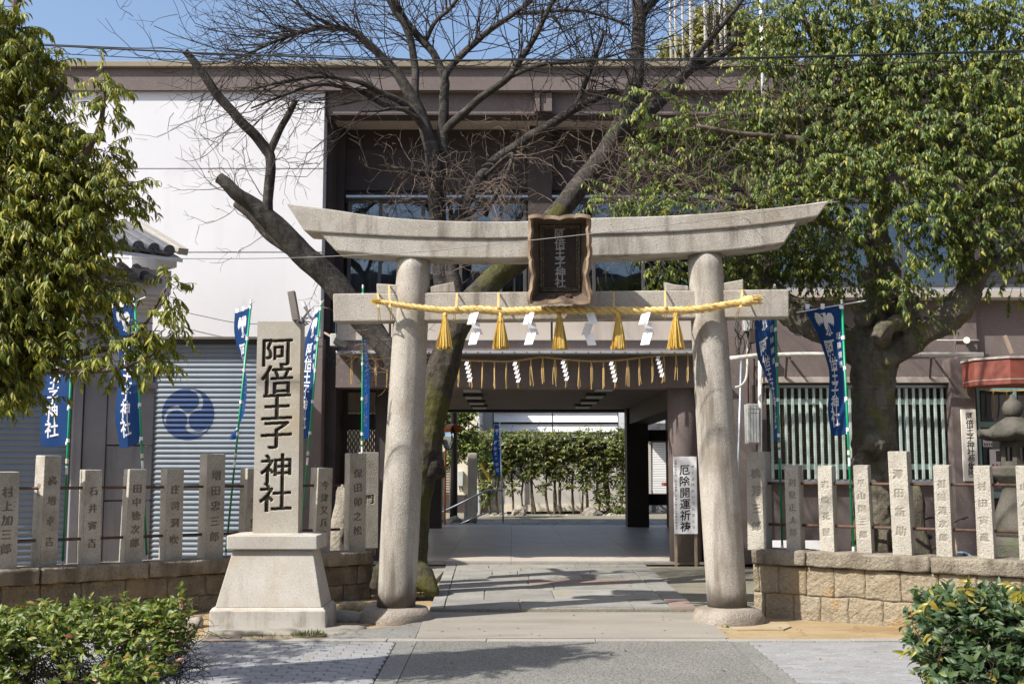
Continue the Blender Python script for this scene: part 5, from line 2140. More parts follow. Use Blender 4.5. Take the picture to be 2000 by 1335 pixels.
# ================================================================== signs
def board_frame(u0, u1, v0, v1, Y):
    a, b = P(u0, v1, Y), P(u1, v1, Y)
    c = P(u0, v0, Y)
    return (a.x + b.x) / 2, (b.x - a.x), a.z, c.z


cx, w, z0, z1 = board_frame(1317.5, 1363, 891, 1042, 18.0)
sg = empty('notice_board', (cx, 18.0, .09), 'white standing notice board lettered 厄除開運祈祷 before the round brown column', 'sign')
MB().box(cx - w / 2, cx + w / 2, 18.0, 18.03, z0, z1).build('board', 'paper_white', sg, bevel=.003)
for x in (cx - w / 2 + .025, cx + w / 2 - .025):
    MB().box(x - .02, x + .02, 18.032, 18.07, .09, z1 - .04).build('leg', 'wood_stake', sg)
V, F = column_text('厄除開運祈祷', .176, .158, .012)
text_on('lettering', V, F, lambda x, y: Vector((cx + x - .01, 17.998, z1 - .215 + y)), 'ink', sg)
V, F = column_text('やくよけかいうんきとう', .094, .05, .0)
text_on('lettering', V, F, lambda x, y: Vector((cx + x + .118, 17.998, z1 - .16 + y)), 'ink', sg)
V, F = column_text('初穂料五千円 受付時間 午前九時から午後四時まで', .0455, .036, .0)
text_on('lettering', V, F, lambda x, y: Vector((cx + x - .15, 17.998, z1 - .07 + y)), 'ink', sg)

cx, w, z0, z1 = board_frame(1883, 1912, 799, 939, 18.34)
ns = empty('name_board', (cx, 18.34, z0), 'long cream board lettered 阿倍王子神社参集殿 on the brown corner column', 'sign')
MB().box(cx - w / 2, cx + w / 2, 18.34, 18.38, z0, z1).build('board', 'board_white', ns, bevel=.004)
V, F = column_text('阿倍王子神社参集殿', .115, .118, .012)
text_on('lettering', V, F, lambda x, y: Vector((cx + x + .01, 18.338, z1 - .115 + y)), 'ink', ns)
# notices inside the bay
for u0, u1, v0, v1, kind, lb in ((1920, 1938, 848, 872, 'a', 'small white notice in the upper left of the bay window'), (1934, 1965, 877, 918, 'b', 'white poster with a dark festival picture in the bay window'), (1948, 1970, 925, 950, 'c', 'white sheet with red seals low in the bay window')):
    cx, w, z0, z1 = board_frame(u0, u1, v0, v1, 18.71)
    pz = empty('poster', (cx, 18.71, z0), lb, 'poster')
    MB().box(cx - w / 2, cx + w / 2, 18.706, 18.712, z0, z1).build('sheet', 'paper_white', pz)
    if kind == 'b':
        MB().box(cx - w * .1, cx + w * .42, 18.702, 18.7045, lerp(z0, z1, .42), lerp(z0, z1, .93)).build('picture', 'photo_dark', pz)
        MB().box(cx + w * .12, cx + w * .40, 18.6985, 18.7, lerp(z0, z1, .44), lerp(z0, z1, .66)).build('picture', 'photo_blue', pz)
    mb = MB()
    for k in range(4):
        x = cx - w * .36 + w * .24 * k
        mb.box(x, x + w * .12, 18.702, 18.7045, lerp(z0, z1, .08), lerp(z0, z1, .30))
    mb.build('printing', 'ink_red' if kind != 'a' else 'ink_grey', pz)

# red canopy over the bay
cp0 = P(1908, 740, 17.75)
cn = empty('entrance_canopy', (cp0.x, 17.75, zz(755, 17.75)), 'brick red box canopy jutting out over the bay window', 'canopy')
mb = MB()
x0, x1 = P(1908, 720, 17.75).x, P(2200, 720, 17.75).x
xm = P(1973, 720, 17.45).x
z0, z1 = zz(751, 17.6), zz(701, 17.6)
mb.prism([(x0, 18.35, z0), (x0, 17.85, z0), (xm, 17.45, z0), (x1, 17.45, z0), (x1, 18.35, z0)], (0, 0, z1 - z0))
mb.build('box', 'awning_red', cn, bevel=.01)
mb = MB()
mb.prism([(x0 - .02, 18.35, z1 + .002), (x0 - .02, 17.83, z1 + .002), (xm - .01, 17.43, z1 + .002), (x1, 17.43, z1 + .002), (x1, 18.35, z1 + .002)], (0, 0, .035))
mb.build('top_edge', 'awning_edge', cn)
mb = MB()
zl_ = z0 + .075
mb.prism([(x0 - .004, 18.30, zl_), (x0 - .004, 17.846, zl_), (xm - .003, 17.446, zl_), (x1, 17.446, zl_), (x1, 17.45, zl_), (xm, 17.45, zl_), (x0, 17.85, zl_), (x0, 18.30, zl_)], (0, 0, .012))
mb.build('seam', 'awning_edge', cn)
mb = MB()
mb.tube([P(1925, 762, 18.6), P(1960, 764, 18.6), P(2010, 762, 18.6)], .012, 6)
for u in (1940, 1966):
    mb.tube([P(u, 763, 18.6), P(u + 2, 790, 18.6), P(u - 1, 815, 18.6)], .010, 5)
o = mb.build('thin_rope', 'straw_thin', None, origin=P(1960, 763, 18.6))
tag(o, 'short straw rope hung under the red canopy', 'rope')

# ================================================================== stone lantern
lc = P(1992, 1085, 12.7)
ln = empty('stone_lantern', (lc.x, lc.y, .35), 'mossy dark stone lantern at the right picture edge behind the fence', 'lantern')
sz = 12.7 / FPX


def lz(v):
    return P(1992, v, 12.7).z


MB().lathe([(.46, 0), (.46, lz(1060)), (.44, lz(1050)), (.40, lz(1046))], (lc.x, lc.y, 0), 6, rot=.4).build('foot', 'lantern_stone', ln, bevel=.02)
MB().lathe([(52 * sz, lz(1048)), (51 * sz, lz(1035)), (46 * sz, lz(1015)), (36 * sz, lz(985)), (27 * sz, lz(960)), (25 * sz, lz(950)), (32 * sz, lz(944))], (lc.x, lc.y, 0), 24).build('shaft', 'lantern_stone', ln, smooth=True)
MB().lathe([(34 * sz, lz(944)), (50 * sz, lz(928)), (52 * sz, lz(912)), (48 * sz, lz(909))], (lc.x, lc.y, 0), 6, rot=.2).build('platform', 'lantern_stone', ln, bevel=.015)
fbx = MB()
r = 30 * sz
for k in range(6):
    t0 = k * math.pi / 3 + .2
    t1 = t0 + math.pi / 3
    a, b = Vector((lc.x + r * math.cos(t0), lc.y + r * math.sin(t0), 0)), Vector((lc.x + r * math.cos(t1), lc.y + r * math.sin(t1), 0))
    for f0, f1, va, vb in ((0, .28, 862, 909), (.72, 1, 862, 909), (.28, .72, 862, 873), (.28, .72, 900, 909)):
        p, q = a.lerp(b, f0), a.lerp(b, f1)
        inn = (Vector((lc.x, lc.y, 0)) - (a + b) / 2).normalized() * .05
        fbx.hexa([p + Vector((0, 0, lz(vb))), q + Vector((0, 0, lz(vb))), q + inn + Vector((0, 0, lz(vb))), p + inn + Vector((0, 0, lz(vb))), p + Vector((0, 0, lz(va))), q + Vector((0, 0, lz(va))), q + inn + Vector((0, 0, lz(va))), p + inn + Vector((0, 0, lz(va)))])
fbx.build('fire_box', 'lantern_stone', ln)
rf = MB()
n = 36
prof = [(.30, lz(862)), (.74, lz(860)), (.93, lz(855)), (.97, lz(845)), (.70, lz(838)), (.42, lz(824)), (.20, lz(814))]
for rr, z in prof:
    for j in range(n):
        t = 2 * math.pi * j / n
        corner = abs(((t - .2) % (math.pi / 3)) / (math.pi / 3) - .5) * 2
        R_ = rr * 76 * sz * (.88 + .14 * corner ** 2)
        rf.v.append((lc.x + R_ * math.cos(t), lc.y + R_ * math.sin(t), z + (.05 * corner ** 4 if rr > .7 else 0)))
for i in range(len(prof) - 1):
    for j in range(n):
        rf.f.append((i * n + j, i * n + (j + 1) % n, (i + 1) * n + (j + 1) % n, (i + 1) * n + j))
rf.f.append(tuple(range(n))[::-1])
rf.f.append(tuple((len(prof) - 1) * n + j for j in range(n)))
rf.build('roof', 'lantern_stone', ln, smooth=True)
MB().lathe([(10 * sz, lz(815)), (18 * sz, lz(808)), (20 * sz, lz(797)), (16 * sz, lz(786)), (8 * sz, lz(779)), (3 * sz, lz(770))], (lc.x, lc.y, 0), 20).build('finial', 'lantern_stone', ln, smooth=True)

# ================================================================== bicycle behind the fence
bc = G(1826, 1092, 0)
bc.y = 13.6
bc.x = P(1822, 1020, 13.6).x
bk_ = empty('bicycle', bc, 'bicycle with dark handlebar and tan frame parked behind the right fence', 'bicycle')
BD = Vector((.28, -.96, 0)).normalized()           # towards its front wheel
BS = Vector((-BD.y, BD.x, 0))


def bp(f, z, s=0.0):
    return bc + BD * f + BS * s + Vector((0, 0, z))


for nm, f in (('wheel', .50), ('wheel', -.52)):
    circ = [bp(f + .30 * math.cos(t), .32 + .30 * math.sin(t)) for t in [2 * math.pi * i / 28 for i in range(29)]]
    w = MB().tube(circ, .02, 8, cap=False).build('wheel', 'rubber', bk_, smooth=True)
    rim = [bp(f + .275 * math.cos(t), .32 + .275 * math.sin(t)) for t in [2 * math.pi * i / 28 for i in range(29)]]
    MB().tube(rim, .010, 6, cap=False).build('rim', 'steel_bright', w)
    sp = MB()
    for k in range(14):
        t = 2 * math.pi * k / 14
        sp.tube([bp(f, .32), bp(f + .272 * math.cos(t), .32 + .272 * math.sin(t))], .0018, 3, cap=False)
    sp.build('spokes', 'steel_bright', w)['kind'] = 'stuff'
    MB().tube([bp(f + .34 * math.cos(t), .32 + .34 * math.sin(t)) for t in [R(20 + 12 * i) for i in range(13)]], .018, 6).build('mudguard', 'bike_blue', w)
fm = MB()
for a, b, r_ in (((.36, .80), (.0, .30), .020), ((.36, .80), (.42, .62), .022), ((-.16, .74), (.0, .30), .018), ((-.52, .32), (.0, .30), .013), ((-.52, .32), (-.15, .68), .011), ((.34, .92), (.50, .32), .016), ((.31, .86), (-.13, .60), .016)):
    fm.tube([bp(*a), bp(*b)], r_, 8)
fm.build('frame', 'bike_tan', bk_, smooth=True)
MB().tube([bp(.20, 1.02, -.27), bp(.30, 1.05, -.25), bp(.36, 1.03, -.10), bp(.35, .98, 0), bp(.36, 1.03, .10), bp(.30, 1.05, .25), bp(.20, 1.02, .27)], .012, 8).build('handlebar', 'lamp_dark', bk_, smooth=True)
MB().tube([bp(.34, .80), bp(.35, .99)], .014, 8).build('stem', 'steel_bright', bk_)
MB().ball(bp(-.17, .80), .11, 12, 8, sx=.8, sy=1.2, sz=.35).build('saddle', 'rubber', bk_, smooth=True)
MB().tube([bp(-.15, .68), bp(-.165, .79)], .013, 8).build('seat_post', 'steel_bright', bk_)
for s_ in (-1, 1):
    MB().obox(bp(.0, .30 + .16 * s_, .10 * s_), BD * .045, BS * .04, Vector((0, 0, .012))).build('pedal', 'rubber', bk_)
mb = MB()
mb.tube([bp(.0, .30, -.05), bp(.0, .46, -.06)], .01, 6)
mb.tube([bp(.0, .30, .05), bp(.0, .14, .06)], .01, 6)
mb.build('crank', 'steel_bright', bk_)

# ================================================================== pipes, boxes, lamps on the wall
def pipe(name, pts, r, mat, label, cat, sides=10, n=0):
    if n:
        pts = t_smooth([tuple(p) for p in pts], n)
    o = MB().tube(pts, r, sides).build(name, mat, None, origin=pts[0], smooth=True)
    return tag(o, label, cat)


dp = empty('wall_pipe', P(1426, 699, 18.1), 'long white horizontal pipe fixed along the brown right wing', 'pipe')
MB().tube([P(1424, 700, 18.1), P(1475, 694, 18.1), P(1560, 691.5, 18.1), P(1920, 692, 18.0)], .036, 12).build('pipe', 'pipe_white', dp, smooth=True)
for u in (1540, 1822):
    mb = MB()
    mb.bar(P(u - 3, 696, 18.12), P(u - 6, 736, 18.45), .035)
    mb.bar(P(u + 3, 697, 18.12), P(u + 3, 700, 18.7), .03)
    mb.build('bracket', 'wall_brown', dp)
mb = MB().bar(P(1962, 655, 18.3), P(1976, 690, 18.3), .05)
mb.build('bracket', 'wood_stake', dp)
pipe('downpipe', [P(1484.5, 704, 18.45), P(1484.5, 1000, 18.45), P(1484.5, 1100, 18.45)], .034, 'pipe_white', 'white downpipe beside the grey meter box', 'pipe')
pipe('conduit', [P(1448, 700, 18.6), P(1442, 900, 18.6), P(1443, 1100, 18.6)], .02, 'frame_alu', 'grey steel conduit beside the right torii pillar', 'pipe')
pipe('conduit', [P(1462, 640, 18.6), P(1461, 700, 18.6), P(1462, 786, 18.6)], .013, 'wall_dark', 'left thin brown conduit dropping into the meter box', 'pipe')
pipe('conduit', [P(1473, 700, 18.6), P(1473, 740, 18.6), P(1474, 786, 18.6)], .013, 'wall_dark', 'right thin brown conduit dropping into the meter box', 'pipe')
pipe('conduit', [P(1459, 622, 18.55), P(1460, 690, 18.5), P(1458, 735, 18.5), P(1448, 752, 18.5), P(1436, 756, 18.5)], .02, 'pipe_white', 'white conduit curving back to the wall beside the right pillar', 'pipe', n=20)
pipe('conduit', [P(1640, 668, 18.6), P(1760, 668, 18.6), P(1800, 667, 18.6), P(1806, 664, 18.6), P(1850, 664.5, 18.6), P(1912, 664, 18.6)], .012, 'pipe_white', 'thin conduit above the long white pipe right of the evergreen trunk', 'pipe')
o = MB().tube([P(1888, 664, 18.6), P(1888, 664, 18.52)], .055, 16).build('junction_box', 'pipe_white', None, origin=P(1888, 664, 18.6))
tag(o, 'round white junction box on the thin conduit', 'junction box')
x = P(1471.5, 826, 18.3)
mbx = empty('meter_box', x, 'grey ribbed meter box on the brown wall right of the torii', 'meter box')
MB().box(P(1460, 826, 18.3).x, P(1483, 826, 18.3).x, 18.3, 18.55, zz(866, 18.3), zz(788, 18.3)).build('case', 'box_grey', mbx, bevel=.012)
for k in range(4):
    u0 = 1461.2 + 5.6 * k
    for va, vb in ((790, 797.5), (799, 806), (807.5, 863)):
        fb(MB(), u0, u0 + 4.3, va, vb, 18.285, .012).build('cover_strip', 'box_grey', mbx)
# tangle of wires above the meter box
mb = MB()
for k in range(12):
    u = random.uniform(1438, 1476)
    pts = [P(u + random.uniform(-10, 10), 585 + 110 * t + random.uniform(-8, 8), 18.5 + random.uniform(-.15, .1)) for t in (0, .25, .5, .75, 1)]
    mb.tube(t_smooth([tuple(p) for p in pts], 14), .007, 5)
o = mb.build('wire_tangle', random.choice(['cable_black']), None, origin=P(1457, 640, 18.5))
tag(o, 'tangle of black wires on the wall above the meter box', 'wires')
o['kind'] = 'stuff'
for u, v, mt, lb in ((1459, 632, 'box_grey', 'small grey switch box among the wires'), (1470, 655, 'wall_dark', 'small brown switch box among the wires')):
    mb = MB()
    fb(mb, u - 6, u + 6, v - 14, v + 14, 18.4, .15)
    o = mb.build('switch_box', mt, None, origin=P(u, v, 18.4), bevel=.01)
    tag(o, lb, 'switch box')
# floodlight on the pier corner, spotlight by the canopy, insulator on the white wall
f = P(652, 664, 18.3)
fl = empty('floodlight', f, 'black floodlight on the corner of the pier left of the passage', 'floodlight')
MB().obox(f, Vector((.05, 0, 0)), Vector((0, .07, 0)), Vector((0, 0, .10))).build('bracket', 'box_grey', fl, bevel=.01)
MB().obox(f + Vector((.13, -.06, -.06)), Vector((.11, .0, -.05)), Vector((0, .08, 0)), Vector((.02, 0, .05))).build('housing', 'lamp_dark', fl, bevel=.015)
MB().bar(f + Vector((-.2, .3, .16)), f + Vector((.02, .02, .02)), .025).build('arm', 'wood_stake', fl)
f = P(1893, 742, 18.2)
fl = empty('spotlight', f, 'small grey spotlight beside the red canopy', 'spotlight')
MB().tube([f, f + Vector((.05, .0, -.06))], [.035, .05], 12).build('head', 'box_grey', fl, smooth=True)
MB().tube([f + Vector((.04, .0, -.05)), P(1906, 756, 18.36)], .018, 8).build('arm', 'lamp_dark', fl)
f = P(596, 599, 18.4)
fl = empty('wall_bracket', f, 'small white insulator on a bracket on the white wall above the marker', 'insulator')
MB().tube([P(592, 590, 18.4), P(595, 597, 18.4), P(602, 611, 18.5)], [.03, .035, .02], 10).build('insulator', 'plastic_white', fl)
MB().bar(P(600, 608, 18.5), P(605, 618, 18.66), .03).build('arm', 'frame_alu', fl)

# ================================================================== overhead cables
def cable(pix, Y, rpx, mat, label, n=60):
    pts = [P(p.x, p.y, Y) for p in t_smooth(pix, n)]
    o = MB().tube(pts, rpx * Y / FPX, 6).build('overhead_cable', mat, None, origin=pts[0], smooth=True)
    return tag(o, label, 'cable', 'overhead cables')


YC = 10.4
cable([(-200, 78), (70, 88), (250, 97), (400, 104), (560, 110), (760, 117), (1000, 117.5), (1250, 116), (1500, 112), (1800, 104), (2000, 99), (2200, 92)], YC, 1.7, 'cable_black', 'upper thick black cable spanning the whole picture above the roof edge')
cable([(-200, 76), (70, 86), (250, 94), (330, 95), (400, 107), (560, 107), (760, 114), (900, 120), (1000, 115), (1250, 119), (1500, 114.5), (1800, 106), (2000, 102), (2200, 95)], YC + .02, 1.1, 'cable_black', 'thinner black cable twisted along the upper thick cable')
cable([(-200, 92), (70, 103), (250, 112), (400, 120), (560, 125), (760, 131), (1000, 133.5), (1250, 133), (1500, 129), (1800, 122), (2000, 117), (2200, 111)], YC, .9, 'cable_black', 'lower thin black cable spanning the whole picture')
lac = []
for k in range(64):
    u = -60 + 34 * k
    a = np.interp(u, [-200, 250, 760, 1000, 1500, 2200], [78, 97, 117, 117.5, 112, 92])
    lac.append((u, a + (1 if k % 2 else 15)))
cable(lac, YC - .01, .6, 'cable_black', 'thin lashing wire zigzagging between the upper and lower cables', 320)
cable([(-200, 496), (100, 502), (340, 505), (540, 504), (700, 498), (850, 489), (1030, 470), (1300, 440), (1480, 415), (1640, 393)], 11.35, .8, 'cable_grey', 'thin grey wire crossing in front of the torii plaque')
o = cable([(338, 604), (400, 618), (470, 631), (560, 633), (600, 634)], 18.5, .7, 'cable_black', 'thin black wire sagging on the white wall above the shutter')

# white poles on the roof
for k, u in enumerate((1311, 1320.5, 1335, 1351, 1379, 1397, 1409, 1418, 1490)):
    a = P(u, 126, 24 + (k % 3) * .6)
    h = 9.0 if k < 8 else 1.7
    if k == 8:
        a = P(u, 170, 18.4)
    o = MB().tube([a + Vector((0, 0, -.4)), a + Vector((0, 0, h))], .040 if k in (3, 4) else .030, 8).build('roof_pole', 'pole_white', None, origin=a, smooth=True)
    tag(o, (f'{("leftmost", "second", "third", "", "", "third last", "second last", "rightmost")[k]} slim white pole in the row on the roof' if k not in (3, 4) else ('thick white pole, left of the two thick ones on the roof' if k == 3 else 'thick white pole, right of the two thick ones on the roof')) if k < 8 else 'short white pole in front of the fascia among the leaves', 'pole', 'white poles on the roof' if k < 8 else None)

# ================================================================== the court beyond the passage
YH = 40.5
# off-white wall and louvred screen
bw = empty('court_wall', P(1075, 1005, 41.5), 'off-white wall behind the back hedge of the court', 'wall')
fb(MB(), 905, 1225, 862, 1012, 41.5, .3).build('wall', 'wall_offwhite', bw)
fb(MB(), 905, 1225, 985, 1012, 41.46, .04).build('wall_base', 'wall_cream', bw)
ls = empty('louvre_screen', P(1080, 860, 42.5), 'white boarded screen with dark gaps above the back hedge', 'screen')
for va, vb in ((778, 802), (805.5, 824), (827.5, 843), (846.5, 858), (861.5, 880)):
    for ua, ub in ((964.5, 1078), (1080, 1206)):
        mb = MB()
        x0, x1 = P(ua, 830, 42.5).x, P(ub, 830, 42.5).x
        za, zb_ = zz(vb, 42.5), zz(va, 42.5)
        mb.hexa([(x0, 42.36, za), (x1, 42.36, za), (x1, 42.42, za), (x0, 42.42, za), (x0, 42.5, zb_), (x1, 42.5, zb_), (x1, 42.56, zb_), (x0, 42.56, zb_)])
        mb.build('board', 'louver_white', ls)
fb(MB(), 962, 1208, 770, 884, 42.7, .1).build('backing', 'frame_dark', ls)
wb = empty('white_house', P(950, 1000, 44), 'bright white house wall beyond the boarded screen', 'building')
fb(MB(), 937, 966, 700, 1010, 43.5, 6, vr=850).build('wall', 'wall_white', wb)
fb(MB(), 1203, 1240, 700, 1010, 43.5, 6, vr=850).build('wall', 'wall_white', wb)
fb(MB(), 1200, 1242, 836, 846, 43.2, 6.2, vr=850).build('eaves', 'plaster_grey', wb)
ch = empty('cream_house', P(905, 1000, 41), 'cream rendered house with striped vent and meter seen left through the passage', 'building')
fb(MB(), 700, 939, 700, 1015, 41.0, 5, vr=900).build('wall', 'wall_cream', ch)
mb = MB()
fb(mb, 912, 939, 740, 838, 40.6, .4)
mb.build('bay', 'wall_cream', ch, bevel=.02)
sh = empty
fb(MB(), 842, 880, 906, 962, 40.97, .03).build('vent', 'wall_dark', ch)
for k in range(11):
    fb(MB(), 843, 879, 907.5 + 5 * k, 910.6 + 5 * k, 40.93, .05).build('vent_slat', 'wall_taupe', ch)
fb(MB(), 893.5, 904.5, 919, 949, 40.75, .25).build('meter', 'box_grey', ch, bevel=.02)
MB().tube([P(901, 949, 40.8), P(905, 957, 40.8), P(899, 960, 40.8), P(897, 950, 40.8)], .02, 5).build('meter_cable', 'cable_black', ch)
MB().tube([P(936.5, 790, 40.5), P(936.5, 1010, 40.5)], .05, 8).build('downpipe', 'frame_alu', ch)
fb(MB(), 840, 940, 966, 1015, 40.9, .15).build('plinth', 'wall_dark', ch)
rh = empty('grey_outbuilding', P(1290, 1000, 41), 'outbuilding with pale slatted shutter seen right through the passage', 'building')
fb(MB(), 1255, 1420, 838, 1020, 41.4, 3, vr=930).build('wall', 'plaster_grey', rh)
fb(MB(), 1250, 1425, 826, 840, 40.7, 4, vr=930).build('eaves', 'tile_roof', rh)
for k in range(22):
    fb(MB(), 1275, 1320, 864 + 4.7 * k, 868 + 4.7 * k, 41.28 - .0, .06).build('slat', 'louver_white', rh)
fb(MB(), 1262, 1272, 855, 1000, 41.3, .06).build('door', 'wall_offwhite', rh)
o = fb(MB(), 1297, 1322, 942, 948, 36, .6).build('red_bench', 'awning_red', None, origin=P(1310, 948, 36))
o.name = 'shelf'
tag(o, 'small red shelf edge beyond the right rear opening', 'shelf')

# handrail, posts, mirror
hr = empty('handrail', G(982, 1018, .07), 'bent stainless steel handrail beside the small banner in the court', 'handrail')
Yh = 32.8
MB().tube([P(982.5, 1018, Yh), P(982.5, 962, Yh), P(981, 957.5, Yh), P(976, 956.8, Yh), P(954, 957, Yh), P(948, 958.5, Yh), P(846, 1008, Yh)], .026, 10).build('upper_rail', 'steel_bright', hr, smooth=True)
MB().tube([P(982.5, 998, Yh), P(955, 998.5, Yh), P(925, 1011, Yh), P(900, 1022, Yh)], .022, 10).build('lower_rail', 'steel_bright', hr, smooth=True)
for u0, u1, vt, Y, lb in ((853, 869, 881, 34, 'left weathered stone post in the court'), (913, 931, 884, 35, 'tall stone post in the court behind the handrail'), (906, 915, 968, 34.5, 'short stone post between the two court posts')):
    a = P((u0 + u1) / 2, 1012, Y)
    w = (u1 - u0) / FPX * Y
    mb = MB().box(a.x - w / 2, a.x + w / 2, Y, Y + w, .0, zz(vt, Y))
    o = mb.build('stone_post', 'granite_post', None, origin=(a.x, Y, 0), bevel=.02)
    tag(o, lb, 'stone post', 'stone posts in the court')
o = MB().tube([P(886, 1015, 33.6), P(887, 930, 33.6), P(887, 850, 33.6), P(887, 780, 33.6)], [.11, .10, .095, .09], 12).build('timber_post', 'wood_dark', None, origin=P(886, 1015, 33.6), smooth=True)
tag(o, 'dark round timber post between the stone posts of the court', 'post')
mc = P(873, 853, 31.9)
cm = empty('convex_mirror', mc, 'round convex traffic mirror in an orange hood left in the passage', 'mirror')
fw = Vector((.90, -.42, 0)).normalized()
rt = Vector((-fw.y, fw.x, 0))
mb = MB()
k0 = []
for i in range(7):
    ph = i / 6 * R(38)
    rr, dd = math.sin(ph) / math.sin(R(38)) * .33, (math.cos(ph) - 1) * .33
    k0.append([mc + fw * (.05 + dd + .07) + rt * rr * math.cos(t) + Vector((0, 0, rr * math.sin(t))) for t in [2 * math.pi * j / 24 for j in range(25)]])
mb.grid(k0)
mb.build('glass', 'mirror_glass', cm, smooth=True)
rimp = [mc + fw * .05 + rt * .345 * math.cos(t) + Vector((0, 0, .345 * math.sin(t))) for t in [2 * math.pi * j / 28 for j in range(29)]]
MB().tube(rimp, .02, 8, cap=False).build('rim', 'wood_dark', cm, smooth=True)
hood = []
for q in (0, .22):
    hood.append([mc + fw * (.05 + q) + rt * .36 * math.cos(t) + Vector((0, 0, .36 * math.sin(t))) for t in [R(20 + 7 * j) for j in range(21)]])
MB().grid(hood).build('hood', 'mirror_orange', cm, smooth=True)
MB().tube([mc - fw * .02 + Vector((0, 0, .3)), mc - fw * .05 + Vector((0, 0, -.9)), Vector((mc.x - .05, mc.y, .05))], .03, 8).build('stand', 'mirror_orange', cm, smooth=True)
o = MB().tube([P(930, 888, 37), P(957, 938, 37)], .035, 8).build('guy_sleeve', 'yellow_paint', None, origin=P(957, 938, 37))
tag(o, 'yellow sleeve on a slanting guy wire by the back hedge', 'guy wire')
# bed edge, rocks and cobbles
bed = empty('planting_bed', G(1080, 1012, .07), kind='structure')
mb = MB()
fb(mb, 915, 1225, 1007, 1018, 38.4, 3)
mb.build('soil_bed', 'soil', bed)
for k in range(10):
    u0 = 920 + 30.5 * k
    fb(MB(), u0, u0 + 29.5, 1009, 1019, 38.2, .22).build('edging_stone', 'kerb_stone', bed, bevel=.02)
for u, v, w_, h_, Y, lb in ((1014, 1008, 28, 22, 38.6, 'large pale boulder at left end of the hedge bed'), (1155, 1010, 38, 20, 38.5, 'wide low boulder near the right of the hedge bed'), (1193, 1011, 22, 10, 38.5, 'small flat boulder right of the wide one'),
                            (888, 1021, 30, 14, 33.2, 'dark flat rock below the stone posts, left one'), (918, 1021, 28, 15, 33.0, 'dark flat rock below the stone posts, right one'), (856, 1022, 22, 11, 33.4, 'small dark rock at the far left of the court')):
    c = P(u, v - h_ * .3, Y)
    s_ = Y / FPX
    mb = MB().ball((0, 0, 0), 1.0, 14, 9)
    mb.v = [tuple(c + Vector((q[0] * w_ * .5 * s_, q[1] * w_ * .4 * s_, q[2] * h_ * .62 * s_)) + mnoise.noise_vector(Vector(q) * 1.6 + Vector((u, 0, 0))) * w_ * .16 * s_) for q in mb.v]
    o = mb.build('boulder', 'rock', None, origin=c)
    tag(o, lb, 'rock', 'rocks in the court')
mb = MB()
for k in range(34):
    u = random.uniform(1035, 1225) if k < 26 else random.uniform(960, 1000)
    c = P(u, 1008 + random.uniform(-2, 2), 38.45)
    mb.ball(c, random.uniform(.05, .10), 8, 5, sz=.7, wob=.3)
o = mb.build('cobbles', 'rock', None, origin=P(1100, 1010, 38.5), smooth=True)
tag(o, 'row of cobbles along the foot of the back hedge', 'cobbles', kind='stuff')
o = MB().tube([P(990, 1001, 39.9), P(1100, 1000, 39.9), P(1225, 999, 39.9)], .045, 8).build('bed_rail', 'wall_dark', None, origin=P(1100, 1000, 39.2))
tag(o, 'dark red pipe lying along the back hedge', 'pipe')

# street-side details: drain cover, flat stones and cut stump at the foot of the gate
a = [G(393, 1253), G(463, 1253), G(472, 1243), G(408, 1243)]
mcv = empty('drain_cover', a[0], 'rectangular brown drain cover in the soil before the marker', 'drain cover')
MB().prism([Vector((p.x, p.y, .012)) for p in a], (0, 0, -.03)).build('plate', 'manhole_brown', mcv, bevel=.004)
for k in range(2):
    p = a[1].lerp(a[2], .5) + Vector((-.10 - .06 * k, 0, .0145))
    MB().obox(p, Vector((.012, .05, 0)), Vector((-.01, .0, 0)), Vector((0, 0, .002))).build('slot', 'lamp_dark', mcv)
fr = (G(395, 1236), Vector((1, .0, 0)), Vector((0, 1, 0)), Vector((0, 0, 1)))
link = rough_block((0, -.03, -.05), (1.55, .5, .018), fr, (20, 6, 2), .02, 5, 4, .02)
o = link_mesh('ground_slab', link, 'concrete_pale', None, origin=G(395, 1236))
tag(o, 'worn concrete footing slab under the stone marker', 'footing')
for u, v, w_, dpt, h_, mt, lb in ((362, 1222, .30, .20, .08, 'rock', 'flat stone left of the marker pedestal'), (680, 1212, .46, .16, .085, 'rock', 'flat dark stone between the marker and the torii base'),
                              (700, 1190, .5, .18, .08, 'bark_cherry_mossy', 'weathered root running along the ground beside the left pillar')):
    c = G(u, v)
    fr = (Vector((c.x, c.y, 0)), Vector((1, .18 if mt != 'rock' else 0, 0)).normalized(), Vector((0, 1, 0)), Vector((0, 0, 1)))
    o = link_mesh('ground_stone' if mt == 'rock' else 'tree_root', rough_block((-w_ / 2, 0, -.06), (w_ / 2, dpt, h_), fr, (10, 5, 4), .025, u, 4, .04), mt, None, origin=c)
    tag(o, lb, 'stone' if mt == 'rock' else 'root')


# ================================================================== trees
def limb(pix, n=26):
    """smooth limb through (u, v, depth, radius in picture px): points and radii in metres"""
    q = t_smooth([(p[0], p[1], p[2]) for p in pix], n)
    pts = [P(p.x, p.y, p.z) for p in q]
    k = np.linspace(0, len(pix) - 1, n + 1)
    rr = np.interp(k, range(len(pix)), [p[3] for p in pix])
    rad = [r * p.y / FPX for r, p in zip(rr, pts)]
    return pts, rad


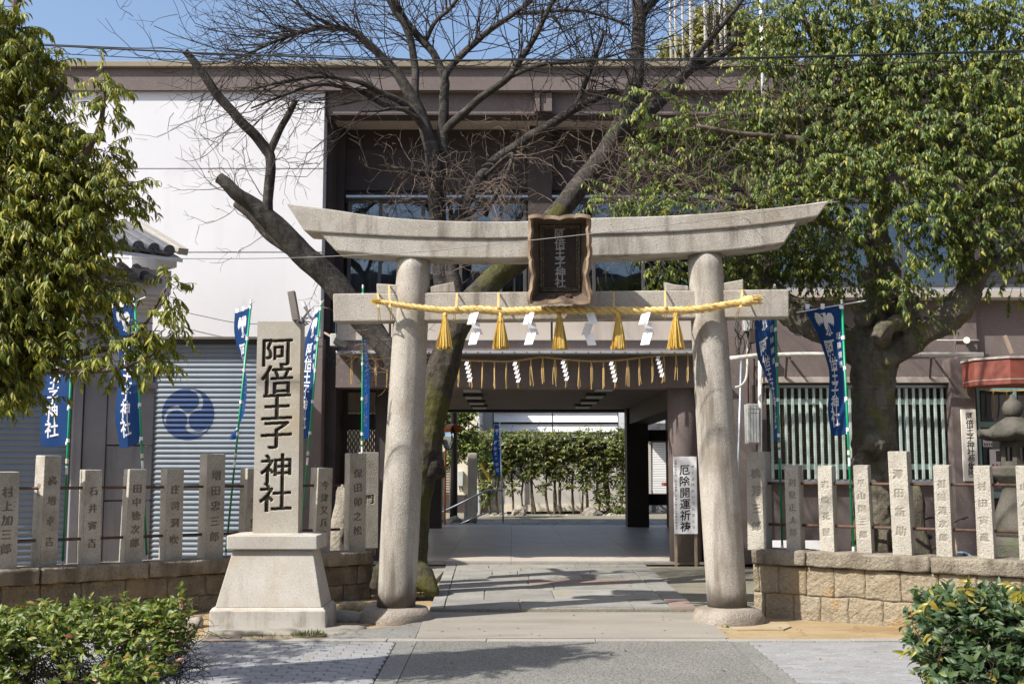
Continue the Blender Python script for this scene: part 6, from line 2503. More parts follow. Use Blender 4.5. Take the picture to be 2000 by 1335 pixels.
def grow_twigs(starts, rng, gen=3, n_child=(4, 3, 0), length=(.9, .5, .28), rad=(.007, .0042, .0026), up=.25, curl=.5, m=6):
    """bare branching twigs: starts = list of (point, direction); returns vertices and faces of thin tubes"""
    Vs, Fs, off = [], [], 0
    cur = [(np.array(p), unit(np.array(d)), 1.0) for p, d in starts]
    for g in range(gen):
        if not cur:
            break
        k = len(cur)
        paths = np.zeros((k, m, 3))
        rads = np.zeros((k, m))
        nxt = []
        for i, (p, d, sc) in enumerate(cur):
            L = length[g] * sc * rng.uniform(.6, 1.3)
            x, dd = p.copy(), d.copy()
            bend = rng.normal(0, curl, 3)
            for j in range(m):
                paths[i, j] = x
                rads[i, j] = lerp(rad[g], rad[g] * .55, j / (m - 1))
                dd = unit(dd + bend * .16 + rng.normal(0, .13, 3) + np.array([0, 0, up * .10]))
                x = x + dd * L / (m - 1)
                if g < gen - 1 and j > 0 and rng.random() < n_child[g] / (m - 1):
                    s = unit(np.cross(dd, rng.normal(0, 1, 3)))
                    nxt.append((x.copy(), unit(dd * .75 + s * rng.uniform(.5, 1.0)), sc))
        V, F = twig_tubes(paths, rads, 4 if g == 0 else 3)
        Vs.append(V)
        Fs.append(F + off)
        off += len(V)
        cur = nxt
    return np.concatenate(Vs), np.concatenate(Fs)


def along(pts, a, b, n, rng, spread=.9, up=.2, dirbias=None):
    """start points for twigs spread along a limb, pointing out from it and onwards"""
    out_ = []
    m = len(pts)
    for _ in range(n):
        t = rng.uniform(a, b) * (m - 1)
        i = min(int(t), m - 2)
        p = pts[i].lerp(pts[i + 1], t - i)
        d = (pts[i + 1] - pts[i]).normalized()
        s = np.cross(np.array(d), rng.normal(0, 1, 3))
        s = unit(s)
        v = np.array(d) * .55 + s * spread + np.array([0, 0, up])
        if dirbias is not None:
            v = v + np.array(dirbias)
        out_.append((np.array(p), v))
    return out_


# ------------------------------------------------------------------ bare cherry behind the torii
rc = np.random.default_rng(5)
cbase = G(800, 1150, .0)
YT = 14.6
cherry = empty('cherry_tree', P(800, 1140, YT) * 1.0, 'leafless dark cherry tree with leaning mossy trunk right behind the torii', 'tree')
cherry.location.z = 0
trunk_pix = [(797, 1150, YT, 46), (803, 1085, YT, 34), (812, 1000, YT, 30), (828, 900, YT, 31), (846, 800, YT, 33), (864, 720, YT, 34), (884, 660, YT, 30), (915, 600, YT, 28), (965, 545, YT, 27), (1030, 490, YT, 25), (1100, 405, YT, 24)]
LIMBS = {
    'right': [(1075, 432, YT, 25), (1130, 365, YT, 24), (1180, 300, YT + .1, 23), (1215, 240, YT + .1, 21), (1238, 175, YT + .1, 19), (1246, 100, YT + .1, 17), (1248, 40, YT + .1, 15.5), (1240, -60, YT + .1, 13)],
    'right_b': [(1212, 250, YT + .1, 15), (1262, 222, YT + .5, 14), (1310, 175, YT + .7, 13), (1350, 132, YT + .9, 12), (1400, 112, YT + 1.0, 9), (1428, 85, YT + 1.1, 7), (1440, 20, YT + 1.2, 5)],
    'right_b2': [(1345, 135, YT + .9, 8), (1372, 95, YT + .8, 7), (1420, 40, YT + .7, 6), (1465, -20, YT + .7, 5)],
    'right_c': [(1248, 45, YT + .1, 11), (1262, 20, YT + .2, 10), (1290, -10, YT + .3, 8)],
    'mid': [(905, 640, YT + .05, 20), (880, 540, YT + .35, 20), (880, 470, YT + .55, 17), (935, 352, YT + .7, 13), (1000, 290, YT + .8, 12), (1080, 240, YT + .8, 11), (1140, 203, YT + .8, 10), (1190, 182, YT + .8, 8), (1206, 178, YT + .8, 6)],
    'mid_b': [(1125, 208, YT + .8, 7), (1140, 170, YT + .8, 6), (1160, 120, YT + .8, 5), (1180, 60, YT + .8, 4)],
    'up_l': [(868, 600, YT + .25, 20), (858, 520, YT + .4, 19), (853, 440, YT + .45, 16), (848, 370, YT + .45, 17), (846, 310, YT + .45, 18), (828, 240, YT + .45, 15), (805, 190, YT + .4, 14), (765, 130, YT + .4, 11), (715, 82, YT + .35, 9), (680, 58, YT + .3, 7), (620, 55, YT + .2, 6), (560, 72, YT + .1, 4), (470, 112, YT, 2.5)],
    'up_l2': [(812, 210, YT + .4, 10), (810, 120, YT + .45, 9), (795, 60, YT + .45, 8), (770, 20, YT + .45, 7), (745, -30, YT + .45, 6)],
    'up_l3': [(835, 260, YT + .45, 9), (790, 205, YT + .2, 8), (740, 180, YT, 7), (690, 157, YT - .2, 6), (620, 150, YT - .3, 5), (550, 160, YT - .4, 3.5), (480, 178, YT - .5, 2)],
    'up_l4': [(800, 215, YT + .2, 7), (750, 205, YT + .05, 6), (700, 178, YT - .1, 5), (620, 165, YT - .3, 4), (550, 188, YT - .4, 3), (490, 212, YT - .5, 2)],
    'up_l5': [(818, 232, YT + .1, 5), (780, 212, YT - .1, 4.5), (740, 217, YT - .3, 3.5), (705, 218, YT - .35, 3)],
    'up_r': [(870, 590, YT + .3, 12), (864, 480, YT + .5, 12), (862, 400, YT + .55, 12), (863, 330, YT + .55, 13), (866, 265, YT + .55, 13), (866, 190, YT + .55, 11), (870, 160, YT + .55, 9), (850, 110, YT + .6, 9), (825, 80, YT + .6, 9), (790, 38, YT + .6, 8), (765, -10, YT + .6, 7)],
    'up_r2': [(866, 175, YT + .55, 9), (875, 140, YT + .5, 8), (905, 105, YT + .45, 8), (950, 65, YT + .4, 7), (1000, 30, YT + .35, 6), (1040, 0, YT + .3, 5)],
    'up_r3': [(868, 262, YT + .55, 10), (890, 235, YT + .4, 10), (940, 190, YT + .2, 9), (990, 155, YT + .1, 8.5), (1010, 125, YT + .05, 8), (1040, 80, YT, 7), (1060, 40, YT, 6), (1085, -10, YT, 5)],
    'up_r4': [(1000, 148, YT + .1, 6), (1060, 125, YT - .1, 5), (1130, 122, YT - .2, 4), (1190, 110, YT - .3, 3), (1260, 85, YT - .4, 2)],
    'up_r5': [(830, 82, YT + .6, 6), (850, 45, YT + .6, 5), (880, 15, YT + .6, 5), (905, -20, YT + .6, 4)],
    'up_r6': [(1010, 28, YT + .35, 4), (1080, 22, YT + .3, 4), (1150, 24, YT + .3, 3.5), (1230, 50, YT + .3, 3)],
    'knob': [(850, 345, YT + .4, 8), (825, 338, YT + .2, 8), (800, 332, YT + .1, 5), (765, 327, YT, 4)],
    'left': [(850, 930, YT - .05, 24), (822, 830, YT + .15, 27), (790, 740, YT + .3, 26), (755, 680, YT + .35, 26), (715, 630, YT + .4, 27), (665, 565, YT + .4, 29), (620, 520, YT + .35, 29), (575, 480, YT + .3, 27), (535, 440, YT + .2, 24), (490, 400, YT + .1, 18), (452, 370, YT, 15), (428, 350, YT, 13)],
    'left_low': [(615, 520, YT + .6, 16), (570, 490, YT + .7, 13), (530, 462, YT + .8, 12), (490, 420, YT + .9, 11), (462, 398, YT + 1, 10)],
    'left_up': [(545, 455, YT + .2, 14), (524, 420, YT + .15, 13), (526, 360, YT + .1, 12), (528, 320, YT + .1, 11), (524, 295, YT + .1, 12), (490, 255, YT, 12), (440, 205, YT - .1, 11), (405, 155, YT - .2, 10), (378, 120, YT - .25, 9), (362, 100, YT - .3, 7.5)],
    'left_up2': [(527, 298, YT + .1, 9), (540, 268, YT + .1, 8.5), (560, 230, YT + .1, 8), (575, 198, YT + .1, 7)],
    'gap': [(945, 345, YT + .7, 5), (1000, 300, YT + .2, 4), (985, 350, YT, 5), (960, 395, YT - .1, 6), (945, 420, YT - .1, 10)],
}
mb = MB()
tp_, tr_ = limb(trunk_pix, 40)
tr_ = [q * .92 for q in tr_]
mb.tube(tp_, tr_, 16, wob=.12)
for pts in (((797, 1130, YT, 36), (770, 1118, YT - .1, 27), (748, 1112, YT - .1, 18), (738, 1150, YT - .1, 16)), ((808, 1110, YT, 30), (830, 1130, YT - .2, 22), (846, 1150, YT - .3, 12), (856, 1160, YT - .3, 5)), ((790, 1120, YT, 30), (770, 1160, YT - .3, 20), (752, 1175, YT - .5, 12))):
    p, r = limb(pts, 10)
    mb.tube(p, r, 12)
me = fuse(mb, .018, .045, .22, 2)
link_mesh('trunk', me, 'bark_cherry_mossy', cherry)
LP = {}
for k, pix in LIMBS.items():
    p, r = limb(pix, 36)
    r = [q * .86 for q in r]
    for i in range(len(p)):
        w = .35 * r[i]
        p[i] = p[i] + mnoise.noise_vector(p[i] * 3.1) * w
    LP[k] = p
    big = r[0] > .075
    mb = MB().tube(p, r, 14 if big else 9, wob=.16 if big else .12)
    o = mb.build('limb', 'bark_cherry', cherry, smooth=True)
for k in ('left', 'left_low', 'left_up', 'left_up2'):
    e, d = LP[k][-1], (LP[k][-1] - LP[k][-3]).normalized()
    r = LIMBS[k][-1][3] * e.y / FPX
    MB().tube([e, e + d * .006], r * .92, 12).build('cut_face', 'cut_wood', cherry)
st = []
for k, a, b, n in (('right', .5, 1, 30), ('right_b', .35, 1, 34), ('right_b2', .1, 1, 16), ('right_c', 0, 1, 10), ('mid', .50, 1, 22), ('mid_b', .1, 1, 16), ('up_l', .55, 1, 84), ('up_l2', .3, 1, 22), ('up_l3', .25, .9, 24),
                   ('up_l4', .25, .9, 18), ('up_l5', .3, 1, 6), ('up_r', .66, 1, 22), ('up_r2', .2, 1, 30), ('up_r3', .35, 1, 34), ('up_r4', .2, 1, 26), ('up_r5', .2, 1, 14), ('up_r6', 0, 1, 24)):
    bias = (-.6, 0, .10) if k == 'up_l' else (-.7, 0, -.05) if k in ('up_l3', 'up_l4') else None
    st += along(LP[k], a, b, n, rc, .8, .12, bias)
V, F = grow_twigs(st, rc, 3, (2.9, 1.6, 0), (1.15, .6, .26), (.0085, .0052, .0032), .15, .42)
o = link_mesh('twigs', mesh_np('twigs', V, F, True), 'bark_cherry_twig', cherry)
o['kind'] = 'stuff'
st = along(LP['knob'], .2, 1, 8, rc, .8, .1) + along(LP['mid'], .25, .55, 22, rc, .9, -.05) + along(LP['gap'], .2, 1, 30, rc, 1.0, 0, (.2, 0, -.05)) + along(LP['left'], .3, .75, 3, rc, 1.0, .1) \
    + along(LP['left_up'], .1, .4, 3, rc, 1.0, .1) + along(LP['left'], .85, 1, 4, rc, .8, 0, (-.5, 0, 0)) + along(LP['left_low'], .5, 1, 5, rc, .8, -.1) + along(LP['right'], .05, .3, 14, rc, 1, .05) + along(LP['up_l'], .02, .25, 20, rc, 1, -.1, (.15, -.1, 0)) \
    + along(LP['left_up2'], .6, 1, 6, rc, .9, .1) + along(LP['left'], .12, .3, 10, rc, 1.2, .0)
V, F = grow_twigs(st, rc, 3, (3.4, 2.4, 0), (.55, .32, .18), (.0075, .005, .0034), .12, .7)
o = link_mesh('twigs', mesh_np('twigs', V, F, True), 'bark_twig', cherry)
o['kind'] = 'stuff'


# ------------------------------------------------------------------ leafy sprays
def sprays(blobs, n, rng, leaf, width, per, twig_len, droop, shell=2.2, outward=.6, flat=.5, tw=.004, face=0.0):
    """leafy twigs through the volume of ellipsoids (centre, radii): returns leaf arrays and twig paths"""
    vol = np.array([b[1][0] * b[1][1] * b[1][2] * (b[2] if len(b) > 2 else 1.0) for b in blobs]) ** .75
    pick = rng.choice(len(blobs), n, p=vol / vol.sum())
    C = np.array([blobs[i][0] for i in pick])
    Rr = np.array([blobs[i][1] for i in pick])
    d = unit(rng.normal(0, 1, (n, 3)))
    r = rng.random(n) ** (1 / shell)
    base = C + d * Rr * r[:, None]
    dr = unit(d * outward + rng.normal(0, .55, (n, 3)) * np.array([1, 1, flat]) + np.array([0, -face, .05]))
    m = 6
    paths = np.zeros((n, m, 3))
    L = twig_len * rng.uniform(.6, 1.35, n)
    x, dd = base.copy(), dr.copy()
    for j in range(m):
        paths[:, j] = x
        dd = unit(dd + rng.normal(0, .10, (n, 3)) + np.array([0, 0, -.12 * droop]))
        x = x + dd * (L / (m - 1))[:, None]
    rads = np.linspace(tw, tw * .5, m)[None, :] * np.ones((n, 1))
    pos, dirs, ups, ln = [], [], [], []
    for q in range(per):
        t = np.clip(.22 + .80 * (q + rng.random(n)) / per, 0, .999) * (m - 1)
        i = t.astype(int)
        f = (t - i)[:, None]
        a = paths[np.arange(n), i]
        b = paths[np.arange(n), np.minimum(i + 1, m - 1)]
        p = a * (1 - f) + b * f
        td = unit(b - a + 1e-6)
        side = unit(np.cross(td, rng.normal(0, 1, (n, 3)) * .35 + np.array([0, 0, 1])) + 1e-6) * (1 if q % 2 else -1)
        v = unit(td * .55 + side * .85 + rng.normal(0, .25, (n, 3)) + np.array([0, 0, -droop]))
        keep = rng.random(n) < .93
        pos.append(p[keep])
        dirs.append(v[keep])
        u = np.array([-.30, -.45, .75]) + rng.normal(0, .38, (n, 3)) + d * .55
        ups.append(u[keep])
        ln.append((leaf * rng.uniform(.7, 1.25, n))[keep])
    return np.concatenate(pos), np.concatenate(dirs), np.concatenate(ups), np.concatenate(ln), paths, rads


def crown(name, blobs, n, rng, leaf, ratio, per, twig_len, droop, lmat, tmat, parent, twigs=True, **kw):
    pos, dirs, ups, ln, paths, rads = sprays(blobs, n, rng, leaf, 0, per, twig_len, droop, **kw)
    me = leaves_mesh(name, pos, dirs, ups, ln, ln * ratio)
    o = link_mesh(name, me, lmat, parent)
    o['kind'] = 'stuff'
    if twigs:
        V, F = twig_tubes(paths, rads, 3)
        t = link_mesh('twigs', mesh_np('twigs', V, F, True), tmat, parent)
        t['kind'] = 'stuff'
    return o


def blob(u, v, r, Y, rv=None, depth=None, wgt=1.0):
    c = P(u, v, Y)
    s = Y / FPX
    rv = rv or r
    return (np.array(c), (r * s, depth or max(.25, min(r, rv) * s), rv * s), wgt)


# ------------------------------------------------------------------ evergreen on the right
re_ = np.random.default_rng(21)
YE = 13.1
ev = empty('evergreen_tree', P(1712, 1085, YE), 'gnarled evergreen tree with thick knobbly trunk behind the right fence', 'tree')
ev.location.z = 0
mb = MB()
trk = [(1722, 1130, YE, 62), (1718, 1080, YE, 54), (1712, 1000, YE, 47), (1708, 900, YE, 43), (1706, 820, YE, 40), (1706, 760, YE, 40), (1705, 710, YE, 44), (1706, 670, YE, 48), (1712, 630, YE, 42), (1722, 590, YE, 34), (1724, 545, YE, 32), (1718, 500, YE + .1, 26), (1712, 440, YE + .1, 22), (1720, 360, YE + .1, 17), (1700, 260, YE + .2, 13), (1690, 150, YE + .2, 10), (1705, 40, YE + .2, 8), (1720, -60, YE + .2, 6)]
p, r = limb(trk, 60)
mb.tube(p, r, 20, wob=.14)
EL = [
    [(1705, 705, YE, 34), (1670, 680, YE + .1, 31), (1630, 655, YE + .25, 30), (1590, 632, YE + .4, 30), (1555, 612, YE + .55, 31), (1520, 590, YE + .7, 31), (1490, 560, YE + .8, 29), (1465, 530, YE + .9, 24), (1450, 480, YE + .9, 17), (1455, 430, YE + .9, 12), (1440, 380, YE + 1.0, 9)],
    [(1715, 690, YE - .05, 34), (1760, 675, YE - .15, 30), (1800, 650, YE - .25, 28), (1830, 632, YE - .3, 30), (1862, 610, YE - .35, 31), (1885, 580, YE - .4, 29), (1905, 545, YE - .4, 23), (1925, 522, YE - .4, 17), (1960, 508, YE - .5, 13), (2010, 495, YE - .6, 11), (2080, 470, YE - .7, 8)],
    [(1900, 550, YE - .4, 20), (1885, 510, YE - .35, 18), (1870, 480, YE - .35, 19), (1885, 430, YE - .3, 16), (1900, 350, YE - .2, 12), (1930, 260, YE - .2, 10), (1950, 150, YE - .2, 8), (1960, 20, YE - .2, 6)],
    [(1735, 640, YE - .1, 16), (1775, 618, YE - .25, 17), (1770, 580, YE - .25, 13), (1748, 545, YE - .2, 11), (1742, 520, YE - .2, 8)],
    [(1775, 625, YE - .28, 16), (1745, 632, YE - .42, 17), (1722, 648, YE - .5, 18), (1712, 664, YE - .52, 14)],
    [(1718, 560, YE, 16), (1700, 548, YE - .2, 16), (1690, 535, YE - .25, 11)],
    [(1718, 470, YE + .1, 17), (1690, 475, YE - .1, 14), (1660, 460, YE - .25, 11), (1625, 440, YE - .35, 9), (1605, 425, YE - .4, 10), (1620, 395, YE - .4, 6)],
    [(1714, 430, YE + .1, 14), (1750, 380, YE - .1, 13), (1790, 355, YE - .3, 12), (1840, 300, YE - .5, 10), (1880, 240, YE - .6, 8), (1900, 150, YE - .6, 6)],
    [(1716, 330, YE + .1, 12), (1680, 300, YE, 11), (1620, 280, YE - .1, 9), (1540, 270, YE - .2, 7), (1440, 260, YE - .3, 5), (1360, 245, YE - .3, 4)],
    [(1450, 440, YE + .9, 9), (1400, 380, YE + .5, 7), (1350, 350, YE + .3, 5), (1290, 365, YE + .1, 4), (1230, 385, YE, 3)],
    [(1600, 430, YE - .4, 7), (1520, 410, YE - .4, 6), (1440, 400, YE - .4, 5), (1370, 385, YE - .4, 4)],
    [(1695, 200, YE + .2, 9), (1640, 130, YE, 8), (1580, 60, YE, 6), (1550, -20, YE, 5)],
    [(1705, 140, YE + .2, 8), (1760, 80, YE, 7), (1820, 10, YE, 6)],
]
for pix in EL[:8]:
    p, r = limb(pix, 34)
    mb.tube(p, r, 16, wob=.2)
for u, v, rr, dy in ((1690, 545, 19, -.25), (1700, 868, 30, -.40), (1735, 700, 20, -.4), (1688, 622, 21, -.35), (1722, 655, 20, -.5), (1835, 640, 22, -.35), (1870, 625, 18, -.4), (1782, 585, 14, -.2), (1675, 605, 12, -.2), (1760, 690, 18, -.3), (1680, 905, 18, -.35)):
    c = P(u, v, YE + dy * .62)
    mb.ball(c, rr * .95 * c.y / FPX, 12, 8, wob=.25)
me = fuse(mb, .02, .085, .17, 5)
link_mesh('trunk', me, 'bark_evergreen', ev)
for pix in EL[8:]:
    p, r = limb(pix, 24)
    MB().tube(p, r, 8, wob=.1).build('limb', 'bark_branch', ev, smooth=True)
from mathutils.bvhtree import BVHTree
bv = BVHTree.FromPolygons([v.co + Vector(ev.location) for v in ev.children[0].data.vertices], [tuple(p.vertices) for p in ev.children[0].data.polygons])
for u, v, dx, dv in ((1684, 618, 11.5, 17), (1737, 773, 10, 20)):
    for du in (0, 5, 10, 16, 22, 30, -6):
        c, nn, _, _ = bv.ray_cast(Vector((0, 0, CAM_H)), ray(u + du, v).normalized())
        if c is not None:
            break
    if c is None:
        continue
    nn = (nn * .5 + Vector((0, -.7, .1))).normalized()
    s_ = c.y / FPX
    ax = nn.cross(Vector((0, 0, 1))).normalized()
    ay = ax.cross(nn)
    c = c + nn * .012
    ringp = [c + ax * dx * s_ * math.cos(t) + ay * dv * s_ * math.sin(t) for t in [2 * math.pi * i / 24 for i in range(25)]]
    MB().tube(ringp, .022, 8, cap=False, wob=.3).build('callus_ring', 'bark_evergreen', ev, smooth=True)
    MB().add([c - nn * .004] + [q + nn * .004 for q in ringp[:-1]], [(0, 1 + i, 1 + (i + 1) % 24) for i in range(24)]).build('pruned_face', 'cut_wood' if v > 700 else 'bark_branch', ev)
B = []
for u, v, r_, dy in ((1520, 40, 62, .2), (1600, 30, 80, 0), (1700, 40, 85, -.2), (1800, 40, 85, -.3), (1900, 40, 85, -.4), (1990, 50, 80, -.4), (1490, 120, 45, .2), (1560, 130, 66, .1), (1650, 140, 78, -.1), (1750, 150, 80, -.4), (1850, 150, 82, -.5), (1950, 160, 80, -.6), (2030, 170, 70, -.5),
                     (1440, 220, 44, .1), (1385, 232, 40, 0), (1510, 225, 56, 0), (1600, 235, 66, -.1), (1690, 240, 70, -.4), (1790, 250, 72, -.6), (1890, 255, 75, -.7), (1985, 265, 74, -.7), (1340, 238, 34, 0), (1296, 262, 26, 0), (1330, 340, 34, 0), (1400, 300, 46, .1), (1480, 310, 54, 0), (1560, 315, 58, -.2), (1650, 335, 60, -.5), (1740, 340, 56, -.7), (1850, 350, 66, -.8), (1950, 360, 70, -.7), (2020, 380, 56, -.6),
                     (1440, 372, 36, -.3), (1520, 375, 44, -.4), (1590, 385, 44, -.5), (1660, 405, 40, -.6), (1830, 425, 56, -.8), (1915, 440, 56, -.7), (1990, 455, 56, -.6), (1760, 410, 34, -.7), (1690, 480, 30, -.6), (1770, 490, 34, -.7), (1850, 490, 34, -.7), (1945, 530, 34, -.6), (1995, 545, 34, -.5), (1905, 500, 30, -.6)):
    B.append(blob(u, v, r_, YE + dy, r_ * .78, r_ * YE / FPX * .75))
crown('crown', B, 3600, re_, .064, .34, 15, .30, 1.25, 'leaf_evergreen', 'bark_branch', ev, shell=1.7, outward=.7, flat=.35, face=.25)
B2 = []
for u, v, rx, ry, dy, w in ((1210, 378, 38, 9, -.3, 1), (1245, 392, 30, 8, -.3, 1), (1195, 402, 22, 7, -.3, 1), (1330, 395, 50, 10, -.4, 1), (1300, 405, 26, 8, -.4, 1), (1290, 518, 30, 20, .9, 1), (1420, 520, 30, 30, .9, 1), (1475, 520, 40, 40, .8, 1), (1560, 490, 40, 34, .8, 1), (1615, 540, 36, 22, .6, 1), (1590, 500, 44, 40, .9, 1), (1430, 560, 22, 14, .7, 1), (1660, 455, 30, 20, -.5, 1), (1265, 300, 28, 14, 0, 1), (1245, 222, 14, 16, 0, 1), (1278, 185, 12, 16, 0, 1), (1500, 420, 50, 12, -.5, 1), (1565, 420, 40, 14, -.5, 1), (1755, 578, 32, 20, -.5, 1), (1715, 545, 26, 14, -.6, 1), (1786, 612, 10, 10, -.5, .6)):
    B2.append(blob(u, v, rx, YE + dy, ry, .22, w))
crown('crown', B2, 700, re_, .064, .35, 14, .34, 1.05, 'leaf_evergreen', 'bark_branch', ev, shell=2.0, outward=.6, flat=.3, face=.2)
# dead twigs among the leaves of the evergreen
st = []
for pix in EL[8:11]:
    p, r = limb(pix, 24)
    st += along(p, .3, 1, 30, re_, .9, .1)
V, F = grow_twigs(st, re_, 3, (3.4, 2.4, 0), (.6, .35, .2), (.006, .004, .003), .1, .6)
t = link_mesh('twigs', mesh_np('twigs', V, F, True), 'bark_twig', ev)
t['kind'] = 'stuff'

# ------------------------------------------------------------------ oak on the left, close to the street
rl = np.random.default_rng(33)
YL = 8.2
oak = empty('oak_tree', P(-150, 1300, YL), 'leafy evergreen oak with drooping pointed leaves at the left edge', 'tree')
oak.location.z = 0
mb = MB()
p, r = limb([(-190, 1500, YL, 70), (-170, 1200, YL, 58), (-140, 900, YL, 50), (-110, 600, YL, 42), (-70, 380, YL, 30), (-20, 200, YL, 20), (20, 60, YL, 12), (40, -40, YL, 7)], 40)
mb.tube(p, r, 16, wob=.1)
link_mesh('trunk', fuse(mb, .03, .05, .2, 1), 'bark_branch', oak)
OL = [[(-60, 620, YL, 20), (40, 560, YL - .2, 12), (110, 500, YL - .3, 8), (165, 475, YL - .3, 6), (220, 440, YL - .3, 3)], [(-60, 760, YL, 20), (40, 720, YL - .1, 11), (120, 695, YL - .2, 8), (210, 680, YL - .25, 6), (270, 650, YL - .3, 4), (325, 560, YL - .3, 2.5)],
      [(-80, 480, YL, 18), (20, 420, YL - .2, 12), (120, 350, YL - .3, 8), (190, 260, YL - .3, 6), (205, 170, YL - .3, 3)], [(-60, 300, YL, 12), (20, 240, YL - .2, 9), (90, 200, YL - .2, 6), (130, 160, YL - .2, 4)], [(50, 715, YL - .1, 8), (120, 725, YL - .3, 6), (230, 720, YL - .35, 4), (300, 690, YL - .35, 3)]]
for pix in OL:
    p, r = limb(pix, 24)
    MB().tube(p, r, 9, wob=.1).build('limb', 'bark_branch', oak, smooth=True)
B = []
for u, v, rx, ry in ((20, 60, 34, 55), (45, 140, 55, 50), (100, 135, 22, 30), (-20, 120, 60, 110), (-40, 300, 110, 140), (50, 250, 75, 60), (110, 285, 50, 60), (208, 190, 14, 55), (205, 290, 22, 36), (60, 370, 90, 70), (150, 370, 60, 45), (215, 365, 42, 34), (258, 375, 22, 22), (-30, 520, 120, 110), (60, 470, 90, 60), (155, 440, 66, 40), (218, 420, 34, 28),
                     (60, 570, 90, 55), (160, 530, 55, 50), (205, 570, 28, 24), (-40, 680, 100, 80), (40, 650, 70, 50), (95, 610, 44, 30), (150, 640, 30, 16), (30, 735, 40, 36), (-10, 750, 50, 40), (75, 700, 40, 26), (150, 690, 40, 12), (215, 705, 34, 12), (285, 670, 26, 24), (318, 630, 16, 24), (328, 570, 9, 32), (230, 668, 30, 16), (300, 705, 22, 14), (60, 770, 22, 10)):
    B.append(blob(u, v, rx, YL - .2, ry, .3 if rx > 45 else .16))
crown('crown', B, 3000, rl, .064, .26, 13, .19, 1.15, 'leaf_oak', 'bark_branch', oak, shell=1.7, outward=.55, flat=.5)
# the crown goes on outside the picture and shades the pavement
B = [blob(u, v, r_, YL + dy, r_ * .8, .9) for u, v, r_, dy in ((-330, 420, 170, .6), (-200, 640, 120, .5), (-420, 620, 150, 0))]
crown('crown', B, 420, rl, .10, .30, 9, .34, 1.1, 'leaf_oak', 'bark_branch', oak, shell=1.5, outward=.6, flat=.5)

# ------------------------------------------------------------------ clipped bushes at the street
def stems(root, starts, rng, mat='bark_shrub', **kw):
    V, F = grow_twigs(starts, rng, **kw)
    o = link_mesh('stems', mesh_np('stems', V, F, True), mat, root)
    o['kind'] = 'stuff'


rb = np.random.default_rng(44)
YB1 = 7.6
bl = empty('left_bush', P(150, 1335, YB1), 'clipped green bush with reddish leaves and bare stems in the left foreground', 'bush')
bl.name = 'bush'
bl.location.z = 0
B = []
for u, v, rx, ry, dy in ((-30, 1225, 60, 20, 0), (40, 1222, 60, 18, .1), (110, 1212, 55, 20, 0), (180, 1208, 60, 22, .1), (250, 1208, 60, 24, .05), (310, 1205, 45, 24, 0), (335, 1190, 14, 12, 0), (30, 1250, 80, 26, -.3), (140, 1245, 90, 26, -.3), (250, 1245, 85, 28, -.3), (330, 1240, 40, 26, -.1), (-20, 1280, 60, 40, -.4), (230, 1322, 40, 16, -.5), (290, 1316, 40, 18, -.5), (20, 1320, 50, 24, -.4), (130, 1322, 30, 10, -.5), (160, 1290, 30, 12, -.5), (90, 1285, 36, 12, -.5))[:16]:
    B.append(blob(u, v, rx, YB1 + dy, ry, .28))
crown('foliage', B, 900, rb, .052, .42, 8, .10, -.25, 'leaf_azalea', 'bark_shrub', bl, shell=2.0, outward=.25, flat=1.0, tw=.0025)
st = []
for k in range(70):
    u = rb.uniform(-40, 345)
    a = P(u, 1420, YB1 + rb.uniform(-.35, .4))
    a.z = 0
    st.append((np.array(a), np.array([rb.normal(0, .35), rb.normal(0, .3), 1.0])))
stems(bl, st, rb, gen=3, n_child=(5, 4, 0), length=(.34, .16, .10), rad=(.008, .0045, .003), up=.3, curl=.5)
st = [(np.array(P(rb.uniform(285, 350), rb.uniform(1250, 1330), YB1 + rb.uniform(-.2, .3))), np.array([rb.uniform(0, 1), rb.normal(0, .5), rb.uniform(-.2, .9)])) for _ in range(60)]
stems(bl, st, rb, gen=2, n_child=(4, 0), length=(.22, .14), rad=(.0035, .0025), up=.2, curl=.8)

YB2 = 7.4
br = empty('right_bush', P(1900, 1335, YB2), 'dense dark green rounded bush in the right foreground', 'bush')
br.name = 'bush'
br.location.z = 0
B = []
for u, v, rx, ry, dy in ((1850, 1196, 36, 24, 0), (1900, 1192, 44, 24, .1), (1960, 1190, 50, 26, .05), (2020, 1196, 50, 32, 0), (1835, 1225, 34, 36, -.1), (1890, 1230, 60, 40, -.25), (1960, 1230, 60, 40, -.3), (2030, 1240, 60, 50, -.3), (1845, 1280, 44, 40, -.2), (1910, 1290, 60, 44, -.35), (1980, 1290, 60, 44, -.35), (2050, 1300, 60, 50, -.35), (1880, 1335, 50, 36, -.35), (1950, 1340, 60, 40, -.4), (2030, 1350, 60, 44, -.4)):
    B.append(blob(u, v, rx, YB2 + dy, ry, .3))
crown('foliage', B, 1900, rb, .066, .42, 8, .11, -.35, 'leaf_hawthorn', 'bark_shrub', br, shell=2.4, outward=.5, flat=1.0, tw=.003)
B = [blob(u, v, rx, YB2 - .3, ry, .12) for u, v, rx, ry in ((1812, 1262, 16, 34), (1835, 1290, 26, 22), (1870, 1163, 36, 8), (1920, 1166, 26, 8), (1985, 1150, 24, 12))]
crown('sprouts', B, 18, rb, .075, .30, 8, .12, .5, 'leaf_yellow', 'bark_shrub', br, shell=2, outward=.5, flat=.6, tw=.003)
st = []
for k in range(46):
    a = P(rb.uniform(1880, 2060), 1420, YB2 + rb.uniform(-.4, .3))
    a.z = 0
    st.append((np.array(a), np.array([rb.normal(0.05, .2), rb.normal(0, .2), 1.0])))
stems(br, st, rb, gen=3, n_child=(4, 4, 0), length=(.42, .18, .1), rad=(.009, .005, .003), up=.3, curl=.5)

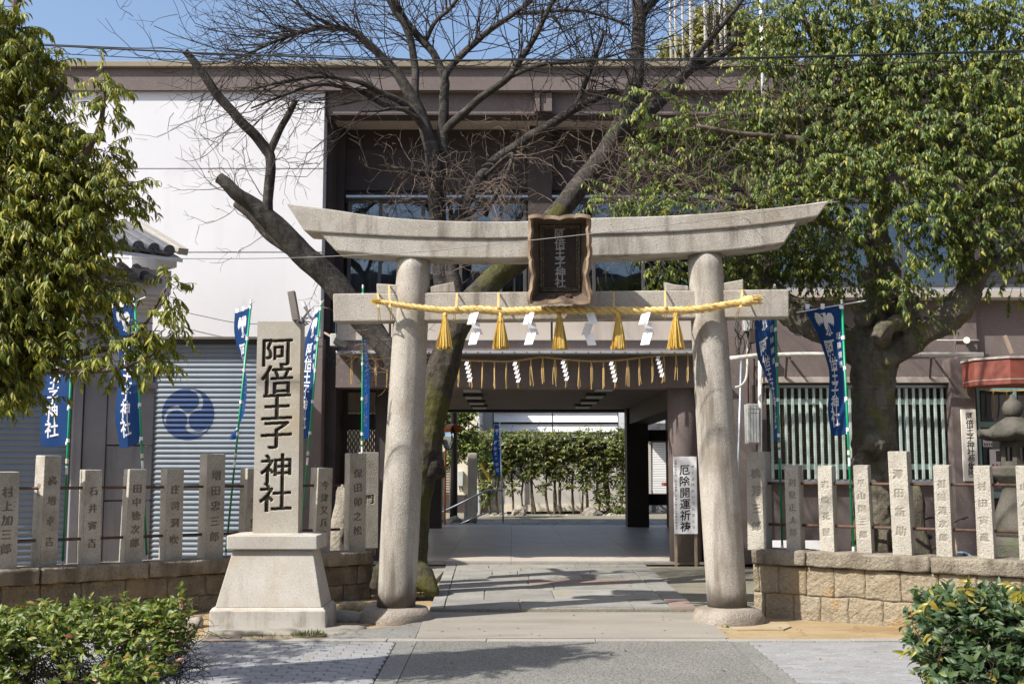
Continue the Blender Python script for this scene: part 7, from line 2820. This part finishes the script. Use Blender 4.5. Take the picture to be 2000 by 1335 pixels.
# ------------------------------------------------------------------ back hedge of the court
rh_ = np.random.default_rng(55)
YH = 39.6
bh = empty('back_hedge', P(1075, 1005, YH), 'tall clipped hedge on thin bare stems across the back of the court', 'hedge')
B = []
for k in range(13):
    u = 935 + 23.5 * k
    B.append(blob(u, 868 + rh_.normal(0, 2), 20, YH, 24, .55))
    B.append(blob(u + 10, 893 + rh_.normal(0, 6), 18, YH, 15, .5, .7))
for u, v, rx, ry in ((1215, 945, 10, 24), (1205, 985, 14, 16), (1062, 948, 9, 7), (1110, 945, 9, 6), (1195, 925, 12, 14), (998, 950, 8, 8), (1145, 945, 8, 8), (940, 900, 14, 22), (985, 920, 20, 12), (1030, 925, 18, 10), (1085, 920, 22, 12), (1130, 922, 20, 11), (1170, 925, 20, 14), (950, 950, 10, 30), (1175, 965, 10, 20)):
    B.append(blob(u, v, rx, YH, ry, .3))
crown('foliage', B, 4200, rh_, .12, .36, 8, .25, .2, 'leaf_back_hedge', 'bark_shrub', bh, shell=1.8, outward=.5, flat=.8, twigs=False)
for k, u in enumerate((940, 957, 975, 1000, 1020, 1040, 1044, 1068, 1082, 1086, 1092, 1119, 1139, 1148, 1168, 1184, 1190, 1212)):
    pts = [P(u + rh_.normal(0, 3), 1008, YH), P(u + rh_.normal(0, 2), 970, YH), P(u + rh_.normal(0, 3), 930, YH), P(u + rh_.normal(0, 5), 885, YH)]
    MB().tube(t_smooth([tuple(p) for p in pts], 8), [.055 * rh_.uniform(.6, 1.2) * q for q in np.linspace(1, .6, 9)], 6).build('stem', 'bark_branch', bh, smooth=True)
st = []
for k in range(40):
    u = rh_.uniform(935, 1218)
    st.append((np.array(P(u, rh_.uniform(900, 960), YH)), np.array([rh_.normal(0, .6), rh_.normal(0, .4), 1])))
stems(bh, st, rh_, gen=2, n_child=(4, 0), length=(1.0, .5), rad=(.02, .012), up=.4, curl=.5)

# small tree by the mirror
rs = np.random.default_rng(66)
stt = empty('small_tree', P(880, 1010, 36), 'small leafy tree behind the round mirror in the court', 'tree')
MB().tube([P(884, 1012, 36), P(882, 930, 36), P(886, 860, 36), P(890, 800, 36)], [.09, .08, .06, .04], 8).build('trunk', 'bark_branch', stt, smooth=True)
B = [blob(u, v, rx, 36, ry, .5) for u, v, rx, ry in ((885, 812, 30, 22), (905, 840, 24, 24), (900, 870, 26, 20), (930, 880, 26, 16), (880, 890, 14, 12), (870, 805, 18, 18), (915, 800, 16, 12))]
crown('crown', B, 420, rs, .13, .38, 9, .3, .4, 'leaf_evergreen', 'bark_branch', stt, shell=1.6)

# yellow-green tree beyond the roof, evergreen tops at the far right
rg = np.random.default_rng(77)
yt = empty('background_tree', P(1420, 300, 46), 'yellow green broadleaf tree showing above the roof among white poles', 'tree')
yt.location.z = 0
MB().tube([Vector((yt.location.x, 46, 0)), Vector((yt.location.x, 46, 8)), P(1400, 110, 46)], [.5, .4, .2], 10).build('trunk', 'bark_branch', yt, smooth=True)
B = [blob(u, v, rx, 46, ry, 1.2) for u, v, rx, ry in ((1390, 75, 40, 42), (1440, 90, 60, 50), (1340, 105, 36, 22), (1500, 100, 60, 60), (1375, 45, 22, 18), (1420, 45, 34, 26), (1310, 118, 26, 12))]
crown('crown', B, 1500, rg, .2, .5, 10, .5, .3, 'leaf_ginkgo', 'bark_branch', yt, shell=1.7, twigs=False)

# grass and weeds at the foot of the walls, moss by the trunk
gv, gd, gu, gl_ = [], [], [], []


def tuft(u, v, n, h, sp, z=0.0):
    c = G(u, v, z)
    for _ in range(n):
        gv.append(np.array(c) + np.array([RNG.normal(0, sp), RNG.normal(0, sp * .6), -.01]))
        gd.append(np.array([RNG.normal(0, .5), RNG.normal(0, .4), 1.0]))
        gu.append(np.array([RNG.normal(0, 1), RNG.normal(-.5, 1), .2]))
        gl_.append(h * RNG.uniform(.5, 1.3))


for k in range(46):
    u = random.uniform(1600, 1800)
    tuft(u, np.interp(u, [1600, 1680, 1800], [1201.5, 1202, 1216]) + random.uniform(-1, 4), 7, .035, .05)
for u, v, n, h, sp in ((595, 1239, 40, .06, .06), (622, 1238, 30, .055, .03), (560, 1241, 30, .04, .08), (500, 1242, 30, .04, .1), (420, 1240, 24, .04, .08), (385, 1243, 20, .05, .05), (1420, 1225, 20, .04, .03), (980, 1246, 24, .025, .12), (360, 1236, 18, .05, .05), (832, 1160, 70, .05, .08), (840, 1165, 50, .04, .06), (1697, 1198, 12, .08, .02)):
    tuft(u, v, n, h, sp)
o = link_mesh('grass', leaves_mesh('grass', np.array(gv), np.array(gd), np.array(gu), np.array(gl_), np.array(gl_) * .16), 'grass_blade')
tag(o, 'short weeds and grass along the wall foot and pedestal', 'grass', kind='stuff')

# fallen leaves
n = 130
pos = []
for _ in range(n):
    u, v = random.uniform(560, 1800), random.choice([random.uniform(1100, 1186), random.uniform(1190, 1248), random.uniform(1205, 1330)])
    c = G(u, v, .0)
    pos.append((c.x, c.y, .012 if v > 1190 else .058))
pos = np.array(pos)
dr = np.column_stack([RNG.normal(0, 1, n), RNG.normal(0, 1, n), RNG.normal(0, .08, n)])
o = link_mesh('leaves', leaves_mesh('leaves', pos, dr, np.column_stack([RNG.normal(0, .25, (n, 2)), np.ones(n)]), RNG.uniform(.03, .055, n), RNG.uniform(.016, .024, n)), 'leaf_litter')
tag(o, 'scattered dry fallen leaves on the path and soil', 'leaves', kind='stuff')
